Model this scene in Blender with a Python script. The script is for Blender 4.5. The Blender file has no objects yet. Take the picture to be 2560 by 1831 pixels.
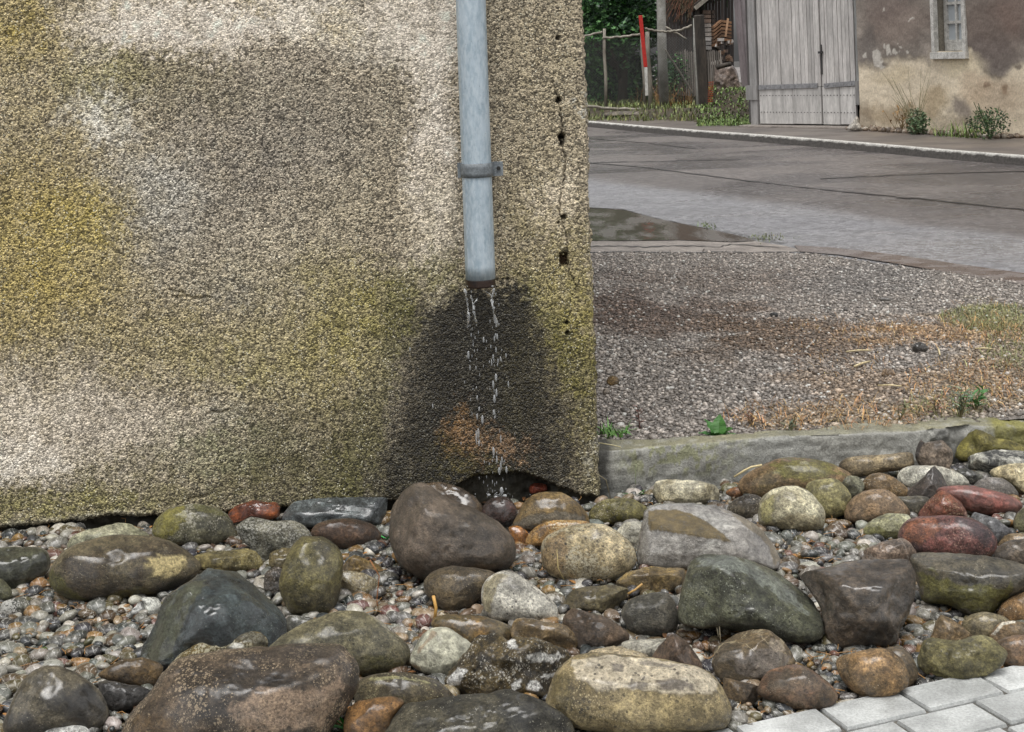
import bpy, bmesh, math, random
import numpy as np
from mathutils import Vector, Matrix

# ------------------------------------------------------------------ camera, sky, sun, exposure
C = bpy.context.scene.collection
SC = bpy.context.scene
F, PX, PY, H = 3700.0, 1280.0, 140.0, 1.4
ROLL = math.radians(2.0)
Rv = np.array([math.cos(ROLL), 0, -math.sin(ROLL)])
Uv = np.array([math.sin(ROLL), 0, math.cos(ROLL)])
cam_d = bpy.data.cameras.new("camera")
cam = bpy.data.objects.new("camera", cam_d)
C.objects.link(cam)
cam_d.sensor_fit = 'HORIZONTAL'
cam_d.sensor_width = 36.0
cam_d.lens = 36.0 * F / 2560
cam_d.shift_y = -(915.5 - PY) / 2560
cam_d.clip_start = 0.05
cam_d.clip_end = 500
m = Matrix.Identity(4)
for i in range(3):
    m[i][0] = Rv[i]; m[i][1] = Uv[i]; m[i][2] = (0, -1, 0)[i]
m[2][3] = H
cam.matrix_world = m
SC.camera = cam

SUN_EL, SUN_AZ = math.radians(75), math.radians(188)      # azimuth measured clockwise from +Y
w = bpy.data.worlds.new("World"); SC.world = w
w.use_nodes = True
wn = w.node_tree
bg = wn.nodes["Background"]
sky = wn.nodes.new("ShaderNodeTexSky")
sky.sky_type = 'NISHITA'; sky.sun_disc = False
sky.sun_elevation = SUN_EL; sky.sun_rotation = SUN_AZ
sky.air_density = 1.0; sky.dust_density = 4.0; sky.ozone_density = 1.0
hs = wn.nodes.new("ShaderNodeHueSaturation")
hs.inputs['Saturation'].default_value = 0.08
wn.links.new(sky.outputs[0], hs.inputs['Color'])
wn.links.new(hs.outputs[0], bg.inputs[0])
bg.inputs[1].default_value = 0.15
sl = bpy.data.lights.new("sun", 'SUN')
sl.energy = 1.3; sl.angle = math.radians(42); sl.color = (1.0, 0.97, 0.93)
so = bpy.data.objects.new("sun", sl); C.objects.link(so)
sd = Vector((math.sin(SUN_AZ) * math.cos(SUN_EL), math.cos(SUN_AZ) * math.cos(SUN_EL), math.sin(SUN_EL)))
so.rotation_euler = sd.to_track_quat('Z', 'Y').to_euler()
so.location = (0, 0, 12)
SC.view_settings.view_transform = 'Standard'
SC.view_settings.look = 'None'
SC.view_settings.exposure = 0.5
SC.view_settings.gamma = 1.0
SC.cycles.max_bounces = 6
SC.cycles.diffuse_bounces = 2
SC.cycles.glossy_bounces = 3
SC.cycles.transmission_bounces = 6
SC.cycles.transparent_max_bounces = 8
SC.cycles.caustics_reflective = False
SC.cycles.caustics_refractive = False

# ------------------------------------------------------------------ projection helpers
CAM = np.array([0, 0, H])
def ray(px, py):
    return Rv * ((px - PX) / F) + Uv * ((PY - py) / F) + np.array([0, 1.0, 0])
def at(px, py, Y):
    return CAM + ray(px, py) * Y
def gnd(px, py, z=0.0):
    d = ray(px, py)
    return CAM + d * ((z - H) / d[2])
def proj(P):
    d = (np.asarray(P) - CAM)
    y = np.maximum(d[..., 1], 1e-3)
    return PX + F * (d @ Rv) / y, PY - F * (d @ Uv) / y
class VPlane:
    """a vertical plane through two ground points; (s, z) coordinates"""
    def __init__(s, a, b):
        s.o = np.array([a[0], a[1], 0.0]); t = np.array([b[0] - a[0], b[1] - a[1], 0.0])
        s.t = t / np.linalg.norm(t); s.n = np.array([s.t[1], -s.t[0], 0.0])   # n faces the camera side (-Y)
    def hit(s, px, py, back=0.0):
        d = ray(px, py); o = s.o - s.n * back
        k = ((o - CAM) @ s.n) / (d @ s.n)
        P = CAM + d * k
        return (P - s.o) @ s.t, P[2]
    def pt(s, a, z, out=0.0):
        a = np.asarray(a, float); z = np.asarray(z, float)
        return s.o + np.multiply.outer(a, s.t) + np.multiply.outer(z, np.array([0, 0, 1.0])) + np.multiply.outer(np.broadcast_to(out, a.shape), s.n)

def lin(c):
    c = np.asarray(c, float) / 255.0
    return np.where(c <= 0.04045, c / 12.92, ((c + 0.055) / 1.055) ** 2.4)

# ------------------------------------------------------------------ noise (numpy)
def _h(ix, iy, iz, seed):
    h = (ix * 374761393 + iy * 668265263 + iz * 2147483647 + seed * 1274126177) & 0xFFFFFFFF
    h = ((h ^ (h >> 13)) * 1274126177) & 0xFFFFFFFF
    h = ((h ^ (h >> 16)) * 2246822519) & 0xFFFFFFFF
    return ((h ^ (h >> 15)) & 0xFFFFFF) / float(0xFFFFFF)
def vn(p, seed=0):
    p = np.asarray(p, float)
    i = np.floor(p).astype(np.int64); f = p - i
    f = f * f * f * (f * (f * 6 - 15) + 10)
    r = 0
    for dx in (0, 1):
        wx = f[..., 0] if dx else 1 - f[..., 0]
        for dy in (0, 1):
            wy = f[..., 1] if dy else 1 - f[..., 1]
            for dz in (0, 1):
                wz = f[..., 2] if dz else 1 - f[..., 2]
                r = r + wx * wy * wz * _h(i[..., 0] + dx, i[..., 1] + dy, i[..., 2] + dz, seed)
    return r * 2 - 1
def fbm(p, oct=4, seed=0, gain=0.5):
    r = 0; a = 1.0; t = 0
    p = np.asarray(p, float)
    for k in range(oct):
        r = r + a * vn(p * (2.03 ** k) + k * 7.3, seed + k); t += a; a *= gain
    return r / t
def p2(x, y, z=0.0):
    x = np.asarray(x, float)
    return np.stack([x, np.asarray(y, float) + 0 * x, np.zeros_like(x) + z], -1)
def worley(x, y, seed=0):
    ix = np.floor(x).astype(np.int64); iy = np.floor(y).astype(np.int64)
    d1 = np.full(x.shape, 9.0); v1 = np.zeros(x.shape)
    for dx in (-1, 0, 1):
        for dy in (-1, 0, 1):
            cx, cy = ix + dx, iy + dy
            hx = _h(cx, cy, cx * 0, seed); hy = _h(cx, cy, cx * 0 + 1, seed); hv = _h(cx, cy, cx * 0 + 2, seed)
            d = (cx + hx - x) ** 2 + (cy + hy - y) ** 2
            k = d < d1
            d1 = np.where(k, d, d1); v1 = np.where(k, hv, v1)
    return np.sqrt(d1), v1
def sst(a, b, x):
    t = np.clip((x - a) / (b - a), 0, 1)
    return t * t * (3 - 2 * t)

# ------------------------------------------------------------------ mesh helpers
def mesh_from(name, V, Fc, mat=None, smooth=True, attrs=None, mats=None, midx=None):
    """V (n,3) array, Fc (m,k) int array (k = 3 or 4) or list of lists"""
    me = bpy.data.meshes.new(name)
    V = np.asarray(V, np.float32)
    if isinstance(Fc, np.ndarray):
        nf, k = Fc.shape
        me.vertices.add(len(V)); me.vertices.foreach_set('co', V.ravel())
        me.loops.add(nf * k); me.loops.foreach_set('vertex_index', Fc.astype(np.int32).ravel())
        me.polygons.add(nf)
        me.polygons.foreach_set('loop_start', np.arange(0, nf * k, k, dtype=np.int32))
        me.polygons.foreach_set('loop_total', np.full(nf, k, dtype=np.int32))
        me.update(calc_edges=True)
    else:
        me.from_pydata([tuple(map(float, v)) for v in V], [], [tuple(f) for f in Fc])
        me.update()
    me.validate()
    me.polygons.foreach_set('use_smooth', np.full(len(me.polygons), smooth, dtype=bool))
    for mm in (mats or ([mat] if mat else [])):
        me.materials.append(mm)
    if midx is not None:
        me.polygons.foreach_set('material_index', np.asarray(midx, np.int32))
    for an, av in (attrs or {}).items():
        av = np.asarray(av, np.float32)
        if av.ndim == 2:
            if av.shape[1] == 3:
                av = np.concatenate([av, np.ones((len(av), 1), np.float32)], 1)
            a = me.attributes.new(an, 'FLOAT_COLOR', 'POINT'); a.data.foreach_set('color', av.ravel())
        else:
            a = me.attributes.new(an, 'FLOAT', 'POINT'); a.data.foreach_set('value', av)
    return me
def link(name, me, parent=None, loc=None):
    o = bpy.data.objects.new(name, me); C.objects.link(o)
    if loc is not None: o.location = tuple(map(float, loc))
    if parent is not None:
        o.parent = parent
        o.matrix_parent_inverse = Matrix.Translation(-Vector(parent.location))
    return o
def tag(o, label=None, cat=None, group=None, kind=None):
    if label: o['label'] = label
    if cat: o['category'] = cat
    if group: o['group'] = group
    if kind: o['kind'] = kind
    return o
def empty(name, loc, label, cat, group=None):
    o = bpy.data.objects.new(name, None); C.objects.link(o); o.location = tuple(map(float, loc))
    o.empty_display_size = 0.1
    return tag(o, label, cat, group)

class MB:
    """collects simple solids and links them as one mesh object"""
    def __init__(s): s.V = []; s.F = []; s.n = 0; s.col = []
    def add(s, V, Fc, col=None):
        V = [tuple(map(float, v)) for v in V]
        s.V += V; s.F += [tuple(i + s.n for i in f) for f in Fc]; s.n += len(V)
        s.col += [tuple(col) if col is not None else (1, 1, 1)] * len(V)
        return s
    def box(s, c, size, rot=None, col=None, taper=1.0):
        hx, hy, hz = [k / 2 for k in size]; P = []
        for z in (-1, 1):
            k = taper if z > 0 else 1
            for x, y in ((-1, -1), (1, -1), (1, 1), (-1, 1)):
                v = Vector((x * hx * k, y * hy * k, z * hz))
                if rot is not None: v = rot @ v
                P.append((v.x + c[0], v.y + c[1], v.z + c[2]))
        return s.add(P, [(0, 3, 2, 1), (4, 5, 6, 7), (0, 1, 5, 4), (1, 2, 6, 5), (2, 3, 7, 6), (3, 0, 4, 7)], col)
    def bar(s, a, b, wd, dp, up=(0, 0, 1), col=None):
        a, b = Vector(a), Vector(b); d = (b - a); L = d.length; d.normalize()
        u = Vector(up); x = d.cross(u)
        if x.length < 1e-4: x = d.cross(Vector((0, 1, 0)))
        x.normalize(); y = x.cross(d)
        rot = Matrix((x, y, d)).transposed()
        return s.box((a + b) / 2, (wd, dp, L), rot, col)
    def tube(s, pts, rad, seg=10, col=None, cap=True):
        pts = [Vector(tuple(map(float, p))) for p in pts]
        rads = rad if hasattr(rad, '__len__') else [rad] * len(pts)
        P = []; Fc = []
        for i, p in enumerate(pts):
            d = (pts[min(i + 1, len(pts) - 1)] - pts[max(i - 1, 0)]).normalized()
            x = d.cross(Vector((0.13, 0.2, 1)) if abs(d.z) < 0.9 else Vector((0, 1, 0.1))).normalized(); y = d.cross(x)
            for k in range(seg):
                t = 2 * math.pi * k / seg
                P.append(p + (x * math.cos(t) + y * math.sin(t)) * rads[i])
        for i in range(len(pts) - 1):
            for k in range(seg):
                a = i * seg + k; b = i * seg + (k + 1) % seg
                Fc.append((a, a + seg, b + seg, b))
        if cap:
            Fc.append(tuple(range(seg))); Fc.append(tuple(reversed([(len(pts) - 1) * seg + k for k in range(seg)])))
        return s.add(P, Fc, col)
    def build(s, name, mat, parent=None, smooth=False, bevel=0.0, loc=None):
        V = np.array(s.V)
        o0 = np.array(loc if loc is not None else (parent.location if parent else V.mean(0)))
        me = mesh_from(name, V - o0, s.F, mat, smooth, {'col': np.array(s.col, float)})
        o = link(name, me, None, o0)
        if parent is not None:
            o.parent = parent; o.location = tuple(Vector(o0) - Vector(parent.location))
        if bevel:
            b = o.modifiers.new('bevel', 'BEVEL'); b.width = bevel; b.segments = 2; b.limit_method = 'ANGLE'
        return o
def ngon_prism(pts, y, t):
    """pixel outline at depth y, extruded t metres away"""
    A = [at(px, py, y) for px, py in pts]; n = len(A)
    B = [a + np.array([0, t, 0]) for a in A]
    return A + B, [tuple(range(n)), tuple(reversed(range(n, 2 * n)))] + [(i, i + n, (i + 1) % n + n, (i + 1) % n) for i in range(n)]

# ------------------------------------------------------------------ node helpers
class NT:
    def __init__(s, name, rough=0.6):
        s.m = bpy.data.materials.new(name); s.m.use_nodes = True
        s.t = s.m.node_tree; s.b = s.t.nodes['Principled BSDF']; s.out = s.t.nodes['Material Output']
        s.b.inputs['Roughness'].default_value = rough
    def n(s, ty, **kw):
        x = s.t.nodes.new(ty)
        for k, v in kw.items():
            if k.startswith('i_'): x.inputs[k[2:]].default_value = v
            else: setattr(x, k, v)
        return x
    def l(s, a, b): s.t.links.new(a, b)
    def setin(s, sock, v):
        if hasattr(v, 'is_output') or isinstance(v, bpy.types.NodeSocket): s.l(v, sock)
        else: sock.default_value = v
    def coord(s, kind='Object', off=(0, 0, 0), scale=(1, 1, 1)):
        c = s.n('ShaderNodeTexCoord'); mp = s.n('ShaderNodeMapping')
        mp.inputs['Location'].default_value = off; mp.inputs['Scale'].default_value = scale
        s.l(c.outputs[kind], mp.inputs['Vector']); return mp.outputs[0]
    def noise(s, vec, scale, detail=4, rough=0.55, dist=0.0, col=False):
        x = s.n('ShaderNodeTexNoise'); x.inputs['Scale'].default_value = scale; x.inputs['Detail'].default_value = detail
        x.inputs['Roughness'].default_value = rough; x.inputs['Distortion'].default_value = dist
        s.l(vec, x.inputs['Vector']); return x.outputs['Color' if col else 'Fac']
    def vor(s, vec, scale, feature='F1', out='Distance', rnd=1.0):
        x = s.n('ShaderNodeTexVoronoi', feature=feature); x.inputs['Scale'].default_value = scale
        x.inputs['Randomness'].default_value = rnd
        s.l(vec, x.inputs['Vector']); return x.outputs[out]
    def ramp(s, v, a, b, lo=0.0, hi=1.0):
        x = s.n('ShaderNodeMapRange', interpolation_type='SMOOTHSTEP')
        s.setin(x.inputs['Value'], v); x.inputs['From Min'].default_value = a; x.inputs['From Max'].default_value = b
        x.inputs['To Min'].default_value = lo; x.inputs['To Max'].default_value = hi
        return x.outputs[0]
    def math(s, op, a, b=0.0, c=0.0, clamp=False):
        x = s.n('ShaderNodeMath', operation=op, use_clamp=clamp)
        s.setin(x.inputs[0], a); s.setin(x.inputs[1], b)
        if op in ('MULTIPLY_ADD',): s.setin(x.inputs[2], c)
        return x.outputs[0]
    def mix(s, f, a, b, mode='MIX'):
        x = s.n('ShaderNodeMix', data_type='RGBA', blend_type=mode)
        s.setin(x.inputs[0], f)
        for sk, v in ((x.inputs[6], a), (x.inputs[7], b)):
            if isinstance(v, bpy.types.NodeSocket): s.l(v, sk)
            elif isinstance(v, (int, float)): sk.default_value = (v, v, v, 1)
            else: sk.default_value = tuple(v)[:3] + (1,)
        return x.outputs[2]
    def attr(s, name, out='Color'):
        x = s.n('ShaderNodeAttribute'); x.attribute_name = name; return x.outputs[out]
    def grey(s, v):
        x = s.n('ShaderNodeCombineColor')
        for k in range(3): s.l(v, x.inputs[k])
        return x.outputs[0]
    def bump(s, h, dist=0.002, strength=1.0, normal=None):
        x = s.n('ShaderNodeBump'); x.inputs['Distance'].default_value = dist; x.inputs['Strength'].default_value = strength
        s.l(h, x.inputs['Height'])
        if normal is not None: s.l(normal, x.inputs['Normal'])
        s.l(x.outputs[0], s.b.inputs['Normal']); return x.outputs[0]
    def base(s, c): s.setin(s.b.inputs['Base Color'], c if isinstance(c, bpy.types.NodeSocket) else tuple(c)[:3] + (1,))
    def rough(s, v): s.setin(s.b.inputs['Roughness'], v)
def L(*c): return tuple(lin(c))

def simple_mat(name, c1, c2, scale=8, rough=0.7, grain=60, bump=0.002, stretch=(1, 1, 1), spec=0.5):
    t = NT(name, rough); v = t.coord('Object', (1.3, 2.1, 0.4), stretch)
    n1 = t.ramp(t.noise(v, scale, 6, 0.6), 0.35, 0.65); n2 = t.noise(v, grain, 5, 0.6)
    c = t.mix(n1, L(*c1), L(*c2)); c = t.mix(0.8, c, t.grey(t.ramp(n2, 0.2, 0.8, 0.55, 1.35)), 'MULTIPLY')
    t.base(c); t.b.inputs['Specular IOR Level'].default_value = spec
    if bump: t.bump(n2, bump)
    return t.m
# ------------------------------------------------------------------ the rendered wall of the near house
WP = VPlane((-1.55, 4.491), (0.27, 4.619))
S_COR = float(np.mean([WP.hit(1472, 300)[0], WP.hit(1490, 1000)[0]]))
BOTT = [(-900, 1375), (-60, 1340), (0, 1328), (100, 1312), (180, 1310), (300, 1294), (372, 1293), (420, 1290), (700, 1275), (960, 1262),
        (1120, 1230), (1150, 1212), (1185, 1198), (1250, 1187), (1320, 1188), (1365, 1206), (1400, 1228), (1465, 1242), (1500, 1246)]
def wall_mesh():
    st = 0.0034
    s = np.arange(S_COR - 2.75, S_COR + 1e-6, st); s[-1] = S_COR
    bx = [WP.hit(*b) for b in BOTT]; bs = [b[0] for b in bx]; bz = [b[1] for b in bx]
    zb = np.interp(s, bs, bz) + 0.008 * fbm(p2(s * 25, 3), 4, 5) + 0.003 * vn(p2(s * 160, 9), 8)
    nz = int(1.75 / st); tz = np.linspace(0, 1, nz)
    S, T = np.meshgrid(s, tz, indexing='ij')
    Z = zb[:, None] + (1.76 - zb[:, None]) * T
    # uneven right-hand arris
    edge = 0.010 * fbm(p2(Z[-1] * 18, 1.0), 4, 21) + 0.003 * vn(p2(Z[-1] * 130, 4), 3)
    S = S + edge[None, :] * sst(S_COR - 0.05, S_COR, S)
    px, py = proj(WP.pt(S.ravel(), Z.ravel())); px = px.reshape(S.shape); py = py.reshape(S.shape)
    qx = px + 50 * fbm(p2(S * 9, Z * 9, 1), 5, 31, .6) + 20 * vn(p2(S * 70, Z * 70), 41) + 26 * vn(p2(S * 140, Z * 140), 42)
    qy = py + 50 * fbm(p2(S * 9, Z * 9, 7), 5, 33, .6) + 20 * vn(p2(S * 70, Z * 70, 5), 43) + 26 * vn(p2(S * 140, Z * 140, 5), 44)
    base = lin((152, 141, 122))
    col = np.zeros(S.shape + (3,)) + base
    smooth = np.zeros(S.shape); wet = np.zeros(S.shape)
    def splat(x, y, rx, ry, c, a, ang=0, soft=0.6, sm=0.0, wt=0.0):
        nonlocal col, smooth, wet
        ca, sa = math.cos(math.radians(ang)), math.sin(math.radians(ang))
        u = ((qx - x) * ca + (qy - y) * sa) / rx; v = (-(qx - x) * sa + (qy - y) * ca) / ry
        d = np.sqrt(u * u + v * v)
        soft = min(0.95, soft * 1.35)
        k = a * .88 * (1 - sst(1 - soft, 1 + soft * 0.6, d))
        k = np.clip(k * (0.82 + 0.75 * fbm(p2(S * 32 + x, Z * 32 + y), 3, 55, .6)), 0, 1)
        cc = np.array(c, float); cc = (cc * 0.88 + cc.mean() * 0.12) * 1.08
        col = col * (1 - k[..., None]) + lin(cc) * k[..., None]
        smooth = smooth * (1 - k) + sm * k; wet = wet * (1 - k) + wt * k
    O1, O2, O3 = (146, 129, 70), (142, 125, 80), (120, 112, 62)
    PK, PK2, GY, GR = (208, 197, 182), (196, 187, 170), (134, 130, 122), (104, 104, 62)
    splat(40, 420, 420, 760, (148, 134, 98), 0.75)
    splat(20, 600, 300, 230, O1, 0.8); splat(10, 60, 150, 110, O1, 0.85); splat(60, 470, 140, 90, O2, 0.6)
    splat(120, 720, 270, 130, O1, 0.7); splat(190, 560, 120, 90, (150, 132, 40), 0.6)
    splat(260, 190, 150, 80, (120, 116, 66), 0.55); splat(480, 215, 260, 70, (104, 98, 72), 0.55)
    splat(300, 10, 90, 26, O1, 0.5)
    splat(560, 420, 300, 210, (128, 120, 108), 0.75); splat(760, 330, 190, 150, (112, 106, 96), 0.55)
    splat(470, 640, 260, 120, (140, 132, 116), 0.6); splat(390, 480, 130, 130, (166, 163, 154), 0.6, sm=.1)
    splat(255, 290, 90, 80, (200, 196, 184), 0.85, sm=.4); splat(230, 120, 60, 50, PK2, 0.4)
    splat(420, 55, 280, 78, PK, 0.95, 4, 0.35, 0.75); splat(700, 30, 200, 60, PK, 0.85, 0, 0.4, 0.6)
    splat(860, 70, 210, 80, PK2, 0.75, 20, 0.5, 0.5); splat(1050, 60, 130, 130, PK, 0.95, 0, 0.4, 0.85)
    splat(690, 160, 140, 60, (150, 140, 126), 0.5); splat(640, 15, 70, 22, O2, 0.6); splat(840, 60, 70, 40, O2, 0.55)
    splat(1085, 400, 62, 330, PK, 0.85, -2, 0.45, 0.6); splat(1080, 560, 70, 160, (178, 166, 140), 0.6, 0, 0.5, 0.4)
    splat(960, 260, 90, 180, (122, 114, 98), 0.5); splat(880, 560, 140, 160, (140, 130, 106), 0.5)
    splat(790, 760, 300, 120, (138, 128, 88), 0.6); splat(700, 640, 150, 100, (150, 140, 118), 0.5)
    splat(430, 860, 280, 90, (134, 122, 76), 0.65); splat(620, 930, 180, 110, (128, 120, 66), 0.55)
    splat(120, 1060, 320, 140, (190, 179, 162), 0.9, 8, 0.6, 0.5); splat(40, 1150, 150, 60, (204, 196, 182), 0.8, 0, 0.5, 0.5)
    splat(330, 1080, 200, 70, (172, 160, 142), 0.7, 0, 0.6, 0.35)
    splat(470, 1225, 700, 85, (106, 99, 70), 0.9, -4); splat(120, 1280, 330, 50, (118, 112, 66), 0.8, -4)
    splat(600, 1120, 190, 70, (112, 114, 80), 0.7); splat(800, 1120, 220, 150, (82, 76, 50), 0.85)
    splat(830, 860, 130, 200, (126, 116, 54), 0.65); splat(920, 780, 80, 120, (118, 110, 46), 0.6)
    splat(820, 1220, 300, 60, (82, 78, 48), 0.7)
    splat(560, 735, 90, 26, (112, 110, 104), 0.5); splat(560, 1035, 70, 20, (150, 148, 136), 0.4)
    # right strip
    splat(1360, 250, 130, 420, (132, 120, 92), 0.6); splat(1360, 700, 130, 260, (132, 120, 72), 0.6)
    splat(1395, 480, 60, 70, (194, 180, 156), 0.8, 0, 0.5, 0.3); splat(1385, 270, 50, 50, (146, 134, 108), 0.5)
    splat(1400, 560, 50, 40, (172, 158, 134), 0.5, 0, 0.5, 0.3)
    splat(1450, 900, 70, 300, (118, 108, 44), 0.8); splat(1390, 800, 80, 160, (116, 108, 52), 0.6)
    splat(1100, 690, 80, 60, (96, 92, 44), 0.8); splat(1000, 800, 70, 130, (92, 90, 40), 0.7); splat(1310, 730, 50, 70, (92, 88, 46), 0.7)
    # wet stain under the spout: widening bell
    hw = np.interp(qy, [690, 710, 740, 780, 850, 950, 1100, 1240, 1300], [30, 62, 108, 150, 192, 220, 258, 290, 300])
    cx = np.interp(qy, [700, 900, 1100, 1240], [1200, 1206, 1204, 1195]); stk = 0.16 * fbm(p2(S * 55, Z * 5, 3), 4, 61, .6) + 0.10 * fbm(p2(S * 12, Z * 2.5, 8), 3, 63)
    hw = hw * (1 + stk)
    k = (1 - sst(0.62, 1.2, np.abs(qx - cx) / hw)) * sst(688, 720, qy)
    core = (1 - sst(0.35, 0.9, np.abs(qx - cx) / hw)) * sst(700, 730, qy)
    fr_ = sst(0.8, 1.1, np.abs(qx - cx) / hw) * (1 - sst(1.15, 1.6, np.abs(qx - cx) / hw)) * sst(720, 800, qy) * .6
    col = col * (1 - fr_[..., None]) + lin((78, 76, 38)) * fr_[..., None]
    col = col * (1 - 0.92 * k[..., None]) + lin((42, 38, 26)) * 0.93 * k[..., None]
    col = col * (1 - 0.6 * core[..., None]) + lin((27, 25, 19)) * 0.7 * core[..., None]
    wet = np.maximum(wet, k); smooth = smooth * (1 - k)
    splat(1170, 1075, 46, 62, (120, 88, 50), 0.7, 0, 0.5, 0, 1); splat(1240, 1100, 95, 32, (136, 106, 76), 0.75, 4, 0.5, 0, 1)
    splat(1145, 1150, 40, 50, (92, 76, 34), 0.6, 0, .5, 0, 1)
    splat(1190, 1170, 130, 22, (84, 78, 42), 0.6, 0, .5, 0, 1)
    splat(1300, 950, 50, 150, (66, 60, 34), 0.4, 0, .6, 0, 1)
    splat(1482, 1140, 16, 45, (150, 146, 134), 0.7); splat(1466, 268, 12, 24, (172, 172, 164), 0.9)
    splat(1160, 720, 60, 10, (40, 38, 30), 0.3)
    # light worn rim along the broken bottom edge at the left
    dz = Z - zb[:, None]
    rim = (1 - sst(0.004, 0.03, dz + 0.01 * vn(p2(S * 50, Z * 50), 2))) * (1 - sst(350, 480, px))
    col = col * (1 - 0.5 * rim[..., None]) + lin((150, 146, 134)) * 0.5 * rim[..., None]
    # relief
    a = 1 - 0.62 * smooth
    d, v = worley(S / 0.0070 + 0.6 * vn(p2(S * 90, Z * 90), 3), Z / 0.0072, 5)
    d2, v2 = worley(S / 0.017, Z / 0.013, 9)
    clump = fbm(p2(S * 48, Z * 62), 3, 11)
    out = a * (0.0040 * (0.75 - d) * (0.3 + 1.1 * v) + 0.0008 * (0.6 - d2) * (0.3 + v2) + 0.0016 * clump) + 0.006 * fbm(p2(S * 4, Z * 4), 3, 2)
    grain = v.copy()
    # crack with holes, small fissures
    def crack(pts, wpx, depth):
        nonlocal out, col
        wob = 3.0 * vn(p2(Z * 70, 1.5), 77)
        cxx = np.interp(py, [p[1] for p in pts], [p[0] for p in pts]) + wob
        inside = (py > pts[0][1]) & (py < pts[-1][1])
        wv = wpx * (0.75 + 0.9 * np.clip(fbm(p2(S * 20, Z * 45), 3, 78), -.5, 1)); k = (1 - sst(wv * 0.4, wv, np.abs(px - cxx))) * inside
        out = out - depth * k
        col = col * (1 - 0.7 * k[..., None]) + lin((40, 34, 28)) * 0.7 * k[..., None]
    crack([(1382, 200), (1390, 235), (1397, 250), (1404, 310), (1403, 345), (1414, 400), (1411, 440), (1400, 500), (1399, 530), (1404, 545), (1416, 590), (1418, 640)], 2.6, 0.007)
    crack([(1418, 664), (1428, 690), (1440, 712), (1448, 730)], 2.2, 0.005)
    def hole(x, y, rx, ry, depth, p=2.0, rust=False):
        nonlocal out, col
        d = (np.abs((px - x) / rx) ** p + np.abs((py - y) / ry) ** p) ** (1 / p)
        k = 1 - sst(0.75, 1.1, d + 0.22 * vn(p2(S * 120, Z * 120), 6) + .15 * vn(p2(S * 260, Z * 260), 7))
        out = out - depth * k
        col = col * (1 - 0.8 * k[..., None]) + lin((70, 44, 34) if rust else (52, 46, 38)) * 0.8 * k[..., None]
    hole(1411, 650, 12, 15, 0.045, 6, True); hole(1394, 95, 6, 6, 0.02); hole(1397, 250, 8, 8, 0.03); hole(1404, 340, 9, 8, 0.03)
    hole(1405, 354, 8, 12, 0.02); hole(1409, 542, 8, 6, 0.02); hole(1396, 556, 4, 4, 0.012)
    hole(1417, 808, 5, 5, 0.02); hole(1417, 833, 6, 6, 0.02)
    def fiss(x0, y0, x1, y1, wpx, depth):
        nonlocal out
        t = np.clip((px - x0) / (x1 - x0), 0, 1); yy = y0 + (y1 - y0) * t + 4 * vn(p2(S * 60, 2), 5)
        k = (1 - sst(wpx * .3, wpx, np.abs(py - yy))) * (px > x0) * (px < x1)
        out = out - depth * k
    fiss(515, 1035, 572, 1026, 4, .008); fiss(430, 740, 530, 745, 4, .007); fiss(470, 1250, 520, 1235, 5, .009); fiss(420, 722, 460, 732, 4, .007)
    fiss(300, 275, 345, 262, 4, .006); fiss(1230, 705, 1330, 684, 3, .004)
    # soft turn to the side wall and undercut at the bottom lip
    out = out - 0.02 * sst(S_COR - 0.012, S_COR, S) ** 2 - 0.016 * (1 - sst(0, 0.012, dz))
    col = np.clip(col * 1.2, 0, .8)
    n_s, n_z = S.shape
    P = WP.pt(S.ravel(), Z.ravel(), out.ravel())
    I = np.arange(n_s * n_z).reshape(n_s, n_z)
    Fc = np.stack([I[:-1, :-1], I[1:, :-1], I[1:, 1:], I[:-1, 1:]], -1).reshape(-1, 4)
    # returns: bottom lip and side
    bot = WP.pt(S[:, 0], Z[:, 0] + 0.002, out[:, 0] - 0.05); nb = len(P)
    P = np.concatenate([P, bot]); Ib = nb + np.arange(n_s)
    Fb = np.stack([I[:-1, 0], Ib[:-1], Ib[1:], I[1:, 0]], -1)
    sid = WP.pt(S[-1, :] + 0.004, Z[-1, :], np.full(n_z, -0.25)); ns = len(P)
    P = np.concatenate([P, sid]); Is = ns + np.arange(n_z)
    Fs = np.stack([I[-1, :-1], Is[:-1], Is[1:], I[-1, 1:]], -1)
    colf = np.concatenate([col.reshape(-1, 3), np.tile(lin((120, 112, 96)), (n_s, 1)), np.tile(lin((130, 122, 96)), (n_z, 1))])
    wf = np.concatenate([wet.ravel(), np.zeros(n_s + n_z)]); sf = np.concatenate([smooth.ravel(), np.zeros(n_s + n_z)])
    return P, np.concatenate([Fc, Fb, Fs]), colf, wf, sf

t = NT('roughcast')
v = t.coord('Object')
ca = t.attr('col'); wet = t.attr('wet', 'Fac'); smo = t.attr('smooth', 'Fac')
cell = t.vor(v, 190, out='Color'); sep = t.n('ShaderNodeSeparateColor'); t.l(cell, sep.inputs[0])
g = t.ramp(sep.outputs[0], 0.0, 1.0, 0.3, 1.8)
vd = t.vor(v, 190)
fine = t.noise(v, 300, 3, 0.7)
g2 = t.ramp(fine, 0.25, 0.75, 0.5, 1.6)
g = t.math('MULTIPLY', g, g2)
g = t.math('MULTIPLY_ADD', t.math('SUBTRACT', g, 1.0), t.math('MULTIPLY_ADD', smo, -0.8, 1.0), 1.0)
c = t.mix(1.0, ca, t.grey(g), 'MULTIPLY')
vs = t.vor(v, 140, out='Distance')
vc = t.vor(v, 140, out='Color'); sp2 = t.n('ShaderNodeSeparateColor'); t.l(vc, sp2.inputs[0])
spk = t.math('MULTIPLY', t.ramp(vs, 0.34, 0.18), t.ramp(sp2.outputs[1], 0.68, 0.74))
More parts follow.
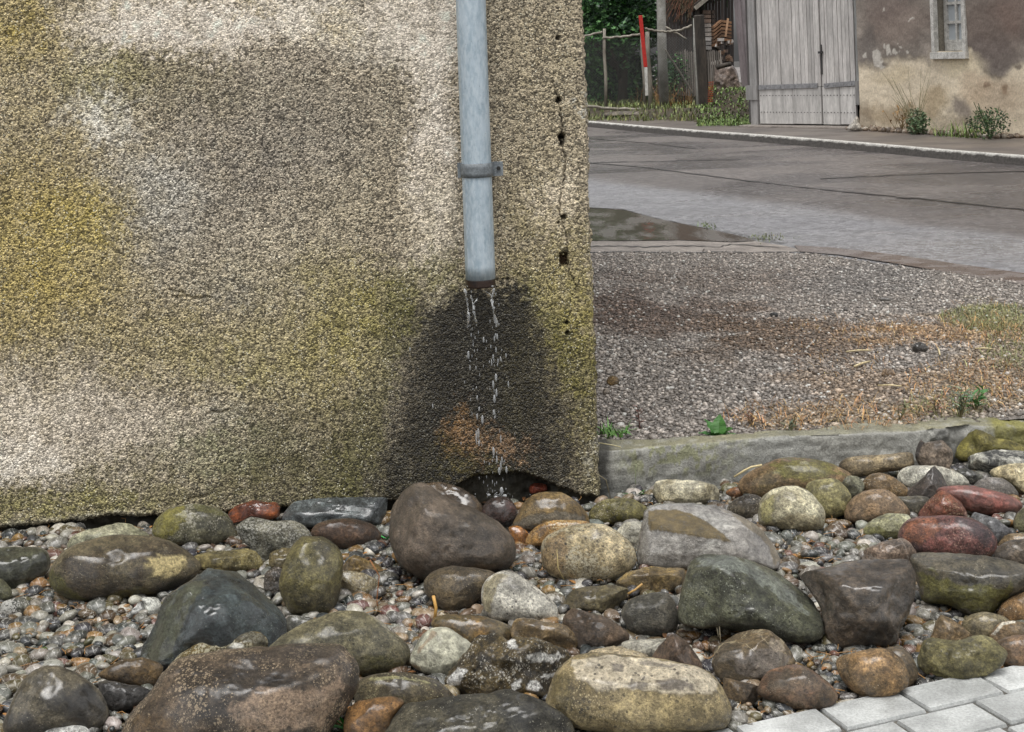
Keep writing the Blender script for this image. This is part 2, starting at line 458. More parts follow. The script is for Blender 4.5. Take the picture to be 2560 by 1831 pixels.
c = t.mix(t.math('MULTIPLY', spk, t.math('MULTIPLY_ADD', wet, -0.62, 0.85)), c, L(240, 234, 210))
dk = t.math('MULTIPLY', t.ramp(vs, 0.36, 0.2), t.ramp(sp2.outputs[1], 0.2, 0.14))  # dark dots paint the shadow gaps between grains into the colour
c = t.mix(t.math('MULTIPLY', dk, t.math('MULTIPLY_ADD', smo, -0.35, 0.9)), c, L(40, 35, 28))
t.base(c)
t.rough(t.math('MULTIPLY_ADD', wet, -0.42, 0.85))
rb_ = t.math('SUBTRACT', t.math('MULTIPLY_ADD', sep.outputs[0], 0.7, 0.4), t.math('MULTIPLY', vd, 1.2))
rb_ = t.math('MULTIPLY', rb_, t.math('MULTIPLY_ADD', smo, -0.6, 1.0))
t.bump(t.math('ADD', t.math('MULTIPLY', fine, 0.5), rb_), 0.0030, 1.0)
M_WALL = t.m
M_FOUND = simple_mat('foundation_stone', (88, 84, 72), (56, 54, 46), 9, 0.6, 70, 0.004)
M_SIDE = simple_mat('side_render', (140, 128, 104), (118, 108, 84), 5, 0.85, 160, 0.004)
house = empty('roughcast_house', WP.pt(S_COR, 0), 'roughcast house with ochre lichen stains and a dark damp patch under its downpipe', 'building')
P, Fc, colf, wf, sf = wall_mesh()
o0 = np.array(house.location)
me = mesh_from('front_wall', P - o0, Fc, M_WALL, True, {'col': colf, 'wet': wf, 'smooth': sf})
ow = link('front_wall', me); ow.parent = house
# the rest of the building: upper wall, foundation set back behind the plaster, side and left parts
mb = MB()
def wbox(mb, s0, s1, z0, z1, o0, o1, col=None):
    P = [WP.pt(a, z, o) for z in (z0, z1) for a, o in ((s0, o1), (s1, o1), (s1, o0), (s0, o0))]
    mb.add(P, [(0, 3, 2, 1), (4, 5, 6, 7), (0, 1, 5, 4), (1, 2, 6, 5), (2, 3, 7, 6), (3, 0, 4, 7)], col)
wbox(mb, S_COR - 2.75, S_COR, 1.758, 4.6, -7.0, 0.0, lin((150, 140, 120)))
wbox(mb, S_COR - 7.0, S_COR - 2.752, 0.0, 4.6, -7.0, -0.002, lin((140, 128, 90)))
wbox(mb, S_COR - 2.7, S_COR - 0.004, 0.42, 1.757, -7.0, -0.07, lin((135, 125, 95)))
ow2 = mb.build('upper_wall', M_SIDE, house)
# rough foundation masonry (visible in the arch-shaped hole under the spout and below the torn edge)
s = np.linspace(S_COR - 2.8, S_COR - 0.006, 420); z = np.linspace(-0.1, 0.45, 90)
S, Z = np.meshgrid(s, z, indexing='ij')
d, v = worley(S / 0.16, Z / 0.085, 3)
o_ = -0.075 + 0.03 * (0.5 - d) * (0.5 + v) + 0.012 * fbm(p2(S * 40, Z * 40), 4, 6)
_px, _py = proj(WP.pt(S.ravel(), Z.ravel())); _px = _px.reshape(S.shape)
o_ -= 0.035 * sst(1130, 1170, _px) * (1 - sst(1330, 1400, _px))
P = WP.pt(S.ravel(), Z.ravel(), o_.ravel()); I = np.arange(S.size).reshape(S.shape)
Fc = np.stack([I[:-1, :-1], I[1:, :-1], I[1:, 1:], I[:-1, 1:]], -1).reshape(-1, 4)
me = mesh_from('foundation', P - o0, Fc, M_FOUND, True); of = link('foundation', me); of.parent = house
mb = MB(); wbox(mb, S_COR - 6.9, S_COR - 0.03, -0.1, 0.43, -6.9, -0.24); mb.build('footing', M_FOUND, house)
mb = MB(); wbox(mb, S_COR - 7.3, S_COR + 0.3, 4.6, 4.75, -7.3, 0.35)
mb.build('roof', simple_mat('roof_tiles', (110, 70, 55), (80, 55, 45), 6), house)

# ------------------------------------------------------------------ zinc downpipe with clip
t = NT('zinc', 0.5); v = t.coord('Object', (0, 0, 0), (1, 1, 0.35))
n1 = t.ramp(t.noise(v, 34, 7, 0.7), 0.4, 0.62); n2 = t.ramp(t.noise(v, 120, 4, 0.7), 0.42, 0.62)
c = t.mix(n1, L(160, 178, 190), L(186, 200, 210)); c = t.mix(t.math('MULTIPLY', n2, 0.5), c, L(206, 216, 222))
sp = t.ramp(t.vor(t.coord('Object', (3, 1, 2)), 55), 0.09, 0.05)
c = t.mix(t.math('MULTIPLY', sp, 0.5), c, L(90, 98, 104)); t.base(c)
t.b.inputs['Metallic'].default_value = 0.25
t.rough(t.ramp(n1, 0, 1, 0.42, 0.6)); t.bump(n2, 0.0006, 0.5)
M_ZINC = t.m
M_ZDARK = simple_mat('aged_clip_metal', (128, 134, 138), (100, 106, 110), 30, 0.5, 200, 0.0005)
M_RUST = simple_mat('rusty_spout_rim', (52, 36, 28), (30, 24, 22), 30, 0.35, 200, 0.001)
M_SCREW = simple_mat('dark_screw', (30, 30, 30), (45, 42, 38), 30, 0.4)
YP = 4.505
p_top = at(1178, 0, YP); p_bot = at(1200, 697, YP)
cx = (p_top[0] + p_bot[0]) / 2; rp = 0.0455
pipe = empty('downpipe', (cx, YP, p_bot[2]), 'pale blue-grey zinc rainwater downpipe fixed to the roughcast wall, dripping at its open end', 'downpipe')
def ringpipe(name, mat, z0, z1, r, th, seam=False, dent=0.0, nseg=64, nz=40, closed=False, rimdrop=0.0):
    V = []; Fq = []
    zz = np.linspace(z0, z1, nz)
    for k, z in enumerate(zz):
        for j in range(nseg):
            a = 2 * math.pi * j / nseg
            rr = r
            if seam:
                da = (a - math.radians(218) + math.pi) % (2 * math.pi) - math.pi
                rr += 0.0022 * math.exp(-(da / 0.07) ** 2)
            rr += dent * float(math.sin(3 * a + z * 4) * math.sin(z * 7 + 1))
            V.append((rr * math.cos(a), rr * math.sin(a), z))
    for k, z in enumerate(zz):
        for j in range(nseg):
            a = 2 * math.pi * j / nseg; V.append(((r - th) * math.cos(a), (r - th) * math.sin(a), z))
    N = nz * nseg
    for k in range(nz - 1):
        for j in range(nseg):
            a = k * nseg + j; b = k * nseg + (j + 1) % nseg
            Fq.append((a, b, b + nseg, a + nseg)); Fq.append((N + a, N + a + nseg, N + b + nseg, N + b))
    for j in range(nseg):
        b = (j + 1) % nseg; Fq.append((j, N + j, N + b, b))
        tpp = (nz - 1) * nseg; Fq.append((tpp + j, tpp + b, N + tpp + b, N + tpp + j))
    me = mesh_from(name, np.array(V), np.array(Fq), mat, True)
    o = link(name, me); o.parent = pipe; return o
LP = 3.6
ringpipe('pipe_tube', M_ZINC, 0.0, LP, rp, 0.003, True, 0.0003, nz=90)
ringpipe('spout_rim', M_RUST, -0.024, 0.001, rp - 0.0005, 0.004, nz=6)
zc = at(1190, 425, YP)[2] - p_bot[2]
ringpipe('pipe_clip', M_ZDARK, zc - 0.021, zc + 0.021, rp + 0.0035, 0.0025, nz=4)
clip = pipe.children[-1]
mb = MB(); e = Vector(pipe.location)
mb.box((e.x + rp + 0.017, e.y + 0.012, e.z + zc), (0.036, 0.006, 0.044)); mb.box((e.x - rp - 0.007, e.y + 0.004, e.z + zc), (0.012, 0.01, 0.046))
mb.tube([(e.x + rp + 0.017, e.y + 0.018, e.z + zc), (e.x + rp + 0.017, e.y + 0.09, e.z + zc)], 0.005)
lug = mb.build('clip_lug', M_ZDARK, pipe, bevel=0.0008)
mb = MB(); mb.tube([(e.x + rp + 0.021, e.y + 0.010, e.z + zc + .002), (e.x + rp + 0.021, e.y + 0.002, e.z + zc + .002)], [0.0065, 0.005], 12)
mb.build('screw', M_SCREW, pipe)

# ------------------------------------------------------------------ falling rainwater
t = NT('falling_water', 0.08); t.base((0.9, 0.93, 0.95)); t.b.inputs['IOR'].default_value = 1.33
t.b.inputs['Transmission Weight'].default_value = 0.7
M_WATER = t.m
water = empty('falling_water', at(1200, 720, YP), 'streams and drops of clear rainwater falling from the open end of the downpipe', 'water')
def stream(pts, r0, seed):
    rng = random.Random(seed); P = []; R = []
    for i in range(len(pts) - 1):
        (x0, y0), (x1, y1) = pts[i], pts[i + 1]; n = max(2, int(abs(y1 - y0) / 5))
        for k in range(n):
            f = k / n; x = x0 + (x1 - x0) * f + rng.uniform(-1.6, 1.6); y = y0 + (y1 - y0) * f
            P.append(at(x, y, YP - 0.03 + 0.01 * math.sin(y * 0.1 + seed))); R.append(1.5 * r0 * rng.choice((0.5, 0.7, 1.0, 1.5)))
    P.append(at(*pts[-1], YP - 0.03)); R.append(r0 * 1.3)
    mb = MB(); mb.tube(P, R, 8); return mb.build('water_stream', M_WATER, water, True)
stream([(1162, 722), (1168, 760), (1172, 790), (1170, 822)], 0.0022, 1)
stream([(1176, 738), (1182, 756), (1184, 780), (1191, 814)], 0.0020, 2)
stream([(1236, 722), (1229, 745), (1234, 780), (1241, 818)], 0.0024, 3)
stream([(1194, 746), (1188, 756), (1184, 762)], 0.0012, 4); stream([(1213, 728), (1226, 738), (1232, 752)], 0.0012, 5)
stream([(1166, 716), (1200, 719), (1234, 716)], 0.0016, 6)
rng = random.Random(5)
sp_ = bmesh.new(); bmesh.ops.create_icosphere(sp_, subdivisions=2, radius=1.0)
ICO2 = (np.array([v.co[:] for v in sp_.verts]), np.array([[v.index for v in f.verts] for f in sp_.faces])); sp_.free()
def ico(sub):
    b = bmesh.new(); bmesh.ops.create_icosphere(b, subdivisions=sub, radius=1.0); b.verts.ensure_lookup_table()
    r = (np.array([v.co[:] for v in b.verts]), np.array([[v.index for v in f.verts] for f in b.faces])); b.free(); return r
ICO = {k: ico(k) for k in (1, 2, 3, 5, 6)}
Vd = []; Fd = []; nd = 0
drops = [(1171, 888, 3, 8), (1209, 850, 2.5, 6), (1178, 838, 2, 4), (1243, 842, 2.5, 6), (1236, 848, 2, 6), (1240, 875, 2, 6), (1265, 890, 2, 5),
         (1233, 893, 2.3, 5), (1251, 898, 2, 5), (1229, 907, 2, 7), (1245, 903, 2, 5), (1240, 945, 3.4, 8), (1233, 962, 3, 8), (1271, 961, 2, 6),
         (1241, 983, 3, 8), (1236, 998, 3.6, 8), (1193, 995, 2.2, 5), (1235, 1032, 3.6, 6), (1198, 1023, 2.5, 5), (1206, 1050, 3.6, 9), (1193, 1042, 2.5, 6),
         (1196, 1085, 3.4, 11), (1191, 1095, 2.5, 14), (1197, 1108, 3, 5), (1252, 1098, 2, 8), (1234, 1130, 3.4, 9), (1242, 1150, 2.4, 8), (1255, 1150, 2.2, 6),
         (1252, 1165, 3, 9), (1266, 1175, 3, 7), (1248, 1178, 4, 7), (1025, 874, 1.8, 4), (1082, 1016, 1.8, 5), (1175, 920, 1.8, 5), (1190, 920, 1.6, 4),
         (1254, 1228, 5, 8), (1262, 1240, 6, 3), (1222, 1238, 5, 2.5), (1240, 1243, 5, 2.5)]
for i in range(46):
    y = rng.uniform(730, 1235); drops.append((1238 + rng.gauss(0, 9 + (y - 720) * 0.028), y, rng.uniform(0.8, 1.5), rng.uniform(2, 4)))
for i in range(26):
    y = rng.uniform(730, 1120); drops.append((1180 + rng.gauss(0, 7 + (y - 720) * 0.02), y, rng.uniform(0.8, 1.5), rng.uniform(2, 4)))
for i in range(34): drops.append((1240 + rng.gauss(0, 24), 1243 - abs(rng.gauss(0, 12)), rng.uniform(.6, 1.4), rng.uniform(.6, 1.6)))
V0, F0 = ICO[2]
for x, y, a, b in drops:
    c0 = at(x, y, YP - 0.03 + rng.uniform(-0.025, 0.02)); k = YP / F
    Vd.append(V0 * np.array([a * k * .95, a * k * .95, b * k * 1.35]) + c0 - np.array(water.location)); Fd.append(F0 + nd); nd += len(V0)
me = mesh_from('water_drops', np.concatenate(Vd), np.concatenate(Fd), M_WATER, True)
od = link('water_drops', me); od.parent = water; od['kind'] = 'stuff'
# ------------------------------------------------------------------ stones
def rock_group():
    g = bpy.data.node_groups.new('stone_surface', 'ShaderNodeTree')
    ins = [('A', 'NodeSocketColor'), ('B', 'NodeSocketColor'), ('Speck', 'NodeSocketColor'), ('Moss', 'NodeSocketColor'),
           ('Scale', 'NodeSocketFloat'), ('SpeckAmt', 'NodeSocketFloat'), ('MossAmt', 'NodeSocketFloat'), ('PitAmt', 'NodeSocketFloat'),
           ('Grain', 'NodeSocketFloat'), ('Wet', 'NodeSocketFloat'), ('Off', 'NodeSocketVector'), ('VeinAmt', 'NodeSocketFloat')]
    for n, ty in ins: g.interface.new_socket(name=n, in_out='INPUT', socket_type=ty)
    for n, ty in (('Color', 'NodeSocketColor'), ('Rough', 'NodeSocketFloat'), ('Height', 'NodeSocketFloat')):
        g.interface.new_socket(name=n, in_out='OUTPUT', socket_type=ty)
    class G(NT):
        def __init__(s): s.t = g
    t = G(); gi = t.n('NodeGroupInput'); go = t.n('NodeGroupOutput'); I = gi.outputs
    tc = t.n('ShaderNodeTexCoord'); va = t.n('ShaderNodeVectorMath', operation='ADD'); t.l(tc.outputs['Object'], va.inputs[0]); t.l(I['Off'], va.inputs[1])
    v = va.outputs[0]
    def noise(sc, d, r, di=0.0):
        x = t.n('ShaderNodeTexNoise'); x.inputs['Detail'].default_value = d; x.inputs['Roughness'].default_value = r; x.inputs['Distortion'].default_value = di
        t.l(v, x.inputs['Vector']); t.setin(x.inputs['Scale'], sc); return x.outputs['Fac']
    s1 = noise(I['Scale'], 7, 0.62, 0.3)
    c = t.mix(t.ramp(s1, 0.40, 0.60), I['A'], I['B'])
    s1b = noise(t.math('MULTIPLY', I['Scale'], 2.7), 6, 0.65)
    c = t.mix(1.0, c, t.grey(t.ramp(s1b, 0.3, 0.7, 0.58, 1.42)), 'MULTIPLY')
    fine = noise(150.0, 6, 0.78)
    mid = noise(48.0, 5, 0.7)
    gr = t.math('MULTIPLY_ADD', t.math('SUBTRACT', t.ramp(fine, 0.30, 0.70), 0.5), t.math('MULTIPLY_ADD', I['Grain'], 1.1, 0.25), 1.0)
    gr = t.math('MULTIPLY', gr, t.ramp(mid, 0.32, 0.68, 0.62, 1.38))
    c = t.mix(1.0, c, t.grey(gr), 'MULTIPLY')
    # veins
    vn_ = t.math('ABSOLUTE', t.math('SUBTRACT', noise(t.math('MULTIPLY', I['Scale'], 0.8), 3, 0.5, 1.2), 0.5))
    vm = t.math('MULTIPLY', t.ramp(vn_, 0.016, 0.004), I['VeinAmt'])
    c = t.mix(vm, c, I['Speck'])
    # light lichen / mineral specks in clusters
    vs = t.vor(v, 135); clus = noise(t.math('MULTIPLY', I['Scale'], 1.6), 5, 0.6)
    vs2 = t.vor(v, 260)
    thr = t.math('MULTIPLY_ADD', I['SpeckAmt'], 0.75, 0.04)
    thr2 = t.math('MULTIPLY', thr, t.ramp(clus, 0.35, 0.62, 0.25, 1.5))
    k1 = t.math('LESS_THAN', vs, t.math('MULTIPLY', thr2, 1.25)); k2 = t.math('LESS_THAN', vs2, thr2)
    k = t.math('MULTIPLY', t.math('MAXIMUM', k1, k2), t.ramp(fine, 0.36, 0.46)); k = t.math('MULTIPLY', k, t.math('GREATER_THAN', I['SpeckAmt'], 0.001))
    big = t.math('MULTIPLY', t.ramp(t.math('ADD', clus, t.math('MULTIPLY', fine, 0.25)), 0.86, 0.70), 0.0)
    blot = t.math('SUBTRACT', t.math('ADD', clus, t.math('MULTIPLY', fine, 0.35)), t.math('MULTIPLY_ADD', I['SpeckAmt'], -0.30, 0.92))
    kb = t.math('MULTIPLY', t.ramp(blot, 0.0, 0.03), t.math('GREATER_THAN', I['SpeckAmt'], 0.001))
    c = t.mix(t.math('MULTIPLY', t.math('MAXIMUM', k, kb), 0.72), c, I['Speck'])
    # moss / algae film
    gm = t.n('ShaderNodeNewGeometry'); nx = t.n('ShaderNodeSeparateXYZ'); t.l(gm.outputs['Position'], nx.inputs[0])
    mo = noise(t.math('MULTIPLY', I['Scale'], 1.1), 6, 0.7)
    mo = t.math('ADD', mo, t.math('MULTIPLY', t.math('SUBTRACT', fine, 0.5), 0.5))
    mk = t.math('SUBTRACT', mo, t.math('MULTIPLY_ADD', I['MossAmt'], -0.50, 0.78))
    mk = t.math('MULTIPLY', t.ramp(mk, 0.0, 0.12), 0.9)
    mk = t.math('MULTIPLY', mk, t.math('GREATER_THAN', I['MossAmt'], 0.001))
    c = t.mix(mk, c, I['Moss'])
    # painted patches
    at_ = t.n('ShaderNodeAttribute'); at_.attribute_name = 'patch'
    pk = t.math('MULTIPLY', at_.outputs['Alpha'], t.ramp(t.math('ADD', t.math('MULTIPLY', fine, .6), t.math('MULTIPLY', mid, .4)), 0.38, 0.47, 0.5, 1.0))
    pcol = t.mix(1.0, at_.outputs['Color'], t.grey(t.ramp(s1b, 0.3, 0.7, 0.95, 1.35)), 'MULTIPLY'); pcol = t.mix(0.8, pcol, t.grey(gr), 'MULTIPLY')
    c = t.mix(pk, c, pcol)
    # pits
    vp = t.vor(v, 75); pm = noise(30.0, 4, 0.6)
    pit = t.math('MULTIPLY', t.math('LESS_THAN', vp, t.math('MULTIPLY', I['PitAmt'], 0.3)), t.ramp(pm, 0.45, 0.6))
    c = t.mix(t.math('MULTIPLY', pit, 0.75), c, (0.03, 0.027, 0.022))
    t.l(c, go.inputs['Color'])
    wetn = t.ramp(s1b, 0.3, 0.7, -0.12, 0.16)
    wsh = t.n('ShaderNodeAttribute'); wsh.attribute_name = 'dry'
    r = t.math('ADD', t.math('MULTIPLY_ADD', I['Wet'], -0.55, 0.85), wetn)
    r = t.math('ADD', r, t.math('MULTIPLY', mk, 0.2)); r = t.math('ADD', r, t.math('MULTIPLY', wsh.outputs['Fac'], 1.0), clamp=True)
    t.l(r, go.inputs['Rough'])
    hgt = t.math('MULTIPLY', t.ramp(fine, 0.2, 0.8), t.math('MULTIPLY_ADD', I['Grain'], .9, .1)); hgt = t.math('ADD', hgt, t.math('ADD', s1b, mid)); hgt = t.math('SUBTRACT', hgt, t.math('MULTIPLY', pit, 1.2))
    hgt = t.math('ADD', hgt, t.math('MULTIPLY', mk, 0.35))
    t.l(hgt, go.inputs['Height'])
    return g
RG = rock_group()
MOSS = (104, 100, 34)
def dsat(c, k=0.28, g=1.0):
    c = np.array(c, float); return tuple((c * (1 - k) + c.mean() * k) * g)
def rock_mat(name, A, B, sp=(200, 190, 165), spa=0.0, moss=0.1, mcol=(92, 80, 44), pit=0.5, grain=0.85, wet=0.6, scale=9, vein=0.0, bump=0.006, seed=0):
    wf = np.array([1.01, 1.0, .95]) if (A[0] > A[2] + 4 and sum(A) < 400) else np.ones(3)
    dk_ = 1.06 if sum(A) < 330 else 1.0; spa = spa * (.65 if sum(A) < 330 else .9)
    A, B, sp, mcol = np.array(A) * wf * 1.04 * dk_, np.array(B) * wf * .94 * dk_, dsat(sp, .1), dsat(mcol, .1)
    if sum(A) > 430: A, B = np.minimum(np.array(A) * 1.1, 232), np.minimum(np.array(B) * 1.1, 225)
    A, B = dsat(A, .04), dsat(B, .04)
    t = NT(name); g = t.n('ShaderNodeGroup'); g.node_tree = RG
    for k, val in (('A', A), ('B', B), ('Speck', sp), ('Moss', mcol)): g.inputs[k].default_value = tuple(lin(val)) + (1,)
    for k, val in (('Scale', scale), ('SpeckAmt', spa), ('MossAmt', moss), ('PitAmt', pit), ('Grain', grain), ('Wet', wet), ('VeinAmt', vein)):
        g.inputs[k].default_value = val
    g.inputs['Off'].default_value = ((seed * 1.37) % 11, (seed * 2.11) % 13, (seed * 0.73) % 7)
    t.l(g.outputs['Color'], t.b.inputs['Base Color']); t.l(g.outputs['Rough'], t.b.inputs['Roughness'])
    t.bump(g.outputs['Height'], bump, 0.9)
    cv = t.coord('Object', (seed * .7 % 5, 1, 2)); film = t.ramp(t.noise(cv, scale * 1.3, 5, 0.6), 0.40, 0.58, 0.25, 1.0)
    dr = t.math('MULTIPLY_ADD', t.attr('dry', 'Fac'), -3.6, 1.0, clamp=True)
    dr2 = t.math('MAXIMUM', dr, 0.0); t.l(t.math('MULTIPLY', t.math('MULTIPLY', film, dr2), min(1, 1.2 * wet)), t.b.inputs['Coat Weight']); t.b.inputs['Coat IOR'].default_value = 1.6
    t.b.inputs['Coat Roughness'].default_value = 0.17
    return t.m
CROP = {1: (0, 1200, 860 / 2213.0), 2: (700, 1170, 860 / 2113.0), 3: (1500, 1050, 1060 / 2204.0), 0: (0, 0, 1.0)}
def topx(crop, pts):
    ox, oy, k = CROP[crop]
    return [(ox + x * k, oy + y * k) for x, y in pts]
def dense(pts, ang, n=240):
    P = np.array(pts, float); N = len(P); out = []
    for i in range(N):
        p0, p1, p2_, p3 = P[i - 1], P[i], P[(i + 1) % N], P[(i + 2) % N]
        m = 14
        for k in range(m):
            u = k / m
            cr = 0.5 * ((2 * p1) + (-p0 + p2_) * u + (2 * p0 - 5 * p1 + 4 * p2_ - p3) * u * u + (-p0 + 3 * p1 - 3 * p2_ + p3) * u ** 3)
            ln = p1 + (p2_ - p1) * u
            out.append(cr * (1 - ang) + ln * ang)
    return np.array(out)
def poly_sd(px, py, poly):
    """signed distance (pixels, negative inside) to polygon"""
    P = np.array(poly, float); d = np.full(px.shape, 1e9); ins = np.zeros(px.shape, bool)
    for i in range(len(P)):
        a = P[i]; b = P[(i + 1) % len(P)]; e = b - a
        wx, wy = px - a[0], py - a[1]
        tt = np.clip((wx * e[0] + wy * e[1]) / (e @ e + 1e-9), 0, 1)
        d = np.minimum(d, np.hypot(wx - e[0] * tt, wy - e[1] * tt))
        c1 = (a[1] > py) != (b[1] > py)
        xx = a[0] + (py - a[1]) * e[0] / (e[1] if abs(e[1]) > 1e-9 else 1e-9)
        ins ^= c1 & (px < xx)
    return np.where(ins, -d, d)
ROCKS = []     # records for pebble placing and for labels
RGROUP = 'boulders and stones laid at the foot of the wall'
def rock(crop, name, short, label, pts, A, B, facets=0, ang=None, box=0.86, thick=0.8, amp=0.012, sub=5, by=None, dy=0.0, cat='boulder',
         planes=(), patches=(), seed=None, zb=0.0, ridg=0.0, group=RGROUP, **mk):
    seed = seed if seed is not None else len(ROCKS) + 3
    rng = random.Random(seed * 17 + 5)
    P = topx(crop, pts)
    if ang is None: ang = 0.35 if facets else 0.0
    D = dense(P, ang)
    A_ = 0; cx = cy = 0
    for i in range(len(D)):
        x0, y0 = D[i]; x1, y1 = D[(i + 1) % len(D)]; cr = x0 * y1 - x1 * y0; A_ += cr; cx += (x0 + x1) * cr; cy += (y0 + y1) * cr
    cx /= 3 * A_; cy /= 3 * A_
    ib = int(np.argmax(D[:, 1])); bpy_ = by if by is not None else D[ib, 1]
    if by is not None and crop: bpy_ = CROP[crop][1] + by * CROP[crop][2]
    Yb = gnd(D[ib, 0], bpy_, zb)[1]
    dirv = ray(cx, cy); dirv = dirv / np.linalg.norm(dirv)
    sa = -dirv[2]; ca = math.sqrt(1 - sa * sa)
    half = max(5.0, (D[ib, 1] - cy)) / F * Yb
    Yc = Yb + half * sa + dy
    Cc = at(cx, cy, Yc)
    e1 = np.cross(dirv, np.array([0, 0, 1.0])); e1 /= np.linalg.norm(e1); e2 = np.cross(e1, dirv)
    # outline in metres in the plane through the centre, facing the viewer
    W = []
    for x, y in D:
        r = ray(x, y); k = ((Cc - CAM) @ dirv) / (r @ dirv); q = CAM + r * k - Cc; W.append((q @ e1, q @ e2))
    W = np.array(W); th = np.arctan2(W[:, 1], W[:, 0]); rr = np.hypot(W[:, 0], W[:, 1])
    o = np.argsort(th); th, rr = th[o], rr[o]
    th = np.concatenate([th - 2 * np.pi, th, th + 2 * np.pi]); rr = np.concatenate([rr] * 3)
    wd = W[:, 0].max() - W[:, 0].min(); hd = W[:, 1].max() - W[:, 1].min()
    T = thick * 0.5 * (0.55 * min(wd, hd) + 0.45 * (wd + hd) / 2)
    T = min(T, 0.24)
    V0, F0 = ICO[sub]
    x, y, z = V0[:, 0], V0[:, 1], V0[:, 2]
    c = np.sqrt(x * x + y * y); a = np.arctan2(y, x)
    R = np.interp(a, th, rr)
    c2 = np.clip(c, 0, 1) ** box; z2 = np.sign(z) * np.abs(z) ** box
    Q = np.stack([c2 * R * np.cos(a), c2 * R * np.sin(a), z2 * T], -1)
    size = (wd + hd) / 2
    pl = [(np.array(n, float), d) for n, d in planes]
    for k in range(facets):
        a_ = rng.uniform(0, 2 * math.pi); tt = rng.uniform(0.35, 1.15)
        pl.append((np.array([math.sin(tt) * math.cos(a_), math.sin(tt) * math.sin(a_) + 0.15, math.cos(tt)]), rng.uniform(0.66, 0.9)))
    for n, d in pl:
        n = n / np.linalg.norm(n); pr = Q @ n; dm = d * pr.max() + 0.03 * size * fbm(Q * (3.5 / size) + seed, 3, seed + 40); sw = (0.009 if (facets >= 2 or ang >= .5) else 0.016) * size
        ex = sw * np.logaddexp(0, (pr - dm) / sw) - sw * np.logaddexp(0, (Q @ -n - dm) / sw) * 0
        Q = Q - np.multiply.outer(ex * 0.88, n)
        # and the mirrored cut on the hidden side keeps the stone chunky
    nn = Q / (np.linalg.norm(Q, axis=1, keepdims=True) + 1e-9)
    q = Q + seed * 3.1
    am = amp * size * 1.7
    nz = fbm(q * (2.6 / size), 3, seed) * 1.2 + 0.5 * fbm(q * (9 / size), 3, seed + 9) - 0.7 * sst(.25, .6, fbm(q * (5 / size) + 9, 2, seed + 12))
    if ridg: nz = nz * (1 - ridg) - ridg * 2.2 * np.abs(fbm(q * (4.5 / size), 4, seed + 5)) + ridg * .6
    edge_soft = 0.45 + 0.55 * np.abs(z)
    Q = Q + nn * (nz * am * edge_soft)[:, None] + nn * (0.0016 * fbm(q * 60, 3, seed + 1) + (0.0036 if size > .09 else 0.0014) * fbm(q * 20, 4, seed + 6, .6))[:, None]
    if facets and sub >= 5: Q = Q + nn * (0.0035 * fbm(q * 22, 4, seed + 2, 0.6))[:, None]
    Wd = Cc + Q[:, :1] * e1 + Q[:, 1:2] * e2 - Q[:, 2:3] * dirv
    patch = np.zeros((len(Q), 4)); dry = np.zeros(len(Q))
    if patches:
        px, py = proj(Wd); front = sst(-0.15, 0.1, z)
        for p in patches:
            poly, col, edge, a_ = p[0], dsat(p[1], .2), p[2], p[3]
            poly = topx(crop, poly); edge = edge * CROP[crop][2] if crop else edge * .5
            w_ = edge * 1.6 * fbm(q * 18, 4, seed + 33) + edge * 0.8 * vn(q * 90, seed + 3)
            k = (1 - sst(-edge * 0.25, edge * 0.25, poly_sd(px, py, poly) + w_)) * front * a_
            patch[:, :3] = patch[:, :3] * (1 - k[:, None]) + lin(col) * k[:, None] if True else 0
            m0 = patch[:, 3] > 0
            patch[:, :3] = np.where((k > patch[:, 3])[:, None], lin(col), patch[:, :3]); patch[:, 3] = np.maximum(patch[:, 3], k)
            if len(p) > 4: dry = np.where(k > 0.3, p[4], dry)
    mat = rock_mat(name.replace('_', ' ') + ' surface', A, B, seed=seed, **mk)
    me = mesh_from(name, Wd - Cc, F0, mat, True, {'patch': patch, 'dry': dry})
    ob = link(name, me, None, Cc)
    tag(ob, label, cat, group)
    ROCKS.append(dict(o=ob, short=short, C=Cc, poly=D, Y=Yc, e1=e1, e2=e2, d=dirv, w=wd / 2, h=hd / 2, T=T))
    return ob
B_, S_, SL = 'boulder', 'stone', 'stone_slab'
# --- left part
rock(1, B_, 'mossy green boulder against the wall', 'round mossy green boulder with pale speckled lower face, against the wall at the left',
     [(985,310),(1010,250),(1080,190),(1180,160),(1300,165),(1420,190),(1480,240),(1512,330),(1505,385),(1400,420),(1230,425),(1100,420),(1010,385),(980,350)],
     (104,102,84), (84,82,66), spa=.42, sp=(196,190,170), moss=.15, grain=.8, wet=.35, amp=.02,
     patches=[([(970,330),(990,240),(1080,180),(1200,160),(1210,230),(1150,320),(1080,400),(1000,390)], (118,110,30), 14, .85), ([(1240,150),(1440,190),(1500,260),(1400,230),(1260,190)], (92,90,40), 10, .7)])
rock(1, S_, 'orange-brown stone by the wall', 'wet orange-brown stone lying on top against the foot of the wall', 
     [(1465,200),(1540,155),(1650,140),(1770,142),(1805,175),(1795,235),(1700,262),(1600,250),(1500,285),(1470,240)],
     (138,74,34), (92,50,38), wet=.9, cat='stone', by=330, amp=.03, facets=3, pit=.2, sub=5)
rock(2, SL, 'dark slate slab by the wall', 'long flat dark blue-grey slate slab wedged against the wall',
     [(-30,300),(90,205),(340,178),(670,180),(692,230),(690,300),(600,350),(450,350),(130,370),(20,350)],
     (88,94,94), (52,56,58), cat='slab', facets=6, wet=.8, amp=.02, ridg=.5, spa=.12, sp=(190,196,196), scale=14, by=400, thick=.7, planes=[((0.1,1,.9),.55)])
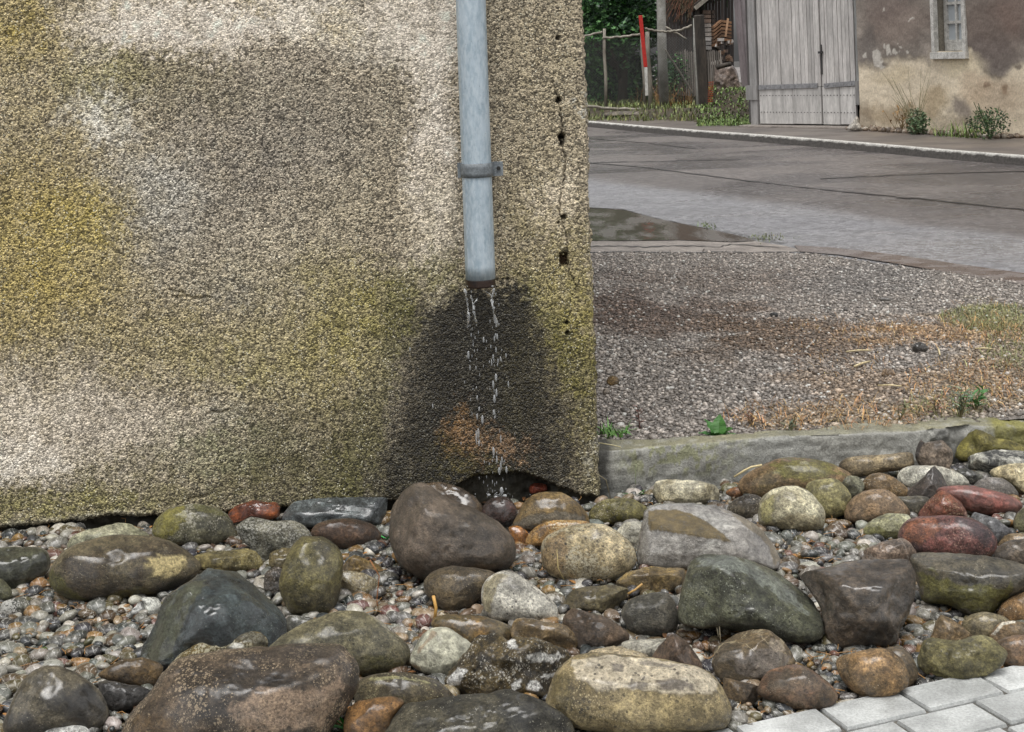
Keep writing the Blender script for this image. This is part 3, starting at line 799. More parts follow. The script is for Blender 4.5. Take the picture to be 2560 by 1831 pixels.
rock(1, S_, 'grey speckled angular rock', 'angular grey rock with white speckles beside the mossy boulder',
     [(1515,290),(1620,240),(1760,260),(1900,262),(2000,335),(1990,385),(1900,460),(1740,500),(1720,525),(1640,470),(1560,400),(1520,350)],
     (112,110,100), (88,88,78), facets=5, spa=.45, sp=(190,188,176), wet=.3, cat='stone', amp=.03, grain=.8, moss=.12, mcol=(110,104,60))
rock(2, S_, 'smooth brown oval stone', 'smooth brown oval stone under the slate slab', 
     [(190,390),(230,345),(320,312),(440,312),(560,345),(620,400),(600,455),(500,485),(400,497),(280,470),(200,425)],
     (82,62,48), (66,52,42), wet=.75, cat='stone', amp=.008, spa=.06, pit=.2)
rock(1, S_, 'pale mossy flat stone', 'pale grey-green flat stone half hidden behind the flat brown boulder',
     [(440,440),(460,370),(560,320),(760,275),(850,280),(950,350),(980,430),(900,470),(700,480),(500,470)],
     (148,146,122), (118,118,92), facets=4, spa=.2, cat='stone', amp=.02, wet=.3, moss=.2, by=480)
rock(1, B_, 'flat brown boulder with cream patch', 'large flat brown-olive boulder with a cream lichen patch on its right shoulder',
     [(320,620),(340,540),(420,450),(560,390),(700,352),(880,350),(1050,380),(1180,440),(1290,530),(1300,575),(1240,640),(1120,700),(1000,740),(800,765),(650,775),(500,778),(400,745),(330,690)],
     (92,84,66), (72,62,48), spa=.08, sp=(190,180,150), wet=.6, amp=.012, box=.8, planes=[((0,.9,.8),.8)], moss=.12,
     patches=[([(940,560),(960,500),(1010,475),(1190,500),(1200,540),(1150,600),(1060,650),(980,610)], (196,176,118), 16, .95, .25),
              ([(325,560),(400,640),(470,720),(560,780),(400,790),(310,680)], (84,82,26), 16, .8), ([(650,770),(760,710),(900,690),(1000,730),(900,790),(700,800)], (86,76,26), 10, .8),
              ([(1020,700),(1180,620),(1230,620),(1130,730),(1020,760)], (44,42,26), 8, .8)])
rock(1, B_, 'dark olive boulder at the left edge', 'smooth dark olive-grey boulder cut off by the left edge, its upper side flat',
     [(-110,540),(-60,450),(0,436),(150,430),(270,435),(322,490),(322,560),(280,620),(190,670),(100,705),(0,710),(-80,660)],
     (76,78,62), (60,62,52), wet=.75, amp=.015, planes=[((0,.9,.75),.72)])
rock(1, S_, 'small olive stone at the left edge', 'small rounded olive stone at the left edge below the dark olive boulder',
     [(-90,740),(-80,660),(-20,628),(40,660),(80,720),(85,765),(50,785),(-60,790)], (96,96,72), (80,80,60), wet=.6, cat='stone', amp=.01)
rock(1, B_, 'blue-black angular boulder', 'large wet blue-black angular boulder with a pointed ridge',
     [(890,1170),(900,1080),(960,980),(1050,770),(1100,720),(1220,650),(1300,590),(1340,540),(1420,565),(1540,570),(1700,690),(1790,760),(1835,850),(1845,1000),(1790,1075),(1700,1110),(1500,1150),(1300,1190),(1100,1210)],
     (58,66,66), (44,50,52), ang=.5, box=.8, wet=.85, amp=.014, ridg=.2, spa=.10, sp=(150,156,140), thick=.95, sub=6,
     planes=[((-.75,.25,.65),.62), ((.1,.75,.55),.60), ((.55,.05,.85),.74), ((.65,.75,.3),.72), ((-.2,-.5,.85),.85)],
     patches=[([(900,1150),(1060,780),(1250,660),(1330,640),(1180,900),(1110,1150),(1000,1190)], (78,80,56), 22, .75)])
rock(1, B_, 'upright olive oval boulder', 'upright egg-shaped olive boulder right of the blue-black angular boulder',
     [(1797,680),(1820,560),(1870,440),(1930,375),(2000,362),(2080,365),(2160,420),(2208,510),(2205,650),(2180,780),(2120,860),(2000,885),(1890,872),(1830,800)],
     (98,92,58), (78,72,48), wet=.5, spa=.12, sp=(160,150,110), moss=.35, mcol=(92,84,28), amp=.018, pit=.5, planes=[((.3,.3,.9),.88)])
rock(1, SL, 'ochre flat slab', 'flat ochre slab lying behind the blue-black angular boulder',
     [(1210,505),(1340,450),(1600,440),(1690,520),(1700,560),(1600,590),(1480,600),(1380,600),(1290,580)],
     (118,108,70), (92,84,54), facets=2, spa=.3, sp=(180,170,130), cat='slab', wet=.4, amp=.03, planes=[((0,1,.35),.55)], by=640, moss=.3)
rock(1, S_, 'olive chip stone', 'small flat olive chip tucked behind the upright oval boulder',
     [(1740,470),(1830,440),(1930,450),(1900,560),(1800,610),(1730,550)], (96,86,58), (78,70,48), facets=3, cat='stone', by=640, amp=.03)
rock(1, S_, 'brown-grey split stone', 'brown-grey split stone in the gap left of the upright oval boulder',
     [(1705,600),(1790,560),(1850,620),(1840,720),(1770,750),(1700,700)], (92,82,72), (60,54,48), facets=4, cat='stone', spa=.2, sp=(180,170,160), amp=.03)
rock(2, B_, 'broad olive-grey boulder', 'broad smooth olive-grey boulder behind the brown speckled boulder, sloping right',
     [(-70,1120),(-10,1050),(60,1005),(200,930),(330,888),(460,880),(600,930),(680,1000),(770,1070),(802,1140),(780,1220),(700,1260),(500,1290),(250,1300),(0,1240)],
     (112,106,82), (94,90,72), wet=.5, spa=.10, sp=(170,164,140), amp=.008, box=.82, moss=.1, planes=[((.1,.9,.7),.85)],
     patches=[([(470,1220),(560,1150),(700,1150),(790,1190),(760,1260),(600,1300),(480,1290)], (84,80,34), 20, .7), ([(540,890),(640,930),(710,1020),(660,1000),(590,930)], (170,162,140), 8, .7)])
rock(0, B_, 'brown speckled boulder', 'biggest boulder at the bottom left, brown and finely speckled with worn pinkish patches',
     [(300,1850),(326,1783),(373,1728),(412,1678),(455,1643),(544,1631),(661,1620),(738,1610),(842,1611),(875,1634),(895,1667),(895,1707),(883,1740),(863,1775),(838,1805),(814,1845),(770,1890),(560,1910),(350,1900)],
     (90,77,64), (62,54,47), wet=.55, spa=.40, sp=(186,164,132), grain=1.0, amp=.012, ridg=.15, box=.8, pit=.6, sub=6, scale=7, thick=.9, planes=[((0,.85,.75),.84)],
     patches=[([(580,1780),(650,1720),(760,1720),(850,1700),(860,1750),(800,1820),(640,1840)], (158,130,102), 30, .7), ([(320,1850),(340,1780),(420,1790),(480,1840)], (86,62,26), 16, .7),
              ([(540,1640),(740,1612),(860,1618),(850,1650),(700,1660)], (58,50,44), 16, .6)])
rock(1, S_, 'crusty ochre and white rock', 'crusty ochre rock with white lichen peeping over the brown speckled boulder',
     [(1080,1200),(1200,1090),(1290,1025),(1400,1040),(1480,1000),(1560,980),(1680,985),(1715,1050),(1700,1120),(1500,1220),(1250,1290),(1120,1290)],
     (112,96,56), (84,74,46), spa=.65, sp=(200,192,160), facets=3, cat='stone', amp=.05, grain=1.0, wet=.3, by=1290,
     patches=[([(1500,1010),(1560,975),(1690,985),(1715,1060),(1640,1060),(1560,1050)], (70,70,62), 8, .7), ([(1470,1050),(1580,1060),(1560,1100),(1480,1090)], (214,210,196), 8, .8)])
rock(1, B_, 'grey-black round boulder', 'grey-black round boulder in the bottom left corner with a wet dark side',
     [(20,1575),(60,1470),(120,1340),(190,1240),(280,1200),(400,1200),(520,1260),(620,1340),(680,1440),(692,1520),(640,1590),(560,1630),(380,1660),(150,1660),(50,1630)],
     (88,82,70), (58,54,48), wet=.7, spa=.10, sp=(160,150,130), amp=.016, planes=[((-.45,.45,.8),.85), ((.6,.1,.75),.85)], moss=.2, mcol=(88,76,34),
     patches=[([(400,1400),(560,1330),(650,1430),(660,1540),(560,1600),(430,1560)], (36,34,32), 30, .7)])
rock(1, S_, 'brown leaf-shaped stone', 'flat brown leaf-shaped stone leaning on a dark one beside the speckled boulder',
     [(635,1255),(700,1200),(780,1165),(860,1145),(960,1150),(1050,1200),(1020,1290),(960,1335),(800,1305),(700,1290)],
     (104,84,54), (84,68,46), cat='stone', amp=.012, thick=.5, wet=.55, by=1380)
rock(1, S_, 'dark stone under the leaf-shaped stone', 'dark grey stone underneath the flat brown leaf-shaped stone',
     [(640,1310),(700,1290),(900,1330),(990,1370),(900,1460),(800,1490),(700,1475),(645,1400)], (60,58,56), (46,44,42), facets=3, cat='stone', wet=.7, amp=.03, by=1500)
rock(1, S_, 'white flat stone at the bottom', 'smooth whitish flat stone at the bottom edge below the grey-black round boulder',
     [(260,1640),(330,1592),(430,1577),(540,1582),(590,1630),(580,1690),(300,1690)], (196,196,190), (178,178,172), cat='stone', wet=.4, amp=.01)
rock(1, S_, 'grey and white marbled stone', 'grey and white marbled flat stone among the pebbles under the left boulders',
     [(0,860),(20,790),(90,760),(160,755),(195,810),(170,870),(100,890),(30,890)], (124,124,118), (88,90,86), spa=.5, sp=(214,212,204), cat='stone', sub=5, amp=.03, wet=.5, facets=2)
rock(1, S_, 'pointed pale grey stone', 'pointed pale grey stone leaning between the flat brown and blue-black boulders',
     [(800,885),(850,830),(900,785),(950,790),(940,840),(880,875),(830,895)], (146,146,142), (124,124,120), cat='stone', facets=2, wet=.4)
rock(1, S_, 'light grey rounded stone', 'light grey rounded stone touching the left foot of the blue-black boulder',
     [(905,765),(960,755),(1010,765),(1038,810),(1020,860),(980,890),(940,860),(930,800)], (168,168,160), (150,150,144), cat='stone', wet=.4)
# --- middle part
rock(2, B_, 'brown stone behind the largest boulder', 'wet brown rock leaning behind the largest brown boulder at the damp wall',
     [(860,110),(930,90),(1000,88),(1100,118),(1190,175),(1245,240),(1240,320),(1100,360),(950,340),(870,240)], (84,70,54), (66,54,44), wet=.8, amp=.02, facets=2, by=420, dy=.03)
rock(2, B_, 'largest brown boulder', 'largest boulder of all, smooth dark brown, in the middle below the damp wall',
     [(665,345),(680,255),(735,170),(800,112),(850,95),(905,100),(990,155),(1110,215),(1240,275),(1350,340),(1430,425),(1452,500),(1440,575),(1380,625),(1200,650),(1000,668),(900,692),(820,665),(740,605),(690,500),(668,420)],
     (84,74,66), (70,62,54), wet=.45, amp=.012, box=.8, sub=6, thick=1.0, spa=.05, sp=(170,160,150), grain=.4, pit=.3, scale=5,
     planes=[((-.8,.25,.6),.80), ((.25,.8,.6),.84), ((.15,-.1,1),.93)], patches=[([(670,400),(700,560),(820,650),(900,690),(780,690),(650,520)], (58,52,34), 20, .5)])
rock(2, S_, 'dark red wet stone', 'dark red wet stone right behind the largest brown boulder where the water lands',
     [(1240,255),(1285,195),(1370,175),(1430,208),(1460,280),(1430,345),(1350,360),(1260,330)], (72,46,40), (54,42,38), wet=1, cat='stone', by=400, spa=.06)
rock(2, B_, 'tan and grey boulder under the spout', 'tan boulder with a grey lower half, right of where the water falls',
     [(1430,345),(1480,240),(1540,175),(1630,148),(1730,152),(1800,190),(1870,260),(1902,335),(1880,390),(1780,410),(1600,405),(1450,385)],
     (122,102,66), (104,84,52), wet=.6, spa=.14, sp=(180,160,120), amp=.012, by=420,
     patches=[([(1440,340),(1560,275),(1700,262),(1850,290),(1900,345),(1760,350),(1620,330),(1540,380),(1440,380)], (104,98,84), 12, .8)])
rock(2, S_, 'brick-red stone in the hole', 'small brick-red stone in the dark hole at the foot of the wall',
     [(1525,128),(1545,100),(1590,90),(1635,105),(1643,135),(1610,150),(1540,160)], (138,66,46), (110,52,40), cat='stone', by=200, sub=5, facets=2, spa=.1)
rock(2, S_, 'flat orange and cream stone', 'flat orange stone with a cream rim leaning on the speckled cream boulder',
     [(1510,440),(1560,370),(1660,326),(1800,320),(1900,335),(1860,390),(1720,420),(1600,480),(1520,480)], (164,126,72), (140,100,54), cat='stone', thick=.5, wet=.6, spa=.3, sp=(206,186,140), by=500)
rock(2, S_, 'orange wet stone', 'bright orange wet stone beside the right flank of the largest brown boulder',
     [(1405,365),(1470,358),(1525,400),(1510,460),(1450,475),(1415,420)], (150,98,42), (124,78,36), cat='stone', wet=1, spa=.1, sub=5)
rock(2, S_, 'small tan stone against the red one', 'small tan stone resting in front of the dark red wet stone',
     [(1310,300),(1330,272),(1365,265),(1395,285),(1392,325),(1365,348),(1325,330)], (146,116,76), (120,92,58), cat='stone', wet=.9, by=370, sub=5)
rock(0, B_, 'speckled cream boulder', 'round cream boulder with orange-brown speckles left of the wet striped slab',
     [(1353,1386),(1359,1349),(1388,1329),(1433,1312),(1494,1310),(1529,1320),(1567,1348),(1590,1387),(1582,1422),(1535,1450),(1453,1456),(1392,1447),(1359,1420)],
     (164,150,118), (142,126,92), spa=.35, sp=(206,196,166), wet=.45, amp=.012, grain=1.0, pit=.8, moss=.12, mcol=(110,76,34),
     patches=[([(1350,1400),(1365,1345),(1410,1330),(1420,1380),(1400,1440),(1360,1430)], (120,88,42), 14, .7)])
rock(0, S_, 'mossy flat stone by the beam', 'flat stone with yellow-green moss at the left end of the stone beam',
     [(1472,1285),(1495,1258),(1530,1247),(1565,1245),(1598,1256),(1620,1275),(1605,1300),(1550,1312),(1485,1305)],
     (112,106,66), (92,88,56), cat='stone', moss=.4, mcol=(112,106,30), spa=.2, wet=.3, by=1312)
rock(0, S_, 'pale angular stone', 'small pale angular stone wedged between the cream boulder and the wet striped slab',
     [(1540,1330),(1567,1306),(1606,1304),(1614,1335),(1596,1380),(1560,1356)], (156,152,136), (110,108,98), cat='stone', facets=3, spa=.3, sp=(205,200,184))
rock(2, B_, 'mottled dark brown boulder', 'mottled dark brown oval boulder in front of the largest boulder',
     [(883,710),(920,650),(1000,610),(1100,600),(1250,620),(1330,655),(1330,720),(1250,790),(1150,865),(1080,885),(990,865),(900,785)],
     (92,80,60), (72,62,48), spa=.16, sp=(160,144,112), grain=.8, wet=.5, amp=.015, moss=.1)
rock(2, B_, 'white-grey egg-shaped boulder', 'pale white-grey egg-shaped boulder with black speckles and a cream left end',
     [(1238,770),(1258,695),(1325,642),(1410,632),(1500,680),(1620,770),(1700,850),(1712,915),(1690,950),(1560,955),(1440,945),(1320,945),(1255,870)],
     (176,172,160), (156,152,140), spa=0, pit=.7, wet=.35, amp=.01, grain=.8, box=.82,
     patches=[([(1240,780),(1250,700),(1330,645),(1400,660),(1350,720),(1300,800),(1290,900),(1250,860)], (150,136,90), 14, .7), ([(1300,650),(1400,660),(1420,700),(1330,710)], (112,98,60), 10, .6)])
rock(2, B_, 'flat ochre-brown boulder', 'flat ochre-brown boulder behind the pale grey-green stone',
     [(925,965),(960,912),(1070,900),(1220,905),(1380,955),(1440,1010),(1400,1080),(1250,1130),(1150,1130),(1050,1080),(980,1020)],
     (112,88,52), (88,76,48), wet=.6, amp=.012, thick=.7, moss=.1, by=1130)
rock(2, B_, 'pale grey-green stone', 'smooth pale grey-green rounded boulder, the lightest in the middle foreground',
     [(797,1195),(815,1120),(880,1020),(940,983),(1020,980),(1100,1020),(1185,1100),(1160,1180),(1080,1250),(1000,1295),(900,1275),(830,1240)],
     (160,158,140), (140,138,120), wet=.55, amp=.012, pit=.25, grain=.35, planes=[((.5,.5,.7),.86), ((-.4,.2,.9),.9)], spa=.0,
     patches=[([(835,1120),(900,1050),(940,1000),(965,1015),(900,1090),(850,1135)], (120,88,54), 10, .6)])
rock(2, B_, 'black and white crusted boulder', 'jagged brown-black boulder crusted with bright white lichen patches',
     [(1003,1295),(1060,1230),(1150,1130),(1230,1030),(1320,1012),(1400,1060),(1450,1030),(1560,1040),(1700,1090),(1805,1145),(1740,1230),(1700,1300),(1660,1400),(1500,1420),(1350,1420),(1150,1410),(1010,1370)],
     (84,72,46), (50,44,34), facets=6, ang=.7, spa=.30, sp=(206,200,184), grain=1.2, amp=.045, wet=.3, sub=6, scale=13, pit=.9,
     patches=[([(1010,1300),(1090,1240),(1140,1250),(1100,1330),(1040,1340)], (224,222,216), 16, .95), ([(1380,1040),(1440,1040),(1460,1110),(1410,1120)], (218,216,208), 14, .9),
              ([(1500,1170),(1600,1120),(1720,1130),(1760,1160),(1640,1210),(1560,1200)], (210,208,200), 18, .9), ([(1570,1280),(1700,1250),(1690,1290),(1600,1300)], (220,218,210), 10, .9),
              ([(1420,1330),(1480,1290),(1480,1350),(1440,1370)], (224,222,216), 10, .95), ([(1500,1370),(1530,1300),(1590,1300),(1640,1370)], (224,222,216), 12, .95)])
rock(2, B_, 'brown boulder with a yellow band', 'low brown boulder with a pale yellow band along its top, at the bottom middle',
     [(455,1380),(480,1312),(560,1272),(700,1258),(850,1270),(960,1300),(1060,1390),(1060,1440),(900,1490),(700,1500),(480,1480)],
     (92,84,64), (72,64,50), wet=.6, amp=.014, spa=.2, sp=(184,174,130), by=1500, patches=[([(560,1290),(700,1272),(860,1290),(980,1340),(860,1320),(700,1300),(570,1310)], (170,164,110), 8, .7)])
rock(2, B_, 'orange-brown wedge', 'smooth orange-brown wedge of rock at the bottom, left of the big layered slab',
     [(410,1490),(480,1432),(600,1410),(700,1408),(760,1440),(700,1530),(660,1650),(560,1740),(420,1740),(390,1600)], (122,90,54), (100,78,50), wet=.6, amp=.012, box=.8, ang=.4, planes=[((-.5,.6,.6),.8)])
rock(2, SL, 'big layered slab', 'big dark layered slab of rock cut off by the bottom edge in the middle',
     [(600,1690),(625,1600),(640,1510),(700,1450),(900,1430),(1200,1380),(1400,1345),(1500,1380),(1640,1440),(1780,1540),(1830,1660),(1800,1760),(700,1780)],
     (84,80,68), (58,56,50), facets=5, ang=.6, cat='slab', wet=.5, spa=.12, sp=(186,180,160), grain=.9, amp=.03, ridg=.5, sub=6, moss=.15, mcol=(110,104,44), planes=[((0,.95,.5),.6)], scale=12, bump=.009)
rock(0, B_, 'long tan boulder with cream top', 'long tan foreground boulder with a cream top blotched grey',
     [(1366,1760),(1378,1711),(1398,1671),(1424,1645),(1453,1636),(1520,1633),(1600,1641),(1668,1650),(1740,1665),(1788,1694),(1813,1733),(1828,1771),(1824,1803),(1800,1826),(1700,1836),(1560,1838),(1440,1822),(1390,1795)],
     (146,132,100), (118,104,72), wet=.45, amp=.01, box=.76, sub=6, spa=.18, sp=(196,178,132), grain=.7, pit=.9, thick=.9, planes=[((0,.85,.7),.82), ((.1,-.2,1),.93)], scale=6,
     patches=[([(1430,1650),(1520,1636),(1640,1650),(1740,1668),(1800,1705),(1790,1730),(1700,1735),(1600,1720),(1500,1725),(1440,1690)], (186,172,144), 12, .95),
              ([(1530,1660),(1560,1662),(1556,1680),(1535,1678)], (112,104,92), 6, .9), ([(1640,1702),(1690,1700),(1735,1712),(1735,1722),(1660,1720)], (108,98,88), 7, .9),
              ([(1570,1706),(1620,1708),(1612,1722),(1575,1722)], (110,102,90), 6, .9), ([(1600,1652),(1690,1664),(1680,1672),(1600,1662)], (120,112,100), 5, .8),
              ([(1375,1740),(1390,1690),(1420,1700),(1430,1760),(1400,1790)], (96,82,38), 16, .7)])
rock(2, S_, 'tan angular stone', 'tan angular stone right behind the black and white crusted boulder',
     [(1415,1010),(1430,950),(1480,925),(1600,935),(1760,970),(1830,1060),(1800,1130),(1700,1130),(1560,1080),(1430,1050)],
     (122,102,70), (98,82,58), facets=5, cat='stone', wet=.6, amp=.03, by=1140, spa=.1)
rock(0, S_, 'low purple-brown rock', 'low purple-brown angular rock below the small dark grey rounded boulder',
     [(1398,1565),(1410,1535),(1430,1520),(1475,1533),(1530,1550),(1570,1580),(1574,1602),(1545,1618),(1500,1625),(1430,1628)],
     (96,80,66), (76,64,54), facets=5, wet=.65, amp=.03, cat='stone', by=1628)
rock(0, SL, 'flat olive-brown slab', 'flat olive-brown slab in the pebbles right of the white-grey egg-shaped boulder',
     [(1404,1512),(1425,1478),(1490,1456),(1535,1458),(1568,1473),(1567,1505),(1530,1530),(1480,1532),(1430,1532)],
     (98,90,66), (82,74,56), facets=4, cat='slab', wet=.5, amp=.03, planes=[((0,1,.4),.55)], moss=.12)
rock(3, S_, 'flat tan rock below the striped slab', 'flat tan rock under the left end of the wet striped slab',
     [(75,850),(150,790),(280,765),(420,765),(445,800),(430,870),(330,910),(200,905),(140,885)], (122,104,66), (96,80,52), cat='stone', thick=.7, amp=.025, facets=2, spa=.12)
rock(2, S_, 'brown bark-like stone', 'thin brown bark-like stone by the pebbles left of the largest boulder',
     [(380,620),(400,562),(460,538),(600,592),(645,645),(560,660),(450,655)], (120,100,62), (92,76,48), cat='stone', facets=3, thick=.5, amp=.03, wet=.6)
rock(2, S_, 'pale brown mottled stone', 'pale brown mottled stone between the upright oval boulder and the pebbles',
     [(370,640),(500,640),(600,690),(595,760),(510,805),(410,800),(365,720)], (130,120,96), (104,94,74), cat='stone', facets=3, spa=.35, sp=(190,184,164), wet=.5, moss=.2, mcol=(116,86,40))
rock(2, S_, 'grey striped stone', 'low grey striped stone behind the broad olive-grey boulder',
     [(30,950),(60,905),(150,915),(220,935),(190,1000),(60,1030)], (118,118,112), (92,92,88), cat='stone', vein=.8, sp=(170,170,165), by=1040)
# --- right part
rock(3, B_, 'cream angular block', 'cream-white angular block by the left end of the stone beam',
     [(275,375),(290,320),(360,303),(500,315),(600,340),(642,390),(632,430),(520,448),(380,446),(300,435)],
     (176,170,148), (158,148,118), facets=4, ang=.5, wet=.35, spa=.1, pit=.4, amp=.015, moss=.1, mcol=(136,118,70), planes=[((0,1,.5),.7)])
rock(3, B_, 'mossy brown boulder by the beam', 'wide mossy brown boulder leaning against the stone beam',
     [(715,370),(735,305),(830,240),(930,202),(1020,196),(1110,205),(1220,235),(1305,285),(1300,340),(1200,390),(1000,420),(800,410)],
     (124,102,76), (106,92,64), amp=.012, wet=.4, moss=.1, by=420, spa=.05,
     patches=[([(880,230),(1020,195),(1200,225),(1310,290),(1200,310),(1050,330),(960,290)], (106,102,42), 22, .85), ([(1040,215),(1090,215),(1085,235),(1040,232)], (160,156,120), 6, .8)])
rock(3, B_, 'long tan stone by the beam', 'long tan loaf-shaped stone lying along the stone beam',
     [(1238,240),(1290,195),(1450,182),(1600,168),(1632,200),(1628,245),(1560,262),(1480,272),(1390,292),(1290,300)],
     (136,122,98), (118,104,82), wet=.35, amp=.01, box=.78, by=340, spa=.05)
rock(3, B_, 'grey-brown upright rock', 'grey-brown upright rock with a dark pointed tip touching the stone beam',
     [(1635,175),(1662,98),(1680,120),(1780,105),(1830,160),(1832,230),(1795,280),(1720,280),(1660,240)],
     (116,104,94), (96,86,78), facets=3, wet=.4, amp=.015, by=330, patches=[([(1630,180),(1660,100),(1685,120),(1660,180),(1640,220)], (58,52,50), 6, .9)])
rock(3, B_, 'yellow mossy rock by the beam', 'rock covered in bright yellow moss at the right end of the beam',
     [(1845,190),(1880,110),(1950,55),(2010,70),(2060,95),(2150,110),(2230,150),(2180,200),(2000,220),(1880,215)],
     (118,112,60), (98,92,54), facets=4, ang=.5, moss=.5, mcol=(116,110,52), amp=.04, wet=.1, by=260)
rock(3, B_, 'white and black marbled slab', 'flat white slab with black marbling at the right edge under the yellow mossy rock',
     [(1888,205),(1960,172),(2080,155),(2204,162),(2290,190),(2270,260),(2100,270),(1990,290),(1900,250)],
     (178,176,164), (60,60,58), facets=3, scale=16, wet=.3, amp=.02, box=.75, planes=[((0,1,.45),.65)], by=310, vein=.5, sp=(190,188,176))
rock(3, S_, 'cream stone at the right edge', 'cream rounded stone at the right edge below the marbled slab',
     [(2030,265),(2120,232),(2230,230),(2290,300),(2260,390),(2190,380),(2120,330),(2050,300)], (182,170,136), (160,146,110), cat='stone', amp=.02, pit=.4, wet=.3, by=420)
rock(3, S_, 'rough dark grey stone', 'small rough dark grey stone left of the marbled slab',
     [(1845,265),(1900,250),(1990,290),(1985,335),(1930,345),(1870,300)], (84,84,78), (60,60,58), cat='stone', facets=3, amp=.04, spa=.2, by=360)
rock(3, B_, 'whitish oval stone behind the dark wedge', 'whitish oval stone behind the dark pointed wedge',
     [(1542,295),(1580,248),(1680,236),(1800,250),(1890,290),(1918,338),(1820,370),(1640,370),(1560,340)], (180,178,164), (164,160,146), wet=.3, amp=.008, pit=.15, by=390)
rock(3, B_, 'dark pointed wedge', 'dark grey-brown pointed wedge standing in front of the whitish oval stone',
     [(1565,405),(1640,332),(1700,275),(1737,240),(1790,290),(1818,345),(1780,400),(1690,440),(1600,430)], (78,70,66), (62,56,54), facets=3, ang=.8, wet=.5, amp=.015, spa=.04, planes=[((-.7,.3,.7),.6), ((.8,.2,.6),.6)], by=440)
rock(3, S_, 'tan mottled round stone', 'tan mottled rounded stone left of the dark pointed wedge',
     [(1362,340),(1400,287),(1470,278),(1540,310),(1598,358),(1590,400),(1500,410),(1400,390)], (140,116,84), (118,96,66), cat='stone', wet=.4, spa=.14, pit=.4, by=420)
rock(3, S_, 'grey-green cracked stone', 'small grey-green cracked stone perched behind the mossy cream round stone',
     [(1190,305),(1260,290),(1340,295),(1372,330),(1368,380),(1310,400),(1230,370)], (136,136,118), (100,98,80), cat='stone', facets=4, wet=.3, vein=.4, sp=(60,58,50), by=430)
rock(3, B_, 'mossy cream round stone', 'round cream stone spotted with moss between the cream boulder and the tan boulder',
     [(1068,345),(1150,308),(1230,312),(1290,370),(1306,415),(1290,480),(1200,512),(1140,512),(1090,450)], (140,134,96), (114,108,68), moss=.35, mcol=(110,102,44), wet=.35, pit=.5, amp=.012)
rock(3, B_, 'large cream round boulder', 'large round cream boulder right of the wet striped slab',
     [(817,510),(830,425),(880,370),(960,345),(1050,355),(1130,420),(1168,475),(1165,545),(1120,575),(1000,585),(900,562),(830,545)],
     (176,170,144), (160,152,124), wet=.35, amp=.012, pit=.5, spa=.05, planes=[((.3,.6,.7),.88)],
     patches=[([(820,500),(850,420),(900,400),(900,480),(880,550),(830,545)], (146,138,74), 14, .7), ([(860,540),(1000,500),(1150,500),(1160,560),(1000,590),(900,570)], (118,100,60), 16, .55)])
rock(3, B_, 'tan domed boulder', 'smooth tan dome-shaped boulder left of the red mottled pointed stone',
     [(1273,505),(1290,432),(1350,378),(1420,362),(1500,372),(1580,430),(1612,495),(1560,530),(1400,545),(1300,535)], (128,106,82), (112,94,74), wet=.45, amp=.008, spa=.03)
rock(3, S_, 'olive flat stone behind the dome', 'flat olive-grey stone between the tan dome-shaped boulder and the red pointed stone',
     [(1535,410),(1580,398),(1700,400),(1720,450),(1660,500),(1590,500)], (92,88,76), (80,76,66), cat='stone', by=510)
rock(3, B_, 'long red-brown oblong boulder', 'long smooth red-brown oblong boulder at the right',
     [(1745,375),(1790,345),(1920,343),(2060,370),(2150,400),(2198,440),(2170,482),(2060,495),(1950,485),(1860,445),(1780,400)], (116,70,64), (98,66,60), wet=.5, amp=.008, spa=.04, sp=(170,130,120), by=510, grain=.3)
rock(3, B_, 'red mottled pointed stone', 'red-brown mottled pointed stone sitting on the red-purple speckled boulder',
     [(1652,495),(1690,430),(1770,372),(1850,400),(1902,470),(1895,530),(1750,550),(1670,530)], (122,74,56), (98,58,46), facets=3, spa=.3, sp=(180,146,112), wet=.6, amp=.03, by=560)
rock(3, S_, 'grey flat stone behind the oblong', 'flat purplish grey stone behind the long red-brown oblong boulder',
     [(1935,355),(1990,305),(2090,305),(2150,350),(2170,400),(2060,420),(1960,390)], (112,108,106), (98,94,94), cat='stone', wet=.4, by=440)
rock(3, B_, 'small cream and green stone', 'smallish cream stone with a green left face beside the red-purple speckled boulder',
     [(1368,565),(1420,512),(1490,488),(1600,492),(1620,550),(1560,610),(1450,625),(1375,605)], (166,164,138), (142,140,108), wet=.4, amp=.015, facets=2, patches=[([(1370,560),(1450,550),(1540,590),(1550,620),(1380,620)], (104,102,40), 10, .75)])
rock(3, B_, 'red-purple speckled boulder', 'red-purple speckled boulder, orange at its left end, near the right edge',
     [(1543,605),(1580,532),(1650,502),(1800,498),(1930,512),(2030,572),(2064,640),(2045,700),(1950,725),(1780,722),(1620,700),(1565,655)],
     (110,70,66), (84,58,58), spa=.22, sp=(190,150,130), wet=.6, amp=.014, pit=.8, grain=1.0, box=.82,
     patches=[([(1545,600),(1600,530),(1740,505),(1760,560),(1700,640),(1600,680)], (142,82,48), 22, .75), ([(1860,520),(1990,540),(2040,600),(2040,680),(1960,620)], (62,54,58), 20, .7)])
rock(3, S_, 'grey slate piece', 'sharp grey slate piece behind the red-purple speckled boulder',
     [(1925,505),(1945,478),(2060,510),(2155,595),(2120,650),(2050,640),(1990,560)], (104,104,104), (88,88,90), facets=3, cat='stone', ang=.7, wet=.4, by=670)
rock(3, S_, 'olive round stone at the right edge', 'dark olive round stone at the right edge below the red-brown oblong boulder',
     [(2148,530),(2190,462),(2260,440),(2320,500),(2300,580),(2230,600),(2170,588)], (92,90,68), (78,74,56), cat='stone', wet=.5)
rock(3, S_, 'tan wedge at the right edge', 'flat tan stone at the right edge beside the red-purple speckled boulder',
     [(2060,620),(2150,588),(2260,600),(2280,650),(2150,670),(2070,665)], (132,112,84), (116,98,72), cat='stone', facets=2, by=690)
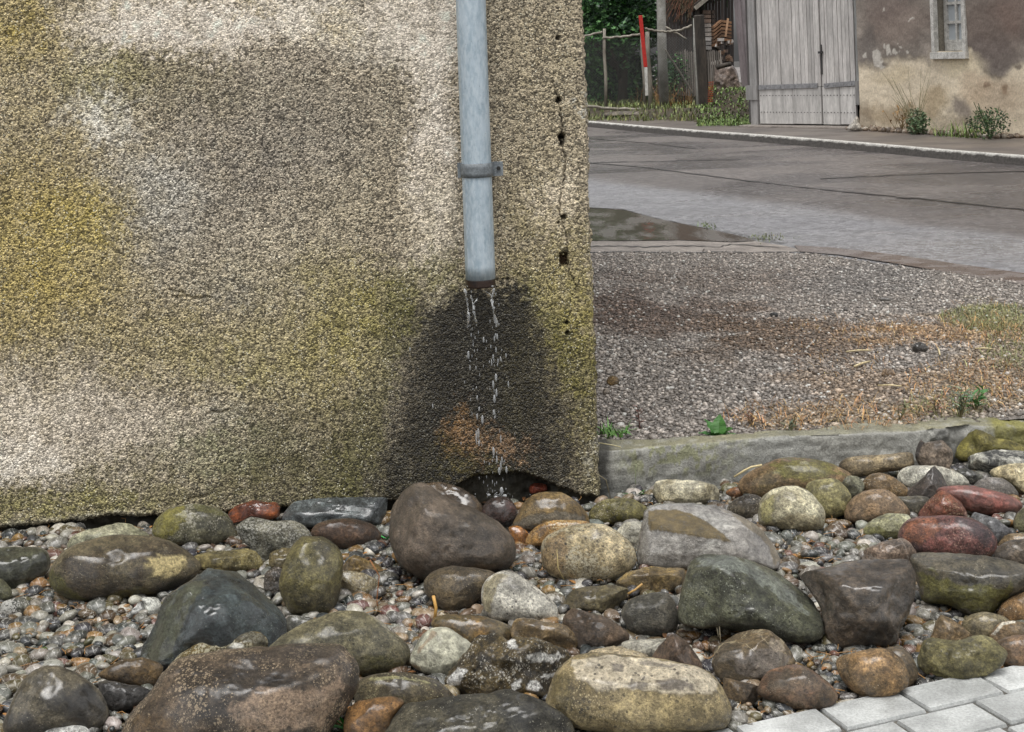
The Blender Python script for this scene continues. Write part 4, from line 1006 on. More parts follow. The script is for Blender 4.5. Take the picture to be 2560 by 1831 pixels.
rock(3, S_, 'grey-brown stone at the right edge', 'grey-brown rounded stone at the right edge above the large mossy boulder',
     [(2048,705),(2080,652),(2150,622),(2260,620),(2310,690),(2280,770),(2180,770),(2080,740)], (92,82,72), (80,72,64), wet=.55, cat='stone', by=790)
rock(3, B_, 'large mossy brown-green boulder', 'large brown boulder with a green mossy front at the right edge',
     [(1610,725),(1640,692),(1800,688),(2000,702),(2200,750),(2280,800),(2230,880),(2110,950),(2020,1012),(1920,1022),(1800,965),(1680,945),(1650,850),(1630,775)],
     (84,78,66), (68,64,54), wet=.55, amp=.014, box=.8, sub=6, planes=[((0,.9,.65),.72)], spa=.08, moss=.15, grain=.7,
     patches=[([(1650,800),(1720,790),(1850,860),(2000,850),(2150,860),(2120,960),(1950,1030),(1800,980),(1680,950)], (92,88,26), 30, .85)])
rock(3, B_, 'pinkish grey angular stone', 'pinkish grey angular stone behind the wet brown block',
     [(1328,750),(1360,682),(1450,640),(1560,616),(1622,648),(1650,700),(1620,760),(1450,780)], (136,118,106), (114,100,90), facets=5, ang=.5, wet=.4, amp=.02, vein=.5, sp=(176,166,156), by=810)
rock(3, B_, 'wet brown block', 'big wet brown block with a flat top right of the grey-green wedge boulder',
     [(1038,815),(1075,788),(1200,765),(1300,730),(1450,718),(1600,720),(1642,790),(1642,880),(1605,990),(1560,1080),(1540,1165),(1400,1175),(1250,1190),(1180,1140),(1150,1000),(1095,900)],
     (86,74,62), (66,58,50), ang=.5, box=.72, wet=.75, amp=.012, ridg=.15, sub=6, thick=1.0, spa=.06, facets=1, sp=(160,150,136),
     planes=[((0,.95,.55),.66), ((-.75,-.05,.65),.72), ((.75,.05,.62),.74), ((.1,-.75,.65),.84), ((.05,0,1),.88)])
rock(3, B_, 'grey-green wedge boulder', 'big grey-green wedge-shaped boulder sloping down to the right, pitted on its left face',
     [(408,1040),(420,900),(450,790),(500,697),(620,690),(760,720),(900,768),(1020,840),(1100,920),(1150,1010),(1160,1120),(1100,1165),(980,1155),(850,1120),(640,1085),(500,1085)],
     (82,84,68), (64,66,54), wet=.55, box=.78, amp=.014, sub=6, thick=.95, spa=.16, sp=(160,164,146), pit=.8, grain=.8, moss=.1,
     planes=[((.55,.75,.45),.62), ((-.5,-.1,.85),.78), ((.35,.1,.9),.86), ((-.3,.9,.3),.8)],
     patches=[([(480,700),(640,690),(760,730),(900,790),(1020,900),(1080,1010),(1020,990),(900,880),(760,800),(560,760)], (124,130,120), 20, .6), ([(820,760),(960,790),(1080,900),(1060,920),(960,840),(850,790)], (84,80,40), 12, .6)])
rock(3, B_, 'wet striped slab boulder', 'big smooth grey slab-like boulder with wet shiny stripes around a dry olive triangle',
     [(193,725),(200,620),(222,520),(232,470),(310,436),(450,428),(600,440),(700,480),(800,540),(880,620),(937,715),(925,775),(850,785),(760,780),(600,790),(440,795),(300,785),(208,770)],
     (142,140,134), (124,120,114), wet=1.2, moss=0, box=.76, amp=.006, sub=6, thick=.9, pit=.05, grain=.22, scale=4, planes=[((.1,.9,.6),.62), ((-.1,-.2,1),.86), ((.7,.4,.6),.84)],
     patches=[([(250,470),(400,465),(520,510),(640,590),(690,635),(560,615),(400,590),(250,575)], (92,78,48), 5, 1, .27),
              ([(200,700),(450,700),(700,720),(900,760),(880,790),(200,780)], (92,84,74), 5, .6), ([(560,440),(720,485),(830,560),(900,640),(940,730),(905,760),(880,660),(800,580),(700,505)], (110,98,76), 6, .8, .2)])
rock(3, S_, 'dark mottled round stone', 'small dark mottled round stone between the striped slab and the cream boulder',
     [(662,460),(720,402),(800,388),(852,420),(840,500),(770,525),(700,500)], (92,84,70), (58,52,46), cat='stone', spa=.3, sp=(186,176,156), wet=.5)
rock(3, S_, 'orange-brown pebble stone', 'flat orange-brown stone near the cream angular block',
     [(655,375),(700,350),(760,355),(775,375),(740,398),(680,402)], (132,90,54), (108,74,46), cat='stone', wet=.5, sub=5, by=415)
rock(3, B_, 'small dark grey rounded boulder', 'small dark grey rounded boulder left of the grey-green wedge boulder',
     [(108,1000),(150,940),(240,900),(330,898),(390,950),(408,1050),(370,1112),(280,1128),(170,1115),(130,1060)], (86,82,74), (72,70,64), wet=.5, amp=.012, spa=.04, planes=[((-.1,.8,.7),.86)])
rock(3, SL, 'light grey flat slab', 'light grey flat slab lying behind the dark brown pyramid rock',
     [(115,1160),(180,1135),(350,1122),(420,1140),(380,1220),(250,1250),(110,1235)], (158,154,140), (140,136,122), cat='slab', facets=2, planes=[((0,1,.3),.5)], wet=.3, by=1260)
rock(3, B_, 'dark brown pyramid rock', 'dark brown pyramid-shaped rock behind the long tan boulder',
     [(250,1240),(310,1170),(372,1113),(440,1140),(530,1250),(570,1300),(480,1320),(350,1310)], (86,70,58), (68,58,50), facets=2, ang=.9, wet=.5, planes=[((-.7,.25,.65),.55), ((.75,.3,.6),.55)], amp=.012, by=1320)
rock(3, SL, 'cream crumbly slab', 'cream crumbly slab just behind the long tan boulder',
     [(-60,1210),(40,1175),(150,1170),(255,1228),(180,1280),(-40,1280)], (172,158,130), (150,136,108), cat='slab', facets=3, planes=[((0,1,.4),.55)], wet=.3, by=1290, spa=.2, amp=.04)
rock(3, B_, 'layered brown veined rock', 'brown angular rock crossed by thin pale veins, below the grey-green wedge boulder',
     [(578,1280),(610,1170),(700,1100),(800,1078),(880,1090),(950,1150),(1015,1260),(960,1330),(850,1370),(740,1390),(640,1370)],
     (98,84,62), (84,74,60), facets=4, ang=.5, wet=.5, vein=.8, sp=(176,160,124), amp=.02, scale=11, planes=[((.4,-.1,.9),.82), ((-.3,.8,.5),.75)],
     patches=[([(700,1260),(820,1190),(900,1170),(1000,1230),(960,1300),(820,1350),(720,1330)], (112,102,92), 10, .8), ([(880,1120),(950,1150),(990,1210),(920,1220),(870,1180)], (160,144,122), 10, .75)])
rock(3, S_, 'brown layered wedge', 'small brown layered stone between the long tan boulder and the red-brown boulder',
     [(640,1340),(700,1350),(820,1385),(822,1470),(750,1495),(672,1478),(645,1410)], (92,76,54), (72,60,46), facets=4, ang=.6, ridg=.5, amp=.03, cat='stone', wet=.6)
rock(3, B_, 'red-brown foreground boulder', 'smooth red-brown boulder near the paving, left of the tan-brown double boulder',
     [(818,1410),(860,1315),(950,1275),(1050,1272),(1150,1330),(1220,1400),(1233,1450),(1185,1495),(1050,1512),(985,1505),(940,1480),(860,1450)],
     (120,88,68), (92,76,60), wet=.5, amp=.008, planes=[((-.2,.85,.6),.8), ((.5,-.1,.85),.88)], spa=.05, patches=[([(870,1310),(960,1290),(1010,1300),(960,1390),(880,1400)], (88,78,62), 16, .6)])
rock(3, B_, 'olive-brown partner boulder', 'olive-brown rounded boulder pressed against the right of the tan-brown boulder',
     [(1470,1200),(1560,1180),(1630,1240),(1655,1330),(1600,1400),(1520,1400),(1460,1300)], (116,98,74), (96,82,62), wet=.5, amp=.01, by=1415, dy=.03)
rock(3, B_, 'tan-brown boulder by the paving', 'smooth tan-brown boulder next to the paving, flat on its left side',
     [(1226,1265),(1260,1222),(1380,1195),(1480,1190),(1560,1235),(1602,1320),(1592,1390),(1500,1442),(1400,1452),(1310,1410),(1250,1340)],
     (136,108,74), (108,90,66), wet=.45, amp=.008, planes=[((-.5,.3,.8),.88)], spa=.04)
rock(3, B_, 'olive angular rock by the paving', 'angular yellow-olive rock with ledges at the edge of the paving',
     [(1643,1245),(1680,1150),(1720,1130),(1850,1150),(1980,1110),(2080,1150),(2132,1200),(2080,1280),(2000,1335),(1850,1358),(1700,1320),(1650,1290)],
     (130,124,86), (106,100,66), facets=6, ang=.65, wet=.3, amp=.035, ridg=.3, sub=6, moss=.2, mcol=(120,112,48), planes=[((0,.95,.5),.6)])
rock(3, B_, 'tan triangular stone', 'tan triangular stone behind the angular yellow-olive rock',
     [(1712,1140),(1740,1060),(1770,1013),(1850,1050),(1935,1120),(1900,1180),(1760,1180)], (124,104,76), (110,94,70), facets=2, ang=.6, wet=.4, amp=.01, by=1190)
rock(3, B_, 'olive-tan rounded boulder', 'olive-tan rounded boulder right behind the tan triangular stone',
     [(1878,1065),(1930,1015),(2010,1000),(2125,1040),(2130,1120),(2030,1150),(1930,1150)], (116,106,82), (102,94,72), wet=.4, amp=.01, by=1170)
rock(3, B_, 'tan boulder with a white vein', 'tan boulder crossed by a curved white vein at the right edge',
     [(2025,1120),(2090,1050),(2204,1055),(2290,1110),(2280,1190),(2130,1190),(2050,1170)], (130,108,82), (112,96,74), wet=.4, amp=.01, by=1200,
     patches=[([(2035,1115),(2090,1052),(2160,1042),(2160,1056),(2100,1066),(2050,1120)], (206,198,178), 3, .9)])
rock(3, B_, 'brown boulder at the lower right edge', 'smooth brown boulder at the right edge just above the paving',
     [(2050,1160),(2150,1118),(2260,1120),(2320,1180),(2290,1270),(2204,1290),(2110,1285),(2070,1230)], (118,94,72), (100,84,66), wet=.45, amp=.008)
rock(3, B_, 'orange-tan boulder at the right edge', 'orange-tan boulder at the right edge below the large mossy brown-green boulder',
     [(2068,1010),(2110,940),(2204,898),(2300,930),(2310,1040),(2204,1070),(2110,1060)], (148,116,78), (124,98,68), wet=.5, amp=.012, spa=.08)
# ------------------------------------------------------------------ ground, paving, pebble bed
def grid_mesh(name, mat, xs, ys, zf, attrs=None, kind='structure', colf=None):
    X, Y = np.meshgrid(xs, ys, indexing='ij'); Z = zf(X, Y)
    V = np.stack([X.ravel(), Y.ravel(), Z.ravel()], -1); I = np.arange(X.size).reshape(X.shape)
    Fc = np.stack([I[:-1, :-1], I[1:, :-1], I[1:, 1:], I[:-1, 1:]], -1).reshape(-1, 4)
    at_ = {'col': colf(V)} if colf else None
    o = link(name, mesh_from(name, V, Fc, mat, True, at_)); o['kind'] = kind; return o
def sheet(name, mat, pts, z, kind='structure'):
    V = np.array([(p[0], p[1], z) for p in pts]); o = link(name, mesh_from(name, V, [list(range(len(pts)))], mat, False)); o['kind'] = kind; return o
M_SOIL = simple_mat('dark_wet_soil', (52, 46, 38), (36, 32, 28), 12, 0.6, 90, 0.01)
def zbed(X, Y): return -0.012 + 0.012 * fbm(p2(np.asarray(X) * 5, np.asarray(Y) * 5), 3, 61)
grid_mesh('ground', M_SOIL, np.linspace(-90, 90, 40), np.concatenate([np.linspace(-12, 2, 10), np.linspace(20, 160, 30)]), lambda X, Y: X * 0 - 0.06)
grid_mesh('bed_soil', M_SOIL, np.arange(-3.2, 3.2, 0.04), np.arange(2.2, 5.0, 0.04), lambda X, Y: zbed(X, Y) - 0.012)

# paving of pale setts in the bottom right corner
t = NT('paving_stone', 0.7); v = t.coord('Object')
sepa = t.attr('col')
n2 = t.noise(v, 160, 5, 0.7); n1 = t.noise(v, 9, 5, 0.6)
c = t.mix(1.0, sepa, t.grey(t.ramp(n2, 0.25, 0.75, 0.72, 1.2)), 'MULTIPLY'); c = t.mix(1.0, c, t.grey(t.ramp(n1, 0.35, 0.65, 0.74, 1.1)), 'MULTIPLY')
c = t.mix(t.math('MULTIPLY', t.ramp(t.vor(v, 110), 0.10, 0.06), 0.6), c, L(80, 78, 74)); t.base(c)
t.rough(t.ramp(n1, 0.35, 0.65, 0.35, 0.7)); t.bump(n2, 0.0016); M_PAVE = t.m
E0, E1 = gnd(1835, 1812, 0.012), gnd(2560, 1652, 0.012)
ex = (E1 - E0)[:2] / np.linalg.norm((E1 - E0)[:2]); ey = np.array([ex[1], -ex[0]])
mb = MB(); rng = random.Random(4)
row = 0.0; k = 0
V_ = []; F_ = []; Cc_ = []; nv = 0
while row < 1.6:
    rw = 0.118 + rng.uniform(-0.003, 0.003); s_ = -3.6 + rng.uniform(0, 0.2) + (0.09 if k % 2 else 0)
    while s_ < 3.2:
        ln = rng.uniform(0.19, 0.235); g_ = 0.011
        j = lambda: rng.uniform(-0.0035, 0.0035)
        c4 = [(s_ + g_ / 2 + j(), row + g_ / 2 + j()), (s_ + ln - g_ / 2 + j(), row + g_ / 2 + j()), (s_ + ln - g_ / 2 + j(), row + rw - g_ / 2 + j()), (s_ + g_ / 2 + j(), row + rw - g_ / 2 + j())]
        col = lin(np.array((178, 180, 178)) + rng.uniform(-14, 10)); top = 0.012 + rng.uniform(-0.002, 0.002)
        cm = np.mean(c4, 0); ring = []
        for shr, zz in ((1.0, -0.04), (1.0, top - 0.006), (0.96, top)):
            for q in c4:
                q2 = cm + (np.array(q) - cm) * (1 - (1 - shr) * np.array([0.5, 1]))
                P = E0[:2] + ex * q2[0] + ey * q2[1]; ring.append((P[0], P[1], zz))
        V_ += ring; Cc_ += [col] * 12
        for r_ in (0, 4):
            for q in range(4): F_.append((nv + r_ + q, nv + r_ + 4 + q, nv + r_ + 4 + (q + 1) % 4, nv + r_ + (q + 1) % 4))
        F_.append((nv + 8, nv + 11, nv + 10, nv + 9)); nv += 12
        s_ += ln
    row += rw; k += 1
me = mesh_from('paving', np.array(V_), F_, M_PAVE, False, {'col': np.array(Cc_)})
me.flip_normals()
bm = bmesh.new(); bm.from_mesh(me); bmesh.ops.recalc_face_normals(bm, faces=bm.faces); bm.to_mesh(me); bm.free()
opv = link('paving', me); opv['kind'] = 'structure'
M_JOINT = simple_mat('joint_sand', (96, 92, 84), (70, 68, 64), 20, 0.8, 150, 0.003)
q0 = [E0[:2] + ex * a + ey * b for a, b in ((-3.7, 0.0), (3.4, 0.0), (3.4, 1.7), (-3.7, 1.7))]
sheet('paving_joints', M_JOINT, q0, 0.004)

# the stone beam at the edge of the drive
BP = VPlane((0.292, 4.70), (1.474, 4.87))
FT = [(1490, 1128), (1509, 1127), (1646, 1116), (1813, 1104), (1956, 1090), (2146, 1083), (2288, 1078), (2412, 1064), (2560, 1066), (2800, 1060)]
BT = [(1490, 1101), (1509, 1098), (1646, 1097), (1813, 1094), (1956, 1086), (2051, 1079), (2170, 1058), (2288, 1047), (2412, 1045), (2560, 1044), (2800, 1043)]
fs = [BP.hit(*p) for p in FT]
s = np.linspace(fs[0][0], fs[-1][0], 520); zf = np.interp(s, [a[0] for a in fs], [a[1] for a in fs])
bw = []
for (x, y) in BT:
    a, z_ = BP.hit(x, y); zz = np.interp(a, [q[0] for q in fs], [q[1] for q in fs]); P = gnd(x, y, zz); bw.append((a, max(0.05, -(P - BP.o) @ BP.n)))
wk = np.interp(s, [b[0] for b in bw], [b[1] for b in bw]) + 0.02
sec = []
for i in range(26): sec.append((0, i / 25.0, 0))         # up the front
for i in range(1, 15): sec.append((i / 14.0, 1, 1))       # across the top
for i in range(1, 8): sec.append((1, 1 - i / 7.0, 2))
O_, Z_ = [], []
ns_, nc_ = len(s), len(sec)
Vb = np.zeros((ns_, nc_, 3))
for k, (o_, z_, _) in enumerate(sec):
    rnd = 0.008
    zz = -0.08 + (zf + 0.08) * z_; oo = -wk * o_
    if k in (25,): zz = zz - 0.004; oo = oo - 0.003
    P = BP.pt(s, zz, oo); Vb[:, k] = P
q = Vb.reshape(-1, 3); nrm = np.zeros_like(q); sk = np.array([k[2] for k in sec]); sk = np.tile(sk, ns_)
nrm[sk == 0] = BP.n; nrm[sk == 1] = (0, 0, 1); nrm[sk == 2] = -BP.n
px_, py_ = proj(q)
am = 0.010 * fbm(q * np.array([5, 5, 9]), 5, 71, 0.6) + 0.004 * fbm(q * np.array([30, 30, 60]), 4, 72, 0.65) - 0.004 * (np.abs(fbm(q * np.array([4, 4, 26]), 3, 75)) < 0.06)
brk = 0.03 * sst(2300, 2340, px_) * (1 - sst(2400, 2440, px_)) * (0.4 + fbm(q * 22, 3, 76))
q = q + nrm * (am - brk * (sk == 0))[:, None]
colb = np.tile(lin((152, 151, 144)), (len(q), 1))
def paintb(mask, c): 
    global colb
    colb = colb * (1 - mask[:, None]) + lin(c) * mask[:, None]
nf = fbm(q * 30, 4, 81)
paintb(0.9 * (sk == 1) * sst(-0.8, 0.6, nf + 0.4), (126, 122, 96))
paintb(0.6 * (sk == 1) * sst(1880, 2000, px_) * (1 - sst(2150, 2300, px_)), (130, 128, 112))
paintb(0.6 * sst(0.08, 0.22, fbm(q * 55, 4, 83) + 0.10) * sst(1520, 1600, px_) * (1 - sst(1830, 1960, px_)) * sst(1205, 1165, py_) * (sk == 0), (134, 136, 88))
paintb(0.8 * sst(1690, 1740, px_) * (1 - sst(2050, 2200, px_)) * (sk == 0) * sst(-0.3, 0.5, fbm(q * 4, 3, 5)), (158, 158, 152))
paintb(0.9 * sst(2450, 2500, px_ + 30 * nf) * sst(-0.5, 0.1, nf), (124, 120, 62))
paintb(0.88 * (1 - sst(1512, 1538, px_ + 15 * nf)), (46, 45, 42))
paintb(0.6 * sst(2330, 2350, px_) * (1 - sst(2400, 2420, px_)) * (sk == 0), (74, 74, 72))
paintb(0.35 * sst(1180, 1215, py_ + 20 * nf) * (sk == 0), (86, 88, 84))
I = np.arange(ns_ * nc_).reshape(ns_, nc_)
Fc = np.stack([I[:-1, :-1], I[1:, :-1], I[1:, 1:], I[:-1, 1:]], -1).reshape(-1, 4).tolist()
Fc.append(list(reversed(I[0].tolist()))); Fc.append(I[-1].tolist())
t = NT('beam_stone', 0.6); v = t.coord('Object')
n2 = t.noise(v, 150, 5, 0.72); n1 = t.noise(v, 16, 6, 0.65)
c = t.mix(1.0, t.attr('col'), t.grey(t.ramp(n2, 0.25, 0.75, 0.66, 1.34)), 'MULTIPLY'); c = t.mix(1.0, c, t.grey(t.ramp(n1, 0.3, 0.7, 0.78, 1.18)), 'MULTIPLY')
t.base(c); t.rough(t.ramp(n1, 0.3, 0.7, 0.42, 0.75)); t.bump(t.math('ADD', n2, n1), 0.004); M_BEAM = t.m
mid = q.mean(0)
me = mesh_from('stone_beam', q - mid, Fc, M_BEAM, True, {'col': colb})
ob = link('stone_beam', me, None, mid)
tag(ob, 'long low grey stone beam with a broken dark left end, bordering the gravel drive', 'stone beam')

# ------------------------------------------------------------------ pebbles
PAL = [('pale grey', (150, 150, 144), 20), ('mid grey', (116, 118, 116), 22), ('dark slate grey', (66, 70, 74), 24), ('ochre', (152, 116, 66), 8), ('brown', (104, 84, 62), 9),
       ('whitish', (204, 202, 196), 9), ('reddish', (120, 84, 74), 3), ('tan', (150, 132, 104), 10), ('olive', (104, 98, 68), 7)]
PALW = np.array([p[2] for p in PAL], float); PALW /= PALW.sum()
t = NT('pebble', 0.4); v = t.coord('Object')
n1 = t.noise(v, 70, 5, 0.65, 0.6); n2 = t.noise(v, 380, 3, 0.6)
vv = t.math('ABSOLUTE', t.math('SUBTRACT', t.noise(v, 26, 3, 0.5, 1.0), 0.5))
c = t.mix(1.0, t.attr('col'), t.grey(t.ramp(n1, 0.3, 0.7, 0.72, 1.22)), 'MULTIPLY'); c = t.mix(1.0, c, t.grey(t.ramp(n2, 0.25, 0.75, 0.8, 1.2)), 'MULTIPLY')
c = t.mix(t.math('MULTIPLY', t.ramp(vv, 0.012, 0.004), 0.5), c, L(205, 203, 195))
t.base(c); t.rough(t.ramp(n1, 0.35, 0.65, 0.22, 0.5)); t.bump(n2, 0.0006, 0.6)
t.b.inputs['Coat Weight'].default_value = 0.2; t.b.inputs['Coat Roughness'].default_value = 0.12
M_PEB = t.m
rngp = np.random.default_rng(11)
def peb_shape(sub, seed, a, b, c_):
    V0, F0 = ICO[sub]; r = np.random.default_rng(seed)
    q = V0 * np.array([a, b, c_]); e = 2.0
    nrm = V0
    q = q * (1 + 0.13 * fbm(V0 * 1.3 + seed * 2.7, 2, seed % 97)[:, None])
    for k in range(r.integers(0, 3)):
        n = r.normal(size=3); n /= np.linalg.norm(n); pr = q @ n; dm = pr.max() * r.uniform(0.72, 0.92); q = q - np.multiply.outer(np.maximum(0, pr - dm) * 0.8, n)
    return q
def rotm(rng_):
    az = rng_.uniform(0, 2 * np.pi); tx, ty = rng_.normal(0, 0.28, 2)
    cz, sz = np.cos(az), np.sin(az); A = np.array([[cz, -sz, 0], [sz, cz, 0], [0, 0, 1]])
    cx_, sx_ = np.cos(tx), np.sin(tx); B = np.array([[1, 0, 0], [0, cx_, -sx_], [0, sx_, cx_]])
    cy_, sy_ = np.cos(ty), np.sin(ty); D = np.array([[cy_, 0, sy_], [0, 1, 0], [-sy_, 0, cy_]])
    return D @ B @ A
# hand-placed pebbles: crop, x, y, half width, half height, colour index
HP = [(1,250,675,57,50,3),(1,95,955,62,40,3),(1,140,1180,62,60,8),(1,515,1180,80,38,3),(1,30,1185,42,45,5),(1,330,745,60,38,2),(1,690,882,60,48,4),(1,910,895,45,40,1),
      (1,600,1010,60,38,3),(1,700,970,82,42,2),(1,590,1110,70,42,2),(1,645,905,40,28,5),(1,250,885,68,46,0),(1,395,1185,52,40,6),(1,40,1075,60,36,0),(1,250,1130,74,42,0),
      (1,640,790,55,45,1),(1,485,790,52,35,0),(1,530,840,60,40,4),(1,230,800,44,48,1),(1,300,790,44,40,1),(1,480,1040,45,50,1),(1,560,930,44,34,7),(1,150,910,36,34,0),(1,445,935,40,30,5),
      (1,380,800,36,34,0),(1,110,730,40,34,7),(1,165,720,40,30,3),(1,340,930,50,34,2),(1,780,850,30,28,4),(1,820,1000,40,44,7),(1,690,1160,60,40,8),(1,640,1170,44,50,0),(1,60,1290,74,46,4),
      (1,20,1390,40,44,0),(1,110,1360,40,34,7),(1,180,1010,70,30,1),(1,320,1010,70,34,0),(1,740,1110,46,40,0),(1,820,1120,46,46,7),(1,130,1110,50,34,7),(1,470,1100,50,34,8),(1,20,1010,60,44,1),
      (1,1290,420,70,18,1),(1,1350,415,30,24,5),(1,1430,415,50,16,2),(1,1580,405,44,16,2),(1,1200,415,44,24,2),(1,115,408,32,20,0),(1,165,410,20,18,0),(1,240,405,28,20,0),(1,700,1490,40,24,0),
      (1,710,1560,44,24,3),(1,860,1450,40,28,4),(1,760,1590,40,26,1),(1,690,1590,36,28,1),(1,1890,905,70,36,0),(1,780,1530,50,26,4),
      (2,880,950,54,55,6),(2,785,960,38,42,7),(2,790,893,42,28,5),(2,700,925,48,48,1),(2,740,860,70,36,1),(2,700,640,60,34,2),(2,480,497,70,24,0),(2,620,380,34,36,1),(2,660,590,40,38,2),
      (2,425,830,55,52,2),(2,550,555,36,22,2),(2,612,520,22,20,5),(2,600,490,46,22,1),(2,840,835,50,38,2),(2,845,780,45,28,7),(2,760,812,55,24,3),(2,735,775,35,24,6),(2,650,795,46,26,4),
      (2,1650,760,44,48,3),(2,1732,785,30,26,5),(2,880,870,50,30,1),(2,640,840,50,28,4),(2,560,820,46,24,2),(2,500,830,22,30,0),(2,1070,885,52,24,4),(2,1150,905,40,20,0),(2,980,890,34,22,1),
      (2,1620,655,44,26,1),(2,1550,605,50,24,2),(2,1480,590,30,26,0),(2,1500,540,36,24,0),(2,1570,545,36,24,4),(2,1460,620,44,26,2),(2,1740,685,52,34,4),(2,1560,640,40,24,0),(2,1620,700,40,24,4),
      (2,1700,830,26,34,1),(2,2055,855,30,26,1),(2,2000,910,34,18,5),(2,2080,890,50,20,2),(2,1870,700,50,24,4),(2,640,455,30,22,0),(2,690,985,60,28,1),(2,400,530,44,26,1),(2,740,740,40,18,1),
      (2,800,725,40,22,7),(2,660,760,50,18,0),(2,760,690,50,18,2),(2,820,690,40,18,0),(2,870,645,40,22,2),(2,1990,330,60,26,0),(2,2060,310,50,22,0),(2,1970,300,44,24,4),
      (3,900,568,40,36,2),(3,1100,615,40,46,5),(3,1280,662,52,32,1),(3,970,605,34,34,1),(3,1060,695,34,30,4),(3,1140,690,48,32,2),(3,1180,625,40,22,1),(3,1250,600,44,30,4),(3,1320,600,40,30,2),
      (3,1360,550,36,30,0),(3,1400,610,42,22,3),(3,1225,645,26,26,0),(3,1310,720,30,30,1),(3,1240,730,36,26,2),(3,1180,720,44,24,1),(3,1090,765,60,30,5),(3,1060,748,80,22,1),(3,1200,530,40,22,3),
      (3,1260,540,50,24,4),(3,970,545,28,20,3),(3,1185,575,30,20,3),(3,1150,550,30,22,4),(3,985,700,34,26,6),(3,960,740,40,22,1),(3,930,640,24,24,0),(3,960,665,24,22,2),(3,1200,765,50,20,1),
      (3,240,415,30,26,6),(3,290,432,34,20,1),(3,300,450,36,16,0),(3,645,315,30,26,0),(3,680,340,26,24,1),(3,655,415,30,30,1),(3,95,525,66,28,0),(3,25,500,34,20,4),
      (3,485,1120,44,26,3),(3,655,1095,30,30,8),(3,550,1175,34,30,3),(3,125,935,26,22,0),(3,110,890,30,30,1),(3,60,960,40,24,1),(3,185,1108,28,22,0),(3,240,1125,30,16,5),(3,430,1110,40,26,7),(3,560,1110,40,26,2),
      (3,1670,985,44,26,1),(3,1620,1035,44,28,2),(3,1700,1075,30,22,0),(3,1630,1090,55,30,1),(3,1710,1030,30,20,5),(3,1590,1130,40,26,0),(3,1690,1115,40,22,1),(3,1540,1155,46,22,6),(3,1650,1160,40,22,0),
      (3,1140,1190,50,26,1),(3,1210,1190,46,28,2),(3,1260,1175,40,18,2),(3,1080,1230,50,24,0),(3,1150,1240,40,24,1),(3,1060,1165,34,30,4),(3,1130,1150,40,22,0),(3,985,1178,36,22,5),(3,1340,1190,60,26,1),
      (3,1210,1290,26,24,1),(3,1160,1310,30,24,1),(3,1220,1250,36,24,0),(3,1240,1350,44,26,2),(3,1250,1390,40,22,1),(3,1190,1360,30,24,1),(3,1610,1195,40,30,6),(3,1500,1180,44,20,4),
      (3,885,1480,46,36,1),(3,810,1532,50,20,5),(3,920,1525,40,24,1),(3,985,1530,42,22,7),(3,770,1570,50,24,7),(3,700,1540,50,28,1),(3,700,1595,50,28,1),(3,780,1600,50,22,1),(3,860,1580,36,20,2),(3,1280,1468,54,14,5),
      (3,1370,1440,34,14,4),(3,1290,1440,48,20,1),(3,1060,1522,40,18,7),(3,650,1500,30,20,2),(3,1100,1500,30,18,1),(3,510,1185,34,34,4),(3,530,1240,44,24,4),(3,590,1190,20,24,0),(3,1850,1010,50,22,1),(3,1880,1045,30,18,0),
      (3,700,1350,0,0,0)]
def inside_rock(P, mar=0.0):
    P = np.atleast_2d(P); r_in = np.zeros(len(P), bool)
    for r in ROCKS:
        d = P - r['C']; k = (np.abs(d @ r['e1']) / (r['w'] + mar)) ** 2.3 + (np.abs(d @ r['e2']) / (r['h'] + mar)) ** 2.3 + (np.abs(d @ r['d']) / (r['T'] + mar)) ** 2.3
        r_in |= k < 0.9
    return r_in
def hidden(P):
    px, py = proj(P); h = np.zeros(len(P), bool)
    for r in ROCKS:
        k = (r['C'][1] - 0.3 * r['T'] < P[:, 1])
        if k.any():
            sd = poly_sd(px[k], py[k], r['poly'][::4]); h[np.where(k)[0][sd < -4]] = True
    return h
cands = []       # (P, a, b, c, colour index, hand placed)
for cr, x, y, hw_, hh_, ci in HP:
    if hw_ == 0: continue
    (sx, sy), = topx(cr, [(x, y)]); kk = CROP[cr][2]
    P = gnd(sx, sy + hh_ * kk * 0.6, 0.0); a = hw_ * kk / F * P[1]; b = hh_ * kk / F * P[1]
    cc = min(b, a) * 0.92; P = at(sx, sy, P[1])
    cands.append((P, a, min(a, b * 1.25), cc, ci, True))
# fill the bed layer by layer with sizes drawn from a skewed distribution
taken = []
def fill(n, zoff, rmin, rmax, pw, step):
    gx = np.arange(-2.1, 2.6, step); gy = np.arange(2.75, 4.95, step)
    X, Y = np.meshgrid(gx, gy); X = X.ravel() + rngp.uniform(-0.5, 0.5, X.size) * step; Y = Y.ravel() + rngp.uniform(-0.5, 0.5, Y.size) * step
    wl = WP.pt(np.zeros(1), np.zeros(1))[0]
    ywall = np.interp(X, [-3, 0.27, 0.30, 3.5], [4.39, 4.60, 4.69, 5.16])
    pe = (np.stack([X, Y], -1) - E0[:2]) @ ey
    k = (Y < ywall) & (pe < -0.004)
    X, Y = X[k], Y[k]; R = rmin + (rmax - rmin) * rngp.random(len(X)) ** pw
    z = zbed(X, Y) + zoff * 1.0 + R * 0.25
    P = np.stack([X, Y, z], -1); ok = ~inside_rock(P, 0.0)
    return P[ok], R[ok]
